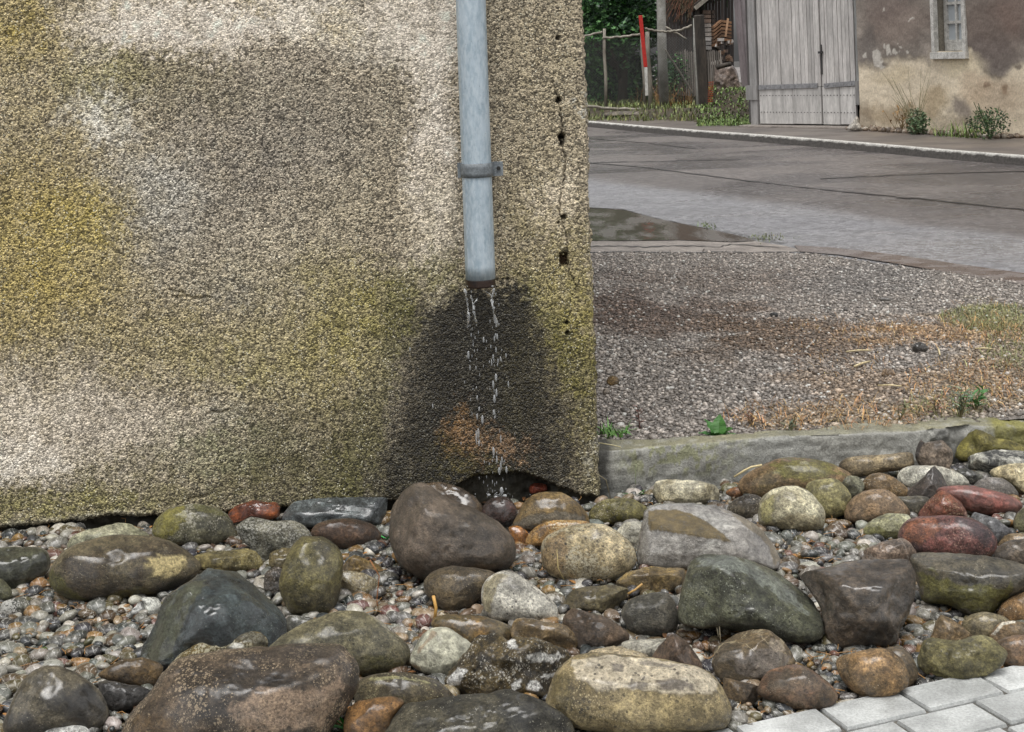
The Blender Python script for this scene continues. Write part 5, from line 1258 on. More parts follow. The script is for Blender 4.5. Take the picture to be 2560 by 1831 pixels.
for zoff, rmin, rmax, pw, step in ((0.0, 0.009, 0.020, 1.3, 0.0205), (0.014, 0.010, 0.031, 2.4, 0.030), (0.022, 0.006, 0.021, 1.6, 0.040)):
    P, R = fill(0, zoff, rmin, rmax, pw, step)
    for p, r in zip(P, R):
        a = r * rngp.uniform(0.95, 1.3); cands.append((p, a, r * rngp.uniform(0.8, 1.0), r * rngp.uniform(0.5, 0.75), int(rngp.choice(len(PAL), p=PALW)), False))
PP = np.array([c[0] for c in cands]); hand = np.array([c[5] for c in cands])
hpP = PP[hand]; hpA = np.array([c[1] for c in cands])[hand]
keep = np.ones(len(cands), bool)
for p, a in zip(hpP, hpA):
    d = np.linalg.norm((PP - p) * np.array([1, .8, 1]), axis=1); keep &= hand | (d > a * 0.85)
hid = hidden(PP); ppx, ppy = proj(PP)
infr = (ppx > -15) & (ppx < 2575) & (ppy < 1845)
hq = _h((PP[:, 0] * 1000).astype(np.int64), (PP[:, 1] * 1000).astype(np.int64), (PP[:, 2] * 0).astype(np.int64), 3)
size = np.array([c[1] * c[3] for c in cands]) / PP[:, 1] ** 2
vis = keep & ~hid & infr
order = np.argsort(-(size * vis + hand * vis * 1e-4 * 0.15))
ind = [i for i in order[:300] if vis[i]]
indset = set(ind)
def peb_col(ci, r):
    c = np.array(PAL[ci][1], float); c = (c * .82 + c.mean() * .18) * np.array([1.0, .975, .93]) * .82; c = c * r.uniform(0.84, 1.14) + r.normal(0, 1.5, 3); return lin(np.clip(c, 10, 240))
lab_count = {}
info = []
for i in ind:
    P, a, b, c_, ci, _ = cands[i]
    dist = [np.hypot(*(r['C'][:2] - P[:2])) - 0.7 * r['w'] for r in ROCKS]
    near = ROCKS[int(np.argmin(dist))]
    sz = 'large' if a > 0.023 else 'middle-sized' if a > 0.0195 else 'small'
    sx_, sy_ = proj(P[None])[0][0], proj(P[None])[1][0]; rx_, ry_ = near['poly'].mean(0); hx_, hy_ = np.ptp(near['poly'], axis=0) / 2
    dxn, dyn = (sx_ - rx_) / hx_, (sy_ - ry_) / hy_
    wh = ('left of' if dxn < 0 else 'right of') if abs(dxn) > abs(dyn) else ('behind' if dyn < 0 else 'in front of')
    if near['short'].count(' ') > 7: pass
    info.append((i, f"{sz}{' flat' if b < a * .62 else ''} {PAL[ci][0]} pebble {wh} the {near['short']}", f"pebbles around the {near['short']}"))
by_lab = {}
for k_, (i, lab, grp) in enumerate(info): by_lab.setdefault(lab, []).append(k_)
for lab, ks in by_lab.items():
    if len(ks) > 1:
        ks.sort(key=lambda k_: proj(cands[info[k_][0]][0][None])[0][0]); nn_ = len(ks)
        for r_, k_ in enumerate(ks):
            w_ = 'leftmost' if r_ == 0 else 'rightmost' if r_ == nn_ - 1 else ['second', 'third', 'fourth', 'fifth', 'sixth'][min(r_ - 1, 4)] + ' from left'
            info[k_] = (info[k_][0], f"{lab}, {w_}" if len((lab + w_).split()) < 15 else f"{w_.split()[0]} {lab}".replace('middle-sized ', '').replace('large ', 'big ').replace('dark slate grey', 'slate'), info[k_][2])
for n_, (i, lab, grp) in enumerate(info):
    P, a, b, c_, ci, hd_ = cands[i]
    r_ = np.random.default_rng(i + 50)
    q = peb_shape(3, i + 7, a, b, c_)
    if hd_:
        tl = r_.normal(0, 0.12); M_ = np.array([[math.cos(tl), 0, math.sin(tl)], [0, 1, 0], [-math.sin(tl), 0, math.cos(tl)]]); q = q @ M_.T
    else: q = q @ rotm(r_).T
    me = mesh_from('pebble', q, ICO[3][1], M_PEB, True, {'col': np.tile(peb_col(ci, r_), (len(q), 1))})
    tag(link('pebble', me, None, P), lab, 'pebble', grp)
# everything smaller: one mass
Vs, Fs_, Cs = [], [], []; nv = 0
for i in range(len(cands)):
    if i in indset or not keep[i]: continue
    P, a, b, c_, ci, _ = cands[i]
    if hid[i] and hq[i] < 0.35: continue
    sub = 3 if (vis[i] and a > 0.011) else 2
    r_ = np.random.default_rng(i + 50); q = peb_shape(sub, i + 7, a, b, c_) @ rotm(r_).T + P
    Vs.append(q); Fs_.append(ICO[sub][1] + nv); nv += len(q); Cs.append(np.tile(peb_col(ci, r_), (len(q), 1)))
me = mesh_from('pebble_bed', np.concatenate(Vs), np.concatenate(Fs_), M_PEB, True, {'col': np.concatenate(Cs)})
obp = link('pebble_bed', me); tag(obp, 'bed of small wet rounded pebbles filling the gaps between the boulders', 'pebbles', kind='stuff')
print('PEBBLES', len(cands), 'individual', len(ind), 'mass verts', nv)
# ------------------------------------------------------------------ gravel drive
def gz(X, Y): return 0.118 * (1 - sst(4.9, 8.4, np.asarray(Y, float))) + 0.006 * fbm(p2(np.asarray(X) * 2.2, np.asarray(Y) * 2.2), 3, 91) + 0.004
def gnd_g(px, py):
    z = 0.06
    for _ in range(6): P = gnd(px, py, z); z = float(gz(P[0:1], P[1:2])[0])
    return P
def edgeY(X): return np.interp(X, [-3, 0.55, 1.94, 2.9, 8], [10.6, 10.38, 9.96, 8.4, 0.2])
GSPL = [(1700, 800, 330, 60, (96, 80, 68), .75), (1560, 760, 140, 70, (90, 74, 64), .7), (2000, 850, 330, 80, (100, 82, 64), .75), (1850, 700, 350, 40, (110, 98, 88), .5), (2350, 830, 260, 40, (146, 116, 78), .6), (2500, 900, 160, 120, (128, 110, 86), .6),
        (2150, 960, 260, 50, (128, 104, 76), .5), (2100, 1040, 330, 40, (132, 114, 88), .6), (2450, 1000, 200, 80, (124, 108, 84), .55), (2470, 790, 120, 40, (112, 112, 66), .7), (2150, 700, 200, 60, (112, 110, 108), .5)]
def gcol(V, vary=0.0, seed=1):
    px, py = proj(V); w_ = fbm(p2(V[:, 0] * 5, V[:, 1] * 5), 4, 97) * 0.7
    col = np.tile(lin((134, 127, 120)), (len(V), 1))
    for x, y, rx, ry, c, a in GSPL:
        d = np.sqrt(((px - x) / rx) ** 2 + ((py - y) / ry) ** 2) + w_
        k = a * (1 - sst(0.3, 1.15, d)); col = col * (1 - k[:, None]) + lin(c) * k[:, None]
    return col
t = NT('gravel_ground', 0.6); v = t.coord('Object')
cc = t.vor(v, 110, out='Color'); se = t.n('ShaderNodeSeparateColor'); t.l(cc, se.inputs[0])
c = t.mix(1.0, t.attr('col'), t.grey(t.ramp(se.outputs[0], 0, 1, 0.35, 1.15)), 'MULTIPLY'); t.base(c)
t.bump(t.math('SUBTRACT', 1.0, t.vor(v, 110)), 0.008); t.rough(0.5); M_GRAV = t.m
yy = np.arange(4.74, 10.7, 0.03)
X, Y = np.meshgrid(np.linspace(0, 1, 130), yy, indexing='ij'); XX = 0.2 + X * 4.4
Yc_ = np.minimum(Y, edgeY(XX)); Yc_ = np.maximum(Yc_, 4.70 + 0.07 + (XX - 0.292) * 0.144); V = np.stack([XX.ravel(), Yc_.ravel(), gz(XX, Yc_).ravel() * 1.0], -1)
I = np.arange(X.size).reshape(X.shape); Fc = np.stack([I[:-1, :-1], I[1:, :-1], I[1:, 1:], I[:-1, 1:]], -1).reshape(-1, 4)
o = link('gravel_drive', mesh_from('gravel_drive', V, Fc, M_GRAV, True, {'col': gcol(V)})); o['kind'] = 'structure'
t = NT('gravel_chips', 0.45); v = t.coord('Object')
c = t.mix(1.0, t.attr('col'), t.grey(t.ramp(t.noise(v, 200, 3), 0.3, 0.7, 0.8, 1.2)), 'MULTIPLY'); t.base(c); M_CHIP = t.m
N = 62000; rg = np.random.default_rng(21)
Yg = 4.8 + (10.5 - 4.8) * rg.random(N) ** 1.0; Xg = 0.24 + rg.random(N) * (Yg * 0.375 + 0.12 - 0.24)
k = (Yg < edgeY(Xg) - 0.02 + rg.normal(0, 0.05, N)) & (Yg > 4.70 + 0.10 + (Xg - 0.292) * 0.144); Xg, Yg = Xg[k], Yg[k]; N = len(Xg)
R = 0.0042 + 0.0062 * rg.random(N) ** 1.8; R[rg.random(N) < 0.015] *= 1.7
V0, F0 = ICO[1]
ang_ = rg.uniform(0, 6.28, N); ca_, sa_ = np.cos(ang_), np.sin(ang_)
sc = np.stack([R * rg.uniform(0.9, 1.4, N), R * rg.uniform(0.7, 1.0, N), R * rg.uniform(0.5, 0.85, N)], -1)
Q = V0[None] * sc[:, None] * (1 + rg.uniform(-0.22, 0.22, (N, 12, 1)))
Qx = Q[..., 0] * ca_[:, None] - Q[..., 1] * sa_[:, None]; Qy = Q[..., 0] * sa_[:, None] + Q[..., 1] * ca_[:, None]
base_ = np.stack([Xg, Yg, gz(Xg, Yg) + R * 0.35], -1)
V = np.stack([Qx, Qy, Q[..., 2]], -1) + base_[:, None]
cb = gcol(base_); mult = np.clip(rg.lognormal(-0.06, 0.5, N), 0.35, 2.4); lite = rg.random(N) < 0.035
cb = cb * mult[:, None]; cb[lite] = lin((196, 194, 188)); cb = np.clip(cb, 0.01, 0.75)
Fc = (F0[None] + (np.arange(N) * 12)[:, None, None]).reshape(-1, 3)
o = link('gravel', mesh_from('gravel', V.reshape(-1, 3), Fc, M_CHIP, True, {'col': np.repeat(cb, 12, 0)}))
tag(o, 'loose grey and brown gravel covering the drive behind the stone beam', 'gravel', kind='stuff')

# blades, leaves
t = NT('plant', 0.55); v = t.coord('Object')
c = t.mix(1.0, t.attr('col'), t.grey(t.ramp(t.noise(v, 40, 3), 0.3, 0.7, 0.82, 1.2)), 'MULTIPLY'); t.base(c)
t.b.inputs['Subsurface Weight'].default_value = 0.0; M_LEAF = t.m
def blades(base, length, width, col, rg, lean=0.5, curl=0.5, flat=False, seg=3):
    """curved strips; base (n,3), length (n,), returns V, F, col"""
    n = len(base); a = rg.uniform(0, 6.28, n); dirx = np.stack([np.cos(a), np.sin(a), 0 * a], -1)
    side = np.stack([-np.sin(a), np.cos(a), 0 * a], -1)
    ln = lean * rg.uniform(0.3, 1.3, n)
    Vv = np.zeros((n, (seg + 1) * 2, 3))
    for k in range(seg + 1):
        f = k / seg; up = np.cos(np.minimum(ln * (0.4 + curl * f * 1.6), 1.9)); outw = np.sin(np.minimum(ln * (0.4 + curl * f * 1.6), 1.9))
        p = base + dirx * (length * f * outw)[:, None] + np.array([0, 0, 1.0]) * (length * f * up)[:, None]
        w_ = (width * (1 - f ** 1.6) + 0.0004)[:, None] if not flat else (width * (1 - 0.3 * f))[:, None]
        Vv[:, 2 * k] = p - side * w_ / 2; Vv[:, 2 * k + 1] = p + side * w_ / 2
    f0 = []
    for k in range(seg): f0.append((2 * k, 2 * k + 1, 2 * k + 3, 2 * k + 2))
    Fc = (np.array(f0)[None] + (np.arange(n) * (seg + 1) * 2)[:, None, None]).reshape(-1, 4)
    return Vv.reshape(-1, 3), Fc, np.repeat(col, (seg + 1) * 2, 0)
def vcol(c, n, rg, var=0.25):
    return np.clip(lin(c)[None] * rg.lognormal(0, var, (n, 1)) * rg.lognormal(0, 0.08, (n, 3)), 0.005, 0.8)
def link_plant(name, V, Fc, col, label, cat, group=None, kind=None, at_=None, mat=None):
    o0 = at_ if at_ is not None else np.array([V[:, 0].mean(), V[:, 1].mean(), V[:, 2].min()])
    o = link(name, mesh_from(name, V - o0, Fc, mat or M_LEAF, False, {'col': col}), None, o0)
    return tag(o, label, cat, group, kind)
def leaf(c0, tip, width, fold=0.25, n=6, droop=0.15):
    """a broad leaf from c0 to tip as a folded 2 x n grid"""
    c0, tip = np.array(c0, float), np.array(tip, float); d = tip - c0; Ln = np.linalg.norm(d); d /= Ln
    sd_ = np.cross(d, (0, 0, 1.0)); sd_ /= np.linalg.norm(sd_) + 1e-9; up = np.cross(sd_, d); V = []
    for k in range(n + 1):
        f = k / n; w_ = width * math.sin(math.pi * min(1, (f * 0.94 + 0.04)) ** 0.8) * 0.5
        p = c0 + d * Ln * f - up * droop * Ln * f * f + up * 0.0
        wav = 0.05 * width * math.sin(f * 17)
        V += [p - sd_ * w_ + up * (fold * w_ + wav), p, p + sd_ * w_ + up * (fold * w_ - wav)]
    Fq = []
    for k in range(n):
        for j in (0, 1): a = 3 * k + j; Fq.append((a, a + 1, a + 4, a + 3))
    return np.array(V), np.array(Fq)
class PL:
    def __init__(s): s.V = []; s.F = []; s.C = []; s.n = 0
    def add(s, V, Fc, col):
        V = np.asarray(V); s.V.append(V); s.F.append(np.asarray(Fc) + s.n); s.n += len(V)
        s.C.append(np.tile(lin(col), (len(V), 1)) if np.ndim(col) == 1 else col); return s
    def stem(s, pts, r, col):
        mb = MB(); mb.tube(pts, r, 5, cap=False); return s.add(np.array(mb.V), np.array(mb.F), col)
    def done(s, name, label, cat, group=None, kind=None):
        return link_plant(name, np.concatenate(s.V), np.concatenate(s.F), np.concatenate(s.C), label, cat, group, kind)
# straw lying on the gravel
rg = np.random.default_rng(31)
def scatter_px(n, boxes, rg):
    out = []
    tot = sum(b[4] for b in boxes)
    for x0, y0, x1, y1, w_ in boxes:
        m_ = int(n * w_ / tot); r_ = np.sqrt(rg.random(m_)); a_ = rg.uniform(0, 6.28, m_)
        xs = (x0 + x1) / 2 + (x1 - x0) / 2 * r_ * np.cos(a_); ys = (y0 + y1) / 2 + (y1 - y0) / 2 * r_ * np.sin(a_)
        for x, y in zip(xs, ys): out.append(gnd_g(x, y))
    return np.array(out)
Bp = scatter_px(2600, [(2080, 800, 2600, 880, 1.8), (1960, 790, 2120, 840, .2), (1960, 850, 2250, 950, .4), (1800, 1010, 2320, 1085, 1.6), (2250, 900, 2600, 1040, 1.8), (2350, 750, 2600, 850, .5)], rg)
n = len(Bp); Bp[:, 2] += 0.006 + rg.random(n) * 0.008
Vv, Fc, cl = blades(Bp, rg.uniform(0.012, 0.05, n), np.full(n, 0.0022), vcol((164, 128, 84), n, rg, .4), rg, 2.0, 0.25, True)
link_plant('straw', Vv, Fc, cl, 'scattered orange-brown dry straw on the gravel drive', 'straw', kind='stuff')
Bp = scatter_px(3600, [(2350, 765, 2620, 830, 2), (2450, 820, 2620, 930, .8), (2260, 990, 2480, 1050, .25)], rg); n = len(Bp)
Vv, Fc, cl = blades(Bp, rg.uniform(0.012, 0.05, n), np.full(n, 0.0028), vcol((118, 118, 76), n, rg, .3), rg, 1.1, 0.5)
link_plant('grass', Vv, Fc, cl, 'thin yellow-green grass growing in the gravel at the right', 'grass', kind='stuff')
# single things on the drive
def straw_piece(x0, y0, x1, y1, w_, lab):
    a, b = gnd_g(x0, y0), gnd_g(x1, y1); a[2] += .012; b[2] += .012
    mb = MB(); mb.tube([a, (a + b) / 2 + np.array([0, 0, .003]), b], [w_, w_ * 1.1, w_ * .8], 6, lin((206, 190, 150))); o = mb.build('straw_stalk', M_LEAF, None, True)
    tag(o, lab, 'straw', 'pale straw stalks lying on the gravel')
straw_piece(2115, 887, 2178, 883, .004, 'pale straw stalk lying level on the gravel left of the dark stone')
straw_piece(2136, 924, 2176, 911, .0045, 'pale straw stalk lying slantwise on the gravel beside the tan stone')
straw_piece(2345, 877, 2350, 895, .004, 'short pale straw stalk standing up right of the dark stone')
straw_piece(2438, 879, 2480, 880, .0035, 'pale straw stalk near the right edge of the gravel')
straw_piece(2195, 972, 2255, 974, .003, 'thin straw stalk below the tan stone on the gravel')
def gstone(x, y, hw, hh, name, short, label, A, **kw):
    P = gnd_g(x, y + hh); z = float(P[2]) - 0.004
    rock(0, name, short, label, [(x - hw, y + hh * .2), (x - hw * .7, y - hh * .7), (x + hw * .05, y - hh), (x + hw * .75, y - hh * .6), (x + hw, y + hh * .25), (x + hw * .6, y + hh * .9), (x - hw * .5, y + hh * .95)], A, tuple(int(c * .8) for c in A), zb=z, cat='stone', group='single stones on the gravel drive', sub=5, **kw)
gstone(1532, 953, 16, 14, 'stone', 'brown stone on the gravel', 'round brown stone on the gravel close to the house corner', (120, 98, 64), wet=.6)
gstone(1516, 980, 10, 9, 'stone', 'pale stone on the gravel', 'small pinkish pale stone on the gravel in front of the round brown stone', (176, 162, 146), wet=.4)
gstone(2300, 870, 19, 14, 'stone', 'dark stone on the straw', 'dark angular stone lying in the orange straw on the drive', (66, 62, 60), facets=3)
gstone(2220, 932, 18, 12, 'stone', 'tan stone on the gravel', 'small tan block of stone on the gravel among straw', (160, 134, 106), facets=3)
gstone(2240, 1040, 7, 7, 'stone', 'white pebble by the beam', 'tiny round white stone on the gravel just behind the stone beam', (214, 210, 200))
gstone(2120, 1052, 48, 9, 'stone_slab', 'flat shard behind the beam', 'flat brown-grey shard of slate lying behind the stone beam', (122, 112, 96), facets=3)
gstone(1935, 787, 11, 7, 'stone', 'dark pebble mid drive', 'small dark stone in the middle of the gravel drive above the first straw', (58, 56, 56))
gstone(2212, 750, 20, 6, 'stone', 'grey flat stone on the drive', 'flat grey stone on the far half of the gravel drive', (88, 84, 82))
# plants by the beam
rg = np.random.default_rng(41)
Bp = scatter_px(70, [(1488, 1082, 1568, 1098, 1)], rg); n = len(Bp)
Vv, Fc, cl = blades(Bp, rg.uniform(0.03, 0.075, n), np.full(n, 0.006), vcol((96, 138, 66), n, rg, .2), rg, 1.0, 0.6)
link_plant('grass_tuft', Vv, Fc, cl, 'bright green grass tuft at the house corner behind the left end of the beam', 'grass tuft')
g0 = gnd_g(1795, 1096)
w1 = PL(); PXM = g0[1] / F
for dx, dz, wd_, dy in ((-44, 22, 34, 0), (-22, 48, 40, .02), (8, 56, 40, .03), (34, 30, 46, 0), (52, 12, 34, .01), (-10, 22, 40, -.02), (20, 14, 36, -.02)):
    V, Fq = leaf(g0 + np.array([dx * .15 * PXM, 0, .0]), g0 + np.array([dx * PXM, dy, dz * PXM]), wd_ * PXM, .35, 8, .2); w1.add(V, Fq, (60 + dx * .1, 104, 44))
w1.done('broadleaf_weed', 'bright green broad-leaved weed growing behind the middle of the stone beam', 'weed')
def sprig(px, py, hpx, n, col, lab, name='weed', wpx=8, spread=.5, stemc=(96, 90, 60), seed=1):
    r_ = random.Random(seed); g = gnd_g(px, py); k = g[1] / F; p = PL()
    for i in range(n):
        a = r_.uniform(-spread, spread); h = hpx * k * r_.uniform(.5, 1.0); tip = g + np.array([h * math.sin(a), r_.uniform(-.3, .3) * h, h * math.cos(a)])
        m_ = (g + tip) / 2 + np.array([r_.uniform(-.1, .1) * h, 0, .04 * h]); p.stem([g, m_, tip], [.0016, .0012, .0008], stemc)
        for j in range(4):
            b = g + (tip - g) * (.3 + .22 * j); a2 = a + r_.choice((-1, 1)) * r_.uniform(.5, 1.1); ll = wpx * 1.8 * k * r_.uniform(.7, 1.2)
            V, Fq = leaf(b, b + np.array([ll * math.sin(a2), r_.uniform(-.5, .5) * ll, ll * math.cos(a2)]), wpx * k * .7, .3, 4); cc_ = np.array(col) * r_.uniform(.8, 1.2); p.add(V, Fq, cc_)
    return p.done(name, lab, 'weed')
sprig(1600, 1072, 75, 2, (104, 58, 44), 'reddish dried weed on the gravel behind the left part of the beam', wpx=9, stemc=(90, 50, 40), seed=3, spread=.2)
sprig(1878, 1068, 42, 4, (112, 78, 60), 'small reddish brown withered weed right of the broad-leaved weed', wpx=11, seed=4)
sprig(1975, 1090, 50, 5, (104, 116, 92), 'small grey-green weed behind the middle of the beam', wpx=9, seed=6)
sprig(1990, 1075, 52, 2, (92, 84, 66), 'thin dark dried stalk beside the small grey-green weed', wpx=8, seed=7, spread=.25)
sprig(2400, 1050, 100, 9, (118, 134, 112), 'tall grey-green weed near the right end of the stone beam', wpx=13, spread=.45, seed=9)
sprig(2440, 1030, 60, 7, (84, 134, 74), 'bushy bright green weed leaning on the tall grey-green weed at the right', wpx=15, spread=.8, seed=10)
sprig(2340, 1040, 44, 4, (108, 60, 48), 'low dark red weed between the beam and the tall grey-green weed', wpx=9, seed=11)
sprig(2250, 1050, 42, 5, (112, 120, 84), 'low olive weed just behind the beam left of the dark red weed', wpx=7, seed=12)
# dead leaf bits, twigs and grit between the stones
rg = np.random.default_rng(47); p = PL(); nl = 0
G_ = np.array([gnd(rg.uniform(0, 2560), rg.uniform(1240, 1820), .016) for _ in range(1800)])
G_ = G_[~inside_rock(G_) & ~hidden(G_) & ((G_[:, :2] - E0[:2]) @ ey < -.01)][:460]
for g in G_:
    a = rg.uniform(0, 6.28); L_ = rg.uniform(.008, .026)
    if rg.random() < .55:
        V, Fq = leaf(g, g + np.array([math.cos(a) * L_, math.sin(a) * L_, rg.uniform(-.1, .3) * L_]), L_ * .5, .3, 4); p.add(V, Fq, np.array([(120, 82, 48), (86, 62, 42), (150, 108, 62)][int(rg.integers(0, 3))]) * rg.uniform(.7, 1.1))
    else: p.stem([g, g + np.array([math.cos(a) * L_, math.sin(a) * L_, .004]), g + np.array([math.cos(a + .3) * L_ * 2.1, math.sin(a + .3) * L_ * 2.1, .002])], .0009, (150, 112, 66))
p.done('leaf_litter', 'bits of brown dead leaves and twigs caught between the pebbles and boulders', 'leaf litter', kind='stuff')
# little green things among the boulders
def rock_leaf(px, py, Y, wpx, hpx, col, lab, seed=1, n=3, name='green_leaf'):
    r_ = random.Random(seed); g = at(px, py, Y); k = Y / F; p = PL()
    for i in range(n):
        a = r_.uniform(-1.1, 1.1); ll = hpx * k
        V, Fq = leaf(g, g + np.array([ll * math.sin(a), -.3 * ll, ll * math.cos(a)]), wpx * k, .3, 5); p.add(V, Fq, np.array(col) * r_.uniform(.85, 1.15))
    return p.done(name, lab, 'leaf' if 'leaf' in name else 'weed')
rock_leaf(968, 1352, gnd(968, 1360)[1], 20, 26, (78, 170, 96), 'bright green leaf in the pebbles beside the smooth brown oval stone', 1, 2)
rock_leaf(1588, 1244, gnd(1588, 1250)[1], 14, 34, (74, 120, 60), 'small green plant growing at the foot of the beam beside the cream angular block', 2, 3, 'small_weed')
rock_leaf(866, 1826, gnd(866, 1835)[1] - .02, 22, 62, (70, 150, 60), 'bright green weed growing at the bottom edge by the orange-brown wedge of rock', 3, 4, 'small_weed')
rock_leaf(120, 1632, gnd(120, 1640)[1], 14, 22, (110, 160, 66), 'tiny green seedling among the pebbles at the left', 4, 3, 'small_weed')
def stalk(pts, Y, r, col, lab, name='dry_stalk'):
    P = [at(x, y, Y) for x, y in pts]; mb = MB(); mb.tube(P, r, 6, lin(col)); tag(mb.build(name, M_LEAF, None, True), lab, 'stalk', 'dry stalks caught among the stones')
stalk([(1485, 1180), (1515, 1200), (1527, 1250)], 4.55, .0012, (120, 110, 84), 'thin curved dry stalk hanging at the broken left end of the beam')
stalk([(1590, 1160), (1588, 1200), (1590, 1240)], 4.68, .001, (110, 120, 84), 'thin upright stem in front of the beam beside the cream angular block')
stalk([(1790, 1555), (1796, 1592)], 3.45, .0014, (216, 206, 176), 'pale dry stalk standing in front of the grey-green wedge boulder')
stalk([(1797, 1552), (1802, 1608)], 3.44, .0014, (210, 198, 166), 'second pale dry stalk leaning right in front of the grey-green wedge boulder')
stalk([(1570, 1485), (1588, 1475), (1606, 1460)], 3.68, .003, (176, 140, 84), 'short tan twig on the flat tan rock below the striped slab')
stalk([(1380, 1400), (1392, 1372), (1395, 1420), (1410, 1450)], 3.85, .001, (196, 176, 120), 'bent pale straw hanging over the speckled cream boulder')
stalk([(925, 1400), (948, 1440), (942, 1500), (945, 1530)], 3.75, .0013, (150, 96, 54), 'orange-brown bent straw on the pebbles below the brown bark-like stone')
stalk([(1083, 1490), (1090, 1520), (1086, 1555)], 3.62, .004, (206, 160, 88), 'short thick yellow wood splinter standing on the pebbles by the reddish pebble')
stalk([(1835, 1193), (1862, 1176), (1878, 1168), (1905, 1163)], 4.55, .0035, (196, 180, 136), 'curved pale twig resting on the mossy brown boulder by the beam')
stalk([(1493, 1107), (1530, 1113), (1552, 1118)], 4.72, .002, (190, 180, 140), 'pale straw lying on top of the left end of the stone beam')

# ------------------------------------------------------------------ road, kerb, pavement, puddle
KP = [(1380, 311), (1460, 317), (1573, 328), (1743, 344), (1913, 357), (2140, 377), (2366, 399), (2560, 415), (2800, 436)]
KG = [gnd(*p)[:2] for p in KP]
d0 = (KG[0] - KG[1]); d0 /= np.linalg.norm(d0); d1 = (KG[-1] - KG[-2]); d1 /= np.linalg.norm(d1)
KG = [KG[0] + d0 * 40] + KG + [KG[-1] + d1 * 18]
t = NT('wet_asphalt', 0.35); v = t.coord('Object')
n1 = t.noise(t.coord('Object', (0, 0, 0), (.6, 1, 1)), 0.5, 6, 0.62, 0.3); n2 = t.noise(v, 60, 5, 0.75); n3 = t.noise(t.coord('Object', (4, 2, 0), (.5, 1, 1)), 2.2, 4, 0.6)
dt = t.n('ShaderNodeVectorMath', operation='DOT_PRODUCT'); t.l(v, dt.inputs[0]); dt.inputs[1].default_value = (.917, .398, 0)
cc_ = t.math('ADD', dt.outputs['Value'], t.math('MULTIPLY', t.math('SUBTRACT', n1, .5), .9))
sheen_strip = t.ramp(cc_, 7.65, 7.1); lane = t.mix(t.ramp(n1, 0.42, 0.58), L(84, 79, 78), L(106, 99, 95))
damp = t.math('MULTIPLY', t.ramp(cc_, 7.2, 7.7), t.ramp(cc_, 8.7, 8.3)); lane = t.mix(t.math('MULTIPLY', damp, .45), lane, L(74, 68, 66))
c = t.mix(sheen_strip, lane, t.mix(t.ramp(n1, .4, .6), L(138, 137, 139), L(122, 121, 124))); c = t.mix(1.0, c, t.grey(t.ramp(n2, 0.32, 0.68, 0.5, 1.5)), 'MULTIPLY')  # near strip: sky sheen painted in as a paler, cooler asphalt colour
vq = t.vor(v, 24, out='Color'); sq = t.n('ShaderNodeSeparateColor'); t.l(vq, sq.inputs[0]); c = t.mix(1.0, c, t.grey(t.ramp(sq.outputs[0], 0, 1, .7, 1.3)), 'MULTIPLY')
c = t.mix(t.math('MULTIPLY', t.ramp(t.vor(v, 40), 0.3, 0.2), t.ramp(sq.outputs[1], .78, .82, 0, .7)), c, L(206, 206, 208)); t.base(c)  # white specks put the glitter of the coarse wet surface into the colour
t.rough(t.math('ADD', t.ramp(n1, 0.42, 0.58, 0.2, 0.42), t.ramp(n3, 0.3, 0.7, -0.06, 0.06))); t.bump(n2, 0.016, 0.9); t.b.inputs['Specular IOR Level'].default_value = 1.0
M_ROAD = t.m
P_ = [tuple(KG[0])] + [tuple(p) for p in KG[1:]]
road = [(-40, 10.9), (0.2, 10.62), (0.55, 10.44), (1.2, 10.3), (1.94, 9.9), (2.9, 8.35), (8.5, -0.6), (30, -8)] + [tuple(KG[-1])] + [tuple(p) for p in reversed(KG[:-1])] + [(-40, 90)]
Pr = np.array(road)
def poly_mesh(name, pts, z, mat, kind='structure'):
    bm = bmesh.new(); vs = [bm.verts.new((p[0], p[1], z)) for p in pts]; f = bm.faces.new(vs); bm.normal_update()
    if f.normal.z < 0: bmesh.ops.reverse_faces(bm, faces=[f])
    bmesh.ops.triangulate(bm, faces=bm.faces[:]); me = bpy.data.meshes.new(name); bm.to_mesh(me); bm.free(); me.materials.append(mat)
    o = link(name, me); o['kind'] = kind; return o
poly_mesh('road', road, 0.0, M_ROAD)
M_TAR = simple_mat('tar_seam', (40, 38, 38), (30, 29, 29), 8, 0.4, 90, 0.002)
def strip(name, pxs, wd_, z, mat):
    P = [gnd(*p)[:2] for p in pxs]; Vv = []
    rr = random.Random(len(pxs)); Q = []
    for i in range(len(P) - 1):
        for k in range(8): Q.append(P[i] + (P[i + 1] - P[i]) * k / 8 + np.array([0, rr.uniform(-.035, .035)]))
    Q.append(P[-1])
    for i, q in enumerate(Q): w_ = wd_ * rr.uniform(.5, 1.3); Vv += [(q[0], q[1] - w_ / 2, z), (q[0], q[1] + w_ / 2, z)]
    o = link(name, mesh_from(name, np.array(Vv), [(2 * i, 2 * i + 2, 2 * i + 3, 2 * i + 1) for i in range(len(Q) - 1)], mat, False)); o['kind'] = 'structure'
strip('road_seam', [(1440, 406), (1600, 418), (1750, 438), (1860, 452), (1960, 464), (2100, 480), (2240, 493)], .10, .005, M_TAR)
strip('road_seam', [(2238, 495), (2300, 498), (2420, 512), (2600, 530)], .11, .006, M_TAR)
strip('road_seam', [(1440, 345), (1600, 357), (1740, 373)], .10, .005, M_TAR)
strip('road_seam', [(1480, 408), (1650, 404), (1850, 400)], .05, .0045, M_TAR)
strip('road_seam', [(2050, 448), (2250, 438), (2600, 428)], .06, .0045, M_TAR)
strip('road_seam', [(1440, 520), (1560, 526), (1640, 548), (1760, 572), (1860, 592), (1960, 612)], .035, .009, M_TAR)
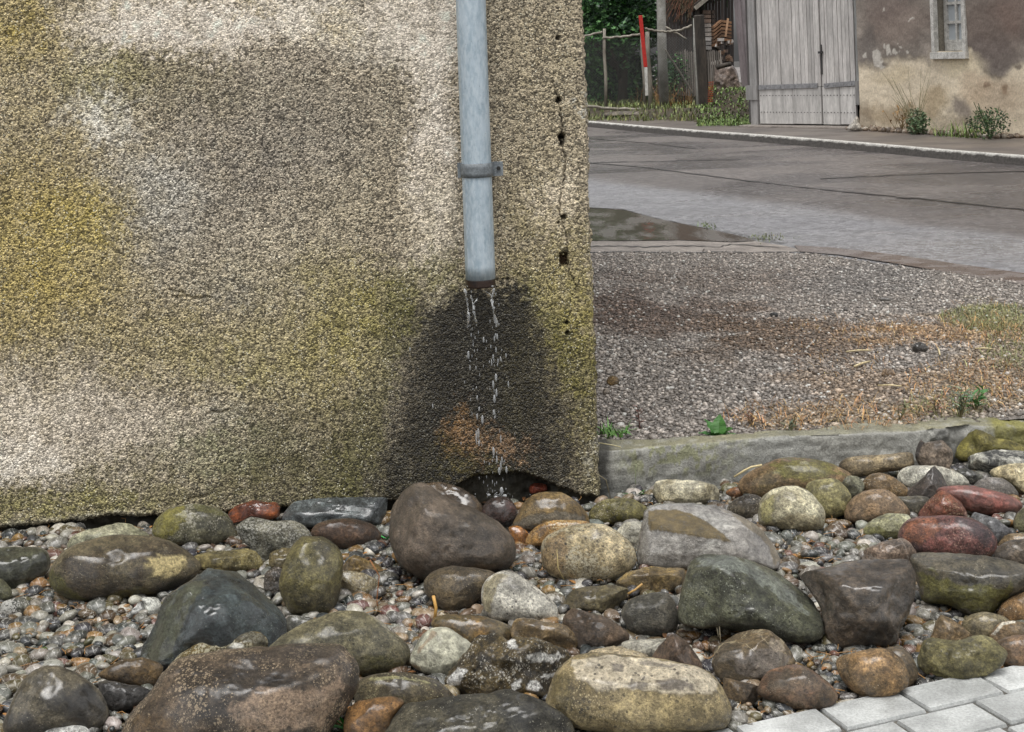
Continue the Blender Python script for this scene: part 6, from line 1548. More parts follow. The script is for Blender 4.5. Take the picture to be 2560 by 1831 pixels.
# kerb
t = NT('granite_kerb', 0.7); v = t.coord('Object'); n2 = t.noise(v, 30, 5, 0.8)
c = t.mix(1.0, t.attr('col'), t.grey(t.ramp(n2, 0.35, 0.65, 0.5, 1.25)), 'MULTIPLY'); t.base(c); t.bump(n2, .02); M_KERB = t.m
def off(pl, d):
    out = []
    for i, p in enumerate(pl):
        a = pl[max(i - 1, 0)]; b = pl[min(i + 1, len(pl) - 1)]; tt = (b - a) / np.linalg.norm(b - a); out.append(p + np.array([-tt[1], tt[0]]) * d)
    return out
KB, KI, KF = off(KG, 0.035), off(KG, 0.13), off(KG, 14.0)
if KB[3][1] < KG[3][1]: KB, KI, KF = off(KG, -0.035), off(KG, -0.13), off(KG, -14.0)
PZ = 0.10
Vv = []; Fk = []
nk = len(KG); dens = 60
def refine(pl, n=dens): 
    pl = np.array(pl); return np.concatenate([np.linspace(pl[i], pl[i + 1], n, endpoint=False) for i in range(len(pl) - 1)] + [pl[-1:]])
a_, b_, c_ = refine(KG), refine(KB), refine(KI); m_ = len(a_)
wob = 0.012 * vn(p2(np.arange(m_) * 0.9, 3), 7)
Vv = np.concatenate([np.c_[a_, np.zeros(m_)], np.c_[a_ + 0.01, PZ - .022 + wob], np.c_[b_, PZ + wob * .4 + .004], np.c_[c_, np.full(m_, PZ + .004)]])
Fk = []
for r_ in range(3):
    for i in range(m_ - 1): Fk.append((r_ * m_ + i, r_ * m_ + i + 1, (r_ + 1) * m_ + i + 1, (r_ + 1) * m_ + i))
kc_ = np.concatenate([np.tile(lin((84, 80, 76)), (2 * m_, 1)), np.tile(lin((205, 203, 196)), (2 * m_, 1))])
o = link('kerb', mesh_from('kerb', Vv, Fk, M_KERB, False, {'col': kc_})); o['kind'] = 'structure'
t = NT('wet_pavement', 0.4); v = t.coord('Object'); n1 = t.noise(v, 0.9, 5, 0.6); n2 = t.noise(v, 50, 4, 0.7)
c = t.mix(t.ramp(n1, .4, .6), L(112, 104, 98), L(96, 90, 86)); c = t.mix(1.0, c, t.grey(t.ramp(n2, .3, .7, .75, 1.25)), 'MULTIPLY'); t.base(c); t.rough(t.ramp(n1, .35, .65, .35, .55)); t.bump(n2, .003)
M_PVT = t.m
poly_mesh('pavement', [tuple(p) for p in KI] + [(40, 0), (40, 100), (-40, 100)], PZ, M_PVT)
# puddle, concrete edging, gutter
t = NT('puddle_water', 0.04); t.base(L(92, 85, 78)); v = t.coord('Object', (0, 0, 0), (1, .3, 1))
t.b.inputs['Specular IOR Level'].default_value = .6; nr = t.noise(v, 5, 3); t.rough(t.ramp(nr, .4, .62, .08, .3)); t.bump(t.noise(v, 22, 3), .003, .6); M_PUD = t.m
poly_mesh('puddle', [gnd(*p)[:2] for p in [(1400, 516), (1475, 520), (1560, 526), (1640, 548), (1700, 560), (1760, 572), (1850, 592), (1890, 604), (1830, 607), (1700, 602), (1560, 604), (1400, 604)]], .006, M_PUD)
M_CONC = simple_mat('worn_concrete', (150, 142, 134), (120, 112, 106), 6, 0.5, 60, 0.004)
poly_mesh('concrete_edging', [gnd(*p)[:2] for p in [(1400, 604), (1560, 605), (1700, 603), (1830, 608), (1890, 605), (1960, 616), (2010, 628), (1960, 634), (1700, 635), (1400, 634)]], .004, M_CONC)
strip('edging_crack', [(1470, 618), (1560, 617), (1620, 621), (1700, 616), (1790, 620), (1830, 613), (1950, 622)], .03, .0085, M_TAR)
strip('edging_joint', [(1400, 633), (1600, 633), (1800, 634), (2000, 634)], .03, .0085, M_TAR)
t = NT('gutter_asphalt', .2); v = t.coord('Object'); n2 = t.noise(v, 5, 5, .6); c = t.mix(t.ramp(n2, .4, .6), L(96, 84, 78), L(120, 112, 108)); t.base(c); t.rough(t.ramp(n2, .4, .6, .12, .3)); t.bump(t.noise(v, 90, 3), .001); M_GUT = t.m
poly_mesh('gutter', [gnd(*p)[:2] for p in [(1985, 616), (2080, 622), (2240, 640), (2400, 664), (2600, 692), (2600, 722), (2400, 690), (2240, 662), (2100, 640), (2000, 632)]], .008, M_GUT)
rg = np.random.default_rng(51)
def tuft(px, py, wpx, n, hm, col, lab, z=0.0, width=.006, lean=.8, name='grass_tuft', cat='grass tuft', group=None, depth=.12):
    g = gnd(px, py, z); k = g[1] / F; B = g + np.stack([rg.normal(0, wpx * k * .35, n), rg.normal(0, depth, n), np.zeros(n)], -1)
    Vv, Fc, cl = blades(B, rg.uniform(.4, 1, n) * hm, np.full(n, width), vcol(col, n, rg, .22), rg, lean, .6); link_plant(name, Vv, Fc, cl, lab, cat, group)
tuft(1770, 568, 26, 60, .045, (92, 108, 56), 'tiny green tuft growing at the far edge of the puddle')
tuft(1915, 596, 70, 110, .03, (104, 112, 62), 'low strip of green growing between the puddle and the wet road', name='grass', cat='grass'); bpy.data.objects['grass.001']['kind'] = 'stuff'

# ------------------------------------------------------------------ the house across the street
PZ1 = PZ
A0, B0 = gnd(2150, 322, PZ), gnd(2560, 345, PZ)
FP = VPlane(A0[:2], B0[:2])
houseB = empty('old_plastered_house', FP.pt(0, PZ), 'old house across the street with grey-brown plaster peeling to ochre near the ground', 'building')
oB = np.array(houseB.location)
wx0 = FP.hit(2330, 60)[0]; wx1 = FP.hit(2416, 60)[0]; wz0 = FP.hit(2372, 130)[1]; wz1 = wz0 + 1.35
st = .016
s = np.arange(0, 7.0, st); z = np.arange(PZ - .03, 2.5, st)
S, Z = np.meshgrid(s, z, indexing='ij'); px, py = proj(FP.pt(S.ravel(), Z.ravel())); px = px.reshape(S.shape); py = py.reshape(S.shape)
qx = px + 22 * fbm(p2(S * 1.6, Z * 3), 4, 101) + 5 * vn(p2(S * 14, Z * 14), 3); qy = py + 26 * fbm(p2(S * 1.6, Z * 3, 5), 4, 103) + 6 * vn(p2(S * 14, Z * 14, 2), 4)
colF = np.zeros(S.shape + (3,)) + lin((140, 131, 122))
def sp(x, y, rx, ry, c, a, soft=.6):
    global colF
    d = np.sqrt(((qx - x) / rx) ** 2 + ((qy - y) / ry) ** 2); k = a * (1 - sst(1 - soft, 1 + soft * .4, d)); colF = colF * (1 - k[..., None]) + lin(c) * k[..., None]
mott = fbm(p2(S * 2.2, Z * 4), 5, 111, .6)
colF = colF * (1 + .8 * mott[..., None])
sp(2240, 60, 90, 70, (136, 120, 110), .6); sp(2210, 20, 60, 40, (112, 98, 92), .6); sp(2170, 120, 30, 70, (104, 98, 94), .6); sp(2480, 60, 120, 100, (110, 94, 86), .6); sp(2530, 30, 60, 60, (128, 108, 98), .6); sp(2480, 130, 70, 40, (98, 88, 84), .6)
low = sst(-16, 14, qy - np.interp(px, [2140, 2180, 2250, 2320, 2345, 2420, 2450, 2500, 2530, 2600], [172, 160, 152, 158, 135, 133, 170, 190, 168, 165]))
colF = colF * (1 - low[..., None]) + (lin((222, 208, 184)) * (1 + .3 * mott[..., None])) * low[..., None]
sp(2400, 165, 60, 36, (214, 200, 168), .6); sp(2230, 195, 60, 30, (212, 196, 164), .6)
sp(2480, 250, 90, 70, (186, 164, 140), .6); sp(2440, 215, 40, 40, (190, 168, 142), .5)
sp(2210, 285, 70, 26, (150, 128, 96), .6); sp(2330, 260, 46, 40, (158, 132, 90), .5); sp(2400, 265, 22, 36, (120, 110, 106), .75); sp(2410, 300, 60, 18, (140, 126, 108), .6); sp(2160, 300, 26, 40, (128, 112, 94), .6)
sp(2500, 225, 12, 22, (130, 104, 80), .7); sp(2460, 215, 10, 10, (110, 84, 64), .6); sp(2545, 175, 14, 10, (84, 74, 68), .7); sp(2270, 270, 10, 18, (132, 104, 64), .5)
for x, y, r_ in ((2190, 145, 5), (2197, 152, 6), (2225, 128, 7), (2212, 120, 4), (2265, 138, 4), (2250, 118, 3), (2170, 140, 4), (2240, 135, 4), (2208, 26, 3)): sp(x, y, r_ * 1.3, r_ * 1.8, (206, 200, 190), .9, .3)
sp(2278, 61, 13, 3.2, (214, 208, 198), .95, .2)
out = .02 * fbm(p2(S * 1.5, Z * 1.5), 4, 121) + .006 * fbm(p2(S * 14, Z * 14), 3, 123) - .012 * low
hole = (S > wx0) & (S < wx1) & (Z > wz0) & (Z < wz1)
P = FP.pt(S.ravel(), Z.ravel(), out.ravel()); I = np.arange(S.size).reshape(S.shape)
Fc = np.stack([I[:-1, :-1], I[1:, :-1], I[1:, 1:], I[:-1, 1:]], -1); okq = ~(hole[:-1, :-1] & hole[1:, 1:]); Fc = Fc[okq]
t = NT('old_plaster', .85); v = t.coord('Object'); n2 = t.noise(v, 34, 5, .7); c = t.mix(1.0, t.attr('col'), t.grey(t.ramp(n2, .25, .75, .78, 1.2)), 'MULTIPLY'); t.base(c); t.bump(n2, .01, .6); M_PLA = t.m
ofc = link('facade', mesh_from('facade', P - oB, Fc, M_PLA, True, {'col': colF.reshape(-1, 3)})); ofc.parent = houseB
def fbox(mb, s0, s1, z0, z1, o0, o1, col=None, pl=None):
    pl = pl or FP
    P = [pl.pt(a, zz, o) for zz in (z0, z1) for a, o in ((s0, o1), (s1, o1), (s1, o0), (s0, o0))]
    mb.add(P, [(0, 1, 2, 3), (4, 7, 6, 5), (0, 4, 5, 1), (1, 5, 6, 2), (2, 6, 7, 3), (3, 7, 4, 0)], col)
M_PL2 = simple_mat('upper_plaster', (124, 108, 98), (104, 92, 84), 3, .85, 30, .01)
M_WPAINT = simple_mat('worn_white_paint', (214, 212, 206), (176, 174, 168), 14, .6, 80, .002)
M_GLASS = NT('old_window_glass', .2); M_GLASS.base(L(178, 184, 188)); M_GLASS.b.inputs['Specular IOR Level'].default_value = .5; M_GLASS = M_GLASS.m
M_CURT = simple_mat('net_curtain', (188, 190, 192), (160, 164, 168), 40, .9, 200, .001)
mb = MB(); fbox(mb, 0, 12, 2.484, 5.2, -7, 0.0); fbox(mb, 7.0, 12, 0, 2.483, -7, -.002); fbox(mb, 0.0, 6.99, 0.0, wz0 - .05, -7, -.35); fbox(mb, 0.002, wx0 - .08, 0.0, 2.483, -7, -.05); fbox(mb, wx1 + .08, 6.99, 0, 2.483, -7, -.05); fbox(mb, wx0 - .07, wx1 + .07, wz1 + .02, 2.482, -7, -.06)
mb.build('wall_mass', M_PL2, houseB)
mb = MB(); fbox(mb, -.4, 12.4, 5.2, 5.4, -7.4, .5); mb.build('roof', simple_mat('old_tiles', (92, 62, 50), (70, 50, 44), 4), houseB)
# window: painted stone surround, deep reveal, sash with glazing bars, curtain behind
wn_ = MB(); fw = .07
fbox(wn_, wx0 - .0, wx0 + fw, wz0, wz1, -.05, .03); fbox(wn_, wx1 - fw, wx1, wz0, wz1, -.05, .03); fbox(wn_, wx0 - .01, wx1 + .01, wz0 - .10, wz0 - .002, -.06, .05); fbox(wn_, wx0 + fw, wx1 - fw, wz1 - fw, wz1, -.05, .03)
fr = wn_.build('window', M_WPAINT, houseB, bevel=.006)
fr['label'] = 'narrow deep-set window with peeling white surround'
def subpart(name, build, mat, parent):
    mb = MB(); build(mb); V = np.array(mb.V); pl_ = np.array(parent.matrix_world.translation) if False else np.array(parent.location) + oB
    me = mesh_from(name, V - pl_, mb.F, mat, False, {'col': np.array(mb.col, float)}); o = link(name, me); o.parent = parent; return o
RD = .20
def rev(mb):
    fbox(mb, wx0 - .02, wx0 + .012, wz0, wz1, -RD - .3, -.052); fbox(mb, wx1 - .012, wx1 + .02, wz0, wz1, -RD - .3, -.052); fbox(mb, wx0 + .013, wx1 - .013, wz0 - .03, wz0 + .012, -RD - .3, -.052)
subpart('reveal', rev, simple_mat('reveal_plaster', (150, 144, 132), (128, 122, 110), 6, .8), fr)
gx0 = FP.hit(2365, 60, RD)[0]; gx1 = FP.hit(2411, 60, RD)[0]; gzb = FP.hit(2380, 107, RD)[1]; m1 = FP.hit(2393, 60, RD)[0]; hz1 = FP.hit(2385, 56, RD)[1]; hz2 = FP.hit(2385, 8, RD)[1]
def sash(mb):
    for a, b in ((gx0 - .02, gx0 + .045), (m1 - .018, m1 + .018), (gx1 - .045, gx1 + .02)): fbox(mb, a, b, gzb, wz1 - .04, -RD - .03, -RD + .02)
    for z_ in (gzb + .02, hz1, hz2, hz2 + (hz2 - hz1)): fbox(mb, gx0 + .046, m1 - .019, z_ - .02, z_ + .02, -RD - .028, -RD + .017); fbox(mb, m1 + .019, gx1 - .046, z_ - .02, z_ + .02, -RD - .028, -RD + .017)
    fbox(mb, gx0 - .019, wx1 - .014, wz0 + .013, gzb - .001, -RD - .04, -RD + .018)
    fbox(mb, wx0 + .014, gx0 - .021, wz0 + .014, wz1 - .04, -RD - .05, -RD - .02, None)
subpart('sash', sash, M_WPAINT, fr)
subpart('pane', lambda mb: fbox(mb, gx0, gx1, gzb, wz1 - .05, -RD - .022, -RD - .014), M_GLASS, fr)
# ------------------------------------------------------------------ barn with the double gate
GA, GB_ = at(1885, 312, 24.3), at(2152, 312, 22.75)
GP = VPlane(GA[:2], GB_[:2])
barn = empty('wooden_barn', GP.pt(0, PZ), 'weathered grey wooden barn with a tall double plank gate beside the old house', 'barn')
oG = np.array(barn.location)
def gs(px, py=200): return GP.hit(px, py)[0]
def gzz(px, py): return GP.hit(px, py)[1]
t = NT('grey_boards', .75); v = t.coord('Object', (0, 0, 0), (1, 1, .12)); n1 = t.noise(v, 12, 6, .7); n2 = t.noise(v, 90, 4, .7)
c = t.mix(1.0, t.attr('col'), t.grey(t.ramp(n1, .35, .65, .74, 1.12)), 'MULTIPLY'); c = t.mix(1.0, c, t.grey(t.ramp(n2, .3, .7, .84, 1.12)), 'MULTIPLY'); t.base(c); t.bump(n1, .004); M_BRD = t.m
rngb = random.Random(8)
def boards(mb, edges, z0, z1, o0, o1, base, pl=GP, z0b=None):
    for a, b in zip(edges[:-1], edges[1:]):
        fbox(mb, a + .004, b - .004, z0 + rngb.uniform(-.004, .004), z1, o0, o1 + rngb.uniform(-.004, .004), lin(np.array(base) * rngb.uniform(.93, 1.05)), pl)
zb = gzz(1903, 309); zm = gzz(1970, 218); ztop = zb + 2.75
GW = (200, 196, 192)
LE = [gs(x) for x in (1897, 1909, 1917, 1926, 1945, 1953, 1973, 1984, 1994, 2003, 2013, 2022, 2030, 2037, 2052)]
RE = [gs(x) for x in (2055, 2066, 2073, 2087, 2098, 2108, 2117, 2126, 2138)]
def leafpart(edges, lower, name):
    mb = MB(); boards(mb, edges, zm, ztop, -.05, 0.0, GW); lf = mb.build(name, M_BRD, barn)
    return lf
def sub2(name, fn, mat, parent):
    mb = MB(); fn(mb); V = np.array(mb.V); me = mesh_from(name, V - (np.array(parent.location) + oG), mb.F, mat, False, {'col': np.array(mb.col, float)}); o = link(name, me); o.parent = parent; return o
M_IRON = simple_mat('grey_painted_iron', (150, 150, 152), (124, 124, 126), 20, .5, 90, .001)
M_NAIL = simple_mat('dark_iron', (60, 58, 58), (44, 42, 42), 20, .5)
lf = leafpart(LE, None, 'gate_leaf'); rf = leafpart(RE, None, 'gate_leaf')
for L_, ed, cuts in ((lf, LE, (1897, 1981, 2052)), (rf, RE, (2055, 2098, 2138))):
    cs = [gs(x) for x in cuts]
    kick = lambda mb: boards(mb, cs, zb, zm - .004, -.045, .006, (205, 202, 198))
    def nails(mb):
        r_ = random.Random(3)
        for zz in (zb + .18, zm - .14):
            q = cs[0] + .03
            while q < cs[-1] - .02: fbox(mb, q, q + .012, zz, zz + .012, .0, .014, lin((60, 58, 58)), GP); q += .062
    sub2('kick_panel', lambda mb: (kick(mb), nails(mb)), M_BRD, L_)
def strap(a, b, ya, yb):
    def f(mb):
        A = GP.pt(gs(a), gzz(a, ya), .022); B = GP.pt(gs(b), gzz(b, yb), .022); mb.bar(A, B, .012, .072, (0, 1, 0)) if False else None
        s0, s1, z0, z1 = gs(a), gs(b), gzz(a, ya), gzz(b, yb); h = .036
        P = [GP.pt(s0, z0 - h, .012), GP.pt(s1, z1 - h, .012), GP.pt(s1, z1 + h, .012), GP.pt(s0, z0 + h, .012), GP.pt(s0, z0 - h, .026), GP.pt(s1, z1 - h, .026), GP.pt(s1, z1 + h, .026), GP.pt(s0, z0 + h, .026)]
        mb.add(P, [(0, 3, 2, 1), (4, 5, 6, 7), (0, 1, 5, 4), (1, 2, 6, 5), (2, 3, 7, 6), (3, 0, 4, 7)])
        for k in range(4):
            f_ = (k + .5) / 4; ss, zz = s0 + (s1 - s0) * f_, z0 + (z1 - z0) * f_
            fbox(mb, ss - .012, ss + .012, zz - .012, zz + .012, .0262, .034, None, GP)
    return f
sub2('strap_hinge', strap(1898, 2045, 219, 214), M_IRON, lf); sub2('strap_hinge', strap(2061, 2141, 215, 208), M_IRON, rf)
def handle(mb):
    a = gs(2054, 130); z_ = gzz(2054, 131); fbox(mb, a - .035, a + .035, z_ - .02, z_ + .015, .012, .05, None, GP); fbox(mb, a - .008, a + .012, z_ - .35, z_ + .12, .002, .014, None, GP)
sub2('handle', handle, M_NAIL, rf)
mb = MB(); fbox(mb, gs(2050), gs(2057), zb, ztop, -.09, -.055, lin((50, 48, 46)), GP); fbox(mb, gs(1885), gs(2150), zb, ztop, -.14, -.1, lin((50, 48, 46)), GP); mb.build('back_boards', M_BRD, barn)
mb = MB(); fbox(mb, gs(1877), gs(1894), gzz(1885, 313), ztop + .2, -.16, .03, lin((156, 154, 152)), GP); mb.build('gate_post', M_BRD, barn); mb = MB(); fbox(mb, gs(2139), gs(2152), zb + .3, ztop + .2, -.12, -.02, lin((150, 150, 148)), GP); mb.build('gate_post', M_BRD, barn); mb = MB()
fbox(mb, gs(1868), gs(1895), gzz(1880, 250), gzz(1880, 214), -.05, .05, lin((150, 148, 146)), GP); mb.build('hinge_bracket', M_BRD, barn); mb = MB(); fbox(mb, gs(2141), gs(2151), gzz(2145, 262), gzz(2145, 203), -.03, .04, lin((140, 138, 136)), GP)
mb.build('hinge_bracket', M_BRD, barn)
mb = MB(); P = []
PW = [((1829, -60), (1846, -60), (1872, 246), (1858, 246)), ((1846.5, -60), (1868, -60), (1878, 248), (1872.5, 248)), ((1868.5, -60), (1884, -60), (1890, 249), (1878.5, 249))]
for k, pl_ in enumerate(PW):
    V, Fq = ngon_prism(pl_, 28.6 + .03 * (k % 2), .05); mb.add(V, Fq, lin([(138, 128, 130), (150, 142, 144), (160, 156, 156)][k]))
mb.build('plank_wall', M_BRD, barn)
mb = MB()
for z0_, z1_ in ((ztop, ztop + 2.2),): fbox(mb, gs(1830), gs(2152), z0_ + .002, z1_, -4, 0, lin((150, 148, 148)), GP)
fbox(mb, gs(1850), gs(2152), PZ, ztop, -4, -.2, lin((90, 86, 84)), GP)
mb.build('barn_body', M_BRD, barn)
mb = MB(); fbox(mb, gs(1800), gs(2160), ztop + 2.2, ztop + 2.35, -4.4, .5, None, GP); mb.build('roof', simple_mat('barn_tiles', (92, 62, 50), (70, 50, 44), 4), barn)
# threshold and stones at the house foot
mb = MB(); fbox(mb, gs(1862), gs(2150), PZ - .02, zb - .02, -.2, .22, None, GP); o = mb.build('threshold', M_CONC, barn, bevel=.02)
rock(0, 'kerb_stone', 'guard stone at the gate', 'cone-shaped pale guard stone at the right foot of the barn gate', [(2116, 323), (2128, 308), (2142, 290), (2148, 300), (2154, 326), (2135, 328)], (170, 164, 154), (140, 134, 124), zb=PZ, cat='stone', group='stones at the foot of the house', facets=2)
rock(0, 'stone', 'white stone by the house', 'whitish rounded stone at the foot of the old house between the weeds', [(2358, 318), (2366, 308), (2385, 304), (2402, 308), (2406, 320), (2385, 326), (2365, 325)], (176, 172, 162), (140, 140, 120), zb=PZ, cat='stone', group='stones at the foot of the house')
rg = np.random.default_rng(61)
Vl, Fl, Cl = [], [], []; nn_ = 0
for i in range(340):
    x = rg.uniform(2155, 2560); g = FP.pt(FP.hit(x, 300)[0], PZ + .02, rg.uniform(.03, .32)); r_ = rg.uniform(.018, .05)
    q = ICO[2][0] * r_ * rg.uniform(.6, 1.2, (1, 3)) * (1 + rg.uniform(-.15, .15, (42, 1))); Vl.append(q + g); Fl.append(ICO[2][1] + nn_); nn_ += 42; Cl.append(np.tile(lin(np.array([(120, 104, 88), (150, 140, 126), (84, 72, 60), (190, 184, 172)][int(rg.choice(4, p=[.4, .25, .27, .08]))])), (42, 1)))
o = link('rubble', mesh_from('rubble', np.concatenate(Vl), np.concatenate(Fl), M_CHIP, True, {'col': np.concatenate(Cl)})); tag(o, 'strip of loose rubble and plaster crumbs along the foot of the old house', 'rubble', kind='stuff')
# plants at the house
def cloud(c0, rad, n, size_, cols, rg, thr=-.1, seed=1, flat=.0, freq=2.2):
    c0 = np.array(c0, float); rad = np.array(rad, float)
    u = rg.normal(size=(n * 4, 3)); u /= np.linalg.norm(u, axis=1, keepdims=True); r_ = rg.random(n * 4) ** .42
    P = u * r_[:, None]; nz_ = fbm(P * freq + seed * 3, 3, seed); P = P[nz_ > thr][:n]; nz_ = nz_[nz_ > thr][:n]
    edge = 1 + .28 * fbm(P / (np.linalg.norm(P, axis=1, keepdims=True) + 1e-6) * 1.8 + seed, 3, seed + 4); P = c0 + P * rad * edge[:, None]; n = len(P)
    d = rg.normal(size=(n, 3)); d[:, 2] = d[:, 2] * .6 - .2; d /= np.linalg.norm(d, axis=1, keepdims=True); s_ = np.cross(d, rg.normal(size=(n, 3))); s_ /= np.linalg.norm(s_, axis=1, keepdims=True)
    L_ = size_ * rg.uniform(.6, 1.3, n)[:, None]; W_ = L_ * .5
    V = np.stack([P - d * L_ / 2, P + s_ * W_ / 2, P + d * L_ / 2, P - s_ * W_ / 2], 1).reshape(-1, 3)
    Fc = np.arange(n * 4).reshape(-1, 4); ci = rg.integers(0, len(cols), n); cl = np.array([lin(c) for c in cols])[ci] * rg.lognormal(0, .25, (n, 1)) * (1 + .5 * np.clip(nz_, -.5, .8))[:, None]
    return V, Fc, np.repeat(np.clip(cl, .004, .6), 4, 0)
GREEN = [(58, 84, 46), (44, 68, 38), (76, 100, 56), (36, 56, 34)]
def fpt(px, out): s_ = FP.hit(px, 300)[0]; return FP.pt(s_, PZ, out)
rg = np.random.default_rng(71)
g = fpt(2545, .45); V1 = cloud(g + np.array([0, 0, .22]), (.30, .3, .2), 800, .04, GREEN, rg, -.3, 3)
p = PL(); p.add(*V1)
for i in range(14): 
    a = rg.uniform(-1, 1); p.stem([g, g + np.array([a * .14, 0, .25]), g + np.array([a * .26, 0, .5 * rg.uniform(.6, 1)])], .005, (66, 86, 56))
p.done('green_bush', 'dense dark green bush at the foot of the old house at the right edge', 'bush')
g = fpt(2345, .35); p = PL(); p.add(*cloud(g + np.array([0, 0, .17]), (.17, .2, .2), 700, .05, [(86, 104, 74), (70, 92, 60), (110, 124, 92)], rg, -.3, 5))
for i in range(22):
    a = rg.uniform(-1.0, .45); tip = g + np.array([a * .5, 0, rg.uniform(.4, .95)]); p.stem([g, (g + tip) / 2 + np.array([rg.uniform(-.05, .05), 0, .05]), tip], [.004, .003, .002], (132, 128, 98))
    for j in range(3):
        q = ICO[1][0] * rg.uniform(.012, .022) + tip + rg.normal(0, .05, 3); p.add(q, np.c_[ICO[1][1], ICO[1][1][:, 0]][:, :4] if False else np.c_[ICO[1][1], ICO[1][1][:, 2]], [(206, 200, 170), (96, 70, 50)][int(rg.integers(0, 2))])
p.done('flowering_weed', 'tall wispy weed with small seed heads in front of the ochre house wall', 'weed')
p = PL()
for i in range(120):
    g = fpt(rg.uniform(2400, 2505), rg.uniform(.1, .5)); V, Fc, cl = blades(np.array([g]), np.array([rg.uniform(.08, .3)]), np.array([.018]), vcol((104, 122, 64), 1, rg), rg, .8, .5); p.add(V, Fc, cl)
p.done('low_weeds', 'low yellow-green weeds between the white stone and the dark green bush', 'weeds')
p = PL()
for i in range(46):
    g = fpt(rg.uniform(2262, 2300), rg.uniform(.0, .2)); tip = g + np.array([rg.uniform(-.2, .2), 0, rg.uniform(.15, .42)]); p.stem([g, tip], .003, (122, 100, 62)); p.add(*leaf(tip, tip + rg.normal(0, .04, 3) + np.array([.02, 0, 0]), .03, n=3), (140, 110, 66))
p.done('dry_weed', 'low brown withered weed against the ochre plaster left of the tall wispy weed', 'weed')

# ------------------------------------------------------------------ fence, shed, timber, bushes behind the pavement
M_POSTW = simple_mat('weathered_wood', (150, 144, 132), (116, 110, 100), 10, .8, 60, .004, (1, 1, .2))
M_DARKW = simple_mat('dark_wood', (74, 66, 58), (46, 42, 38), 10, .8, 60, .004, (1, 1, .2))
M_GREYC = simple_mat('grey_concrete', (164, 162, 156), (136, 134, 126), 6, .8, 60, .003)
M_WIRE = simple_mat('galvanised_wire', (110, 112, 110), (86, 88, 86), 30, .5)
# verge: a soil bank with plants
def vz(X, Y): return PZ + .01 + .16 * sst(0, 1.2, Y - (27.3 + (3.4 - X) * .75)) + .34 * sst(3.75, 4.1, X) * sst(26.2, 28.2, Y) + .04 * fbm(p2(X * 1.3, Y * 1.3), 3, 131)
grid_mesh('verge', simple_mat('verge_soil', (74, 64, 50), (54, 50, 38), 5, .8, 30, .02), np.linspace(.6, 5.2, 90), np.linspace(24.6, 40, 160), lambda X, Y: np.where(Y > 27.2 + (3.4 - X) * .75 - 1.9 * sst(3.0, 3.5, X), vz(X, Y), -0.02))
FY = 29.6
fence = empty('wire_fence', at(1600, 262, FY), 'wire mesh fence with rough branch rails and wooden posts in front of the dark bushes', 'fence')
def fpost(x0, y0, x1, y1, r, name='post', mat=None, Y=FY):
    mb = MB(); a, b = at(x1, y1, Y), at(x0, y0, Y); m1_, m2_ = a + (b - a) * .35, a + (b - a) * .7
    mb.tube([a - np.array([0, 0, .2]), m1_ + np.array([.012, 0, 0]), m2_ - np.array([.012, 0, 0]), b], [r, r, r * .93, r * .85], 10); return mb.build(name, mat or M_POSTW, fence, True)
fpost(1511, 72, 1514, 262, .034); fpost(1604, 84, 1612, 262, .034); fpost(1618, 80, 1626, 268, .05)
fpost(1739, 46, 1748, 286, .06, 'post', M_GREYC, FY - .3)
def rail(pts, r, Y=FY - .02):
    P = []
    for i in range(len(pts) - 1):
        for k in range(6):
            f = k / 6; P.append(at(pts[i][0] + (pts[i + 1][0] - pts[i][0]) * f, pts[i][1] + (pts[i + 1][1] - pts[i][1]) * f, Y) + np.array([0, 0, .008 * math.sin(k * 2.1 + i)]))
    P.append(at(*pts[-1], Y)); mb = MB(); mb.tube(P, r, 8); mb.build('rail', M_POSTW, fence, True)
rail([(1430, 97), (1462, 91), (1506, 80)], .022); rail([(1506, 96), (1560, 92), (1600, 86)], .024); rail([(1612, 72), (1640, 78), (1670, 80), (1700, 76), (1730, 64)], .024, FY - .12)
rail([(1662, 124), (1700, 182), (1734, 238)], .02, FY + .1); rail([(1664, 68), (1716, 98)], .022, FY + .12); rail([(1440, 262), (1520, 272), (1602, 274)], .03, FY - .6)
mb = MB(); z0_, z1_ = at(1600, 258, FY)[2], at(1600, 96, FY)[2]; xa, xb = at(1400, 100, FY)[0], at(1742, 100, FY)[0]; hh_ = z1_ - z0_
q = xa - hh_
while q < xb:
    for sg in (1, -1):
        x0_, x1_ = (q, q + hh_) if sg > 0 else (q + hh_, q); lo = max(min(x0_, x1_), xa); hi = min(max(x0_, x1_), xb)
        if hi > lo:
            f = lambda X_: z0_ + (X_ - q) if sg > 0 else z1_ - (X_ - q)
            mb.bar((lo, FY + .03, f(lo)), (hi, FY + .03, f(hi)), .0045, .0045)
    q += .055
mb.build('wire_mesh', M_WIRE, fence)
mb = MB(); a = at(1762, 284, FY - .45); b = at(1747, 38, FY - .45); mb.bar(a - np.array([0, 0, .2]), b, .19, .17, (0, 1, 0)); o = mb.build('dark_post', M_DARKW, None, bevel=.02); tag(o, 'thick dark weathered wooden post at the right end of the wire fence', 'post')
mb = MB(); mb.tube([at(1661, 262, FY + .5) - np.array([0, 0, .2]), at(1655, 120, FY + .5), at(1650, -120, FY + .5), at(1640, -420, FY + .5)], [.1, .095, .088, .08], 16); o = mb.build('utility_pole', M_GREYC, None, True); tag(o, 'tall pale grey pole standing behind the wire fence', 'pole')
stake = empty('marker_stake', at(1616, 240, FY - .4), 'leaning red marker stake with a white lower end standing at the wire fence', 'marker stake')
mb = MB(); mb.bar(at(1614, 168, FY - .4), at(1601, 39, FY - .4), .075, .03, (0, 1, 0)); o = mb.build('red_lath', simple_mat('red_paint', (196, 44, 34), (176, 40, 32), 20, .5, 90, .001), stake, bevel=.006)
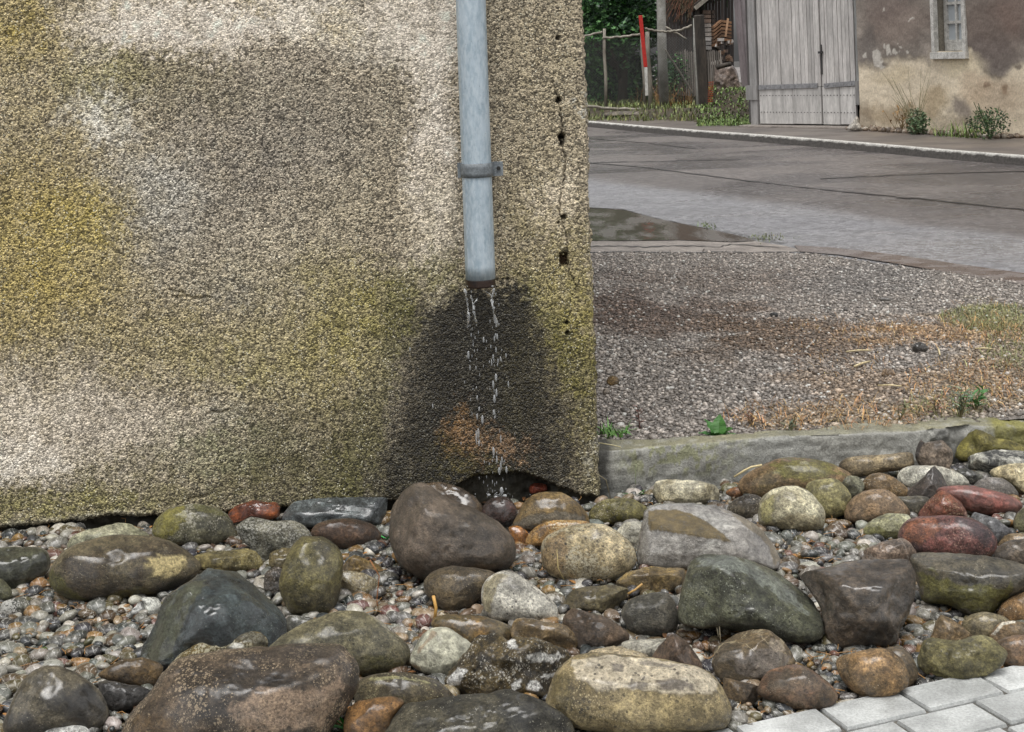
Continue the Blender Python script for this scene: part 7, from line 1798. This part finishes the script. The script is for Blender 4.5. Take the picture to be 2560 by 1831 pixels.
mb = MB(); mb.bar(at(1617, 240, FY - .4), at(1614.5, 169, FY - .4), .06, .03, (0, 1, 0)); mb.build('white_lath', M_WPAINT, stake, bevel=.006)
# shed
SY = 31.5
shed = empty('timber_shed', at(1740, 240, SY), 'dark old board shed with a sloping roof edge behind the fence', 'shed')
mb = MB()
xs_ = np.arange(1640, 1832, 8.0)
for i, x in enumerate(xs_):
    V, Fq = ngon_prism([(x + .4, -260), (x + 7.4, -260), (x + 11.4, 235), (x + 4.4, 235)], SY + .6 * (x > 1755) + (i % 2) * .02, .04); mb.add(V, Fq, lin(np.array((84, 76, 72)) * rngb.uniform(.7, 1.2)))
mb.build('board_wall', M_BRD, shed)
mb = MB(); mb.bar(at(1737, 22, SY - .35), at(1800, -30, SY - .35), .08, .07, (0, 1, 0)); mb.build('roof_edge', M_POSTW, shed)
mb = MB(); V, Fq = ngon_prism([(1737, 24), (1840, -60), (1840, -75), (1737, 10)], SY - .3, 1.5); mb.add(V, Fq); mb.build('roof', M_DARKW, shed)
mb = MB(); mb.bar(at(1748, 240, SY - .2), at(1743, 20, SY - .2), .09, .09, (0, 1, 0)); mb.bar(at(1798, 180, SY - .3), at(1790, 100, SY - .3), .06, .06, (0, 1, 0)); mb.build('shed_post', M_DARKW, shed)
# stacked timber
ts = empty('timber_stack', at(1770, 125, SY - .1), 'neat stack of sawn grey boards in the shed behind the dark post', 'timber stack')
for i in range(9):
    y = 26 + i * 11.2; cbd = [(150, 130, 116), (176, 168, 160), (196, 192, 188)][min(2, i // 3)]
    for j, (xa_, xb_) in enumerate(((1757 + i * .3, 1777 + i * .3), (1779 + i * .3, 1787 + i * .3))):
        mb = MB(); V, Fq = ngon_prism([(xa_, y), (xb_, y), (xb_, y + 9), (xa_, y + 9)], SY - .15, .6); mb.add(V, Fq, lin(np.array(cbd) * rngb.uniform(.7, 1.0) * (1 if j == 0 else .6))); mb.build('board', M_BRD, ts)
ts2 = empty('plank_stack', at(1810, 100, SY - .5), 'stack of brown bent planks leaning beside the barn wall', 'timber stack')
for i in range(6):
    y = 50 + i * 9; mb = MB()
    V, Fq = ngon_prism([(1785, y + 16), (1804, y), (1829, y + 4), (1829, y + 10), (1804, y + 6), (1785, y + 22)], SY - .55, .5); mb.add(V, Fq, lin(np.array((150, 112, 82)) * rngb.uniform(.6, 1.1))); mb.build('plank', M_BRD, ts2)
mb = MB(); mb.bar(at(1814, 92, SY - .7), at(1820, 46, SY - .7), .04, .04, (0, 1, 0), lin((176, 140, 110))); mb.build('prop', M_BRD, ts2)
fw_ = empty('firewood_pile', at(1810, 160, SY - .5), 'untidy pile of split firewood below the bent planks', 'firewood')
for i in range(26):
    x, y = rngb.uniform(1786, 1828), rngb.uniform(100, 165); mb = MB(); a = at(x, y, SY - .55); L_ = rngb.uniform(.06, .14)
    mb.bar(a + np.array([-L_ / 2, 0, rngb.uniform(-.03, .03)]), a + np.array([L_ / 2, rngb.uniform(0, .3), rngb.uniform(-.03, .03)]), rngb.uniform(.03, .07), .06, (0, 0, 1), lin(np.array([(190, 184, 178), (120, 96, 78), (70, 60, 54)][rngb.randrange(3)]))); mb.build('log', M_BRD, fw_)
# picket fence
pk_ = empty('picket_fence', at(1740, 238, 30.6), 'low weathered picket fence behind the dark post', 'fence')
for i in range(22):
    x = 1690 + i * 5.2
    mb = MB(); V, Fq = ngon_prism([(x, 128 + rngb.uniform(-4, 5)), (x + 3.2, 126 + rngb.uniform(-4, 5)), (x + 8.0, 240), (x + 4.6, 240)], 30.55, .03); mb.add(V, Fq, lin(np.array((146, 138, 130)) * rngb.uniform(.75, 1.1))); mb.build('pale', M_BRD, pk_)
mb = MB(); mb.bar(at(1690, 150, 30.62), at(1806, 146, 30.62), .05, .03, (0, 1, 0), lin((120, 112, 104))); mb.build('rail', M_BRD, pk_)
# grating and tarpaulin
gr_ = empty('rusty_grating', at(1778, 255, 28.6), 'stack of small rusty orange grating bars on the ground beside the dark post', 'grating')
for i in range(11):
    y = 205 + i * 4.8; mb = MB(); mb.bar(at(1771 + i * -.2, y + 2, 28.6), at(1784 - i * .2, y, 28.6), .018, .018, (0, 1, 0)); mb.build('bar', simple_mat('rust_paint', (170, 84, 46), (120, 62, 40), 20, .7) if i == 0 else bpy.data.materials['rust_paint'], gr_)
rock(0, 'tarpaulin', 'tarpaulin', 'brown tarpaulin draped over a heap beside the barn planks', [(1789, 172), (1800, 166), (1826, 160), (1838, 170), (1850, 205), (1862, 238), (1830, 244), (1800, 240), (1788, 215), (1785, 195)], (118, 104, 98), (84, 72, 68), zb=.42, cat='tarpaulin', group=None, amp=.05, facets=3, spa=.12, wet=.4, scale=3, by=246)

mb = MB(); mb.tube([at(1791, 170, 27.9), at(1810, 164, 27.9), at(1828, 160, 27.9)], .045, 10); o = mb.build('rolled_sheet', M_DARKW, None, True); tag(o, 'rolled grey-brown sheet lying on top of the tarpaulin heap', 'sheet roll')
# bushes and trees behind the fence
DG = [(50, 82, 48), (38, 66, 40), (70, 112, 60), (30, 52, 34), (96, 142, 80)]
M_BARK = simple_mat('bark', (70, 60, 50), (48, 42, 36), 6, .9, 30, .01)
def tree(px, py, Y, rad, n, label, name='leafy_bush', trunk=None, leafs=.12, seed=1, cat='bush', grp='bushes behind the wire fence', cols=DG, thr=-.12):
    c0 = at(px, py, Y); base = np.array([c0[0], c0[1], .15]); e = empty(name, base, label, cat, grp); rg = np.random.default_rng(seed)
    V, Fc, cl = cloud(c0, rad, n, leafs, cols, rg, thr, seed)
    oc = link('crown', mesh_from('crown', V - base, Fc, M_LEAF, False, {'col': cl})); oc.parent = e
    mb = MB(); top = c0 + np.array([0, 0, rad[2] * .3]); mb.tube([base - np.array([0, 0, .2]), (base + top) / 2 + np.array([.1, 0, 0]), top], [.12, .09, .04], 8)
    for k in range(7):
        a = rg.uniform(0, 6.28); f = rg.uniform(.25, .8); b = base + (top - base) * f; mb.tube([b, b + np.array([math.cos(a) * rad[0] * .4, math.sin(a) * rad[1] * .4, rad[2] * .35]), b + np.array([math.cos(a) * rad[0] * .75, math.sin(a) * rad[1] * .75, rad[2] * .55])], [.05, .03, .012], 6)
    tr = mb.build('trunk', M_BARK, e, True)
tree(1545, 30, 32.5, (1.25, 1.0, 1.2), 11000, 'big dark green bush with bright leaf tufts behind the left part of the wire fence', seed=3)
tree(1470, 120, 33.5, (.9, .9, 1.5), 8000, 'dark bush filling the gap beside the near house corner', seed=5)
tree(1560, 200, 33.2, (1.2, .7, .75), 6000, 'low shaded bush behind the wire mesh under the big dark green bush', seed=7)
tree(1600, -120, 35.5, (2.2, 1.4, 2.0), 9000, 'tall dark tree crown rising behind the shed and the pole', 'leafy_tree', seed=9, leafs=.2, cat='tree', grp='trees behind the shed')
tree(1380, -160, 38, (3.2, 1.6, 3.0), 9000, 'large dark tree behind the near house corner', 'leafy_tree', seed=11, leafs=.22, cat='tree', grp='trees behind the shed')
tree(1690, 190, 30.7, (.35, .3, .5), 1400, 'small dark shrub behind the diagonal braces of the wire fence', seed=13, leafs=.07)
rg = np.random.default_rng(81); p = PL()
for i in range(170):
    b = at(rg.uniform(1680, 1740), rg.uniform(-60, 5), SY - .1); tip = b + np.array([rg.uniform(-.25, .1), -.05, -rg.uniform(.15, .5)]); p.stem([b, (b + tip) / 2 + np.array([.04, 0, .02]), tip], .006, (118 * rg.uniform(.6, 1), 66, 44))
p.done('dry_creeper', 'rusty brown dry creeper hanging over the top of the shed wall', 'creeper')
def verge_px(n, x0, y0, x1, y1, rg):
    out = []
    for _ in range(n): P = gnd(rg.uniform(x0, x1), rg.uniform(y0, y1), .24); P[2] = float(vz(P[0:1], P[1:2])[0]); out.append(P)
    return np.array(out)
B = verge_px(2600, 1742, 262, 1880, 296, rg); n = len(B)
Vv, Fc, cl = blades(B, rg.uniform(.03, .09, n), np.full(n, .026), vcol((104, 124, 66), n, rg, .3), rg, .9, .5); link_plant('ground_cover', Vv, Fc, cl, 'bright green low plants on the verge between the dark post and the barn gate', 'ground cover', kind='stuff')
B = verge_px(1500, 1470, 255, 1740, 285, rg); n = len(B)
Vv, Fc, cl = blades(B, rg.uniform(.05, .2, n), np.full(n, .022), vcol((104, 112, 62), n, rg, .3), rg, .9, .5); link_plant('ground_cover', Vv, Fc, cl, 'low green and brown plants along the foot of the wire fence', 'ground cover', kind='stuff')
B = np.concatenate([verge_px(520, 1640, 250, 1730, 270, rg), verge_px(300, 1540, 245, 1620, 262, rg), verge_px(240, 1495, 245, 1540, 262, rg)]); n = len(B)
Vv, Fc, cl = blades(B, rg.uniform(.15, .65, n), np.full(n, .009), vcol((168, 126, 74), n, rg, .3), rg, .6, .5); link_plant('dry_grass', Vv, Fc, cl, 'tall golden dry grass along the wire fence', 'dry grass', kind='stuff')
rock(0, 'stone_slab', 'edging behind the pavement', 'flat grey edging stone between the pavement and the fence verge', [(1500, 284), (1560, 277), (1660, 282), (1700, 292), (1660, 294), (1560, 292)], (96, 88, 78), (76, 70, 62), zb=PZ, cat='stone', group=None, facets=2)
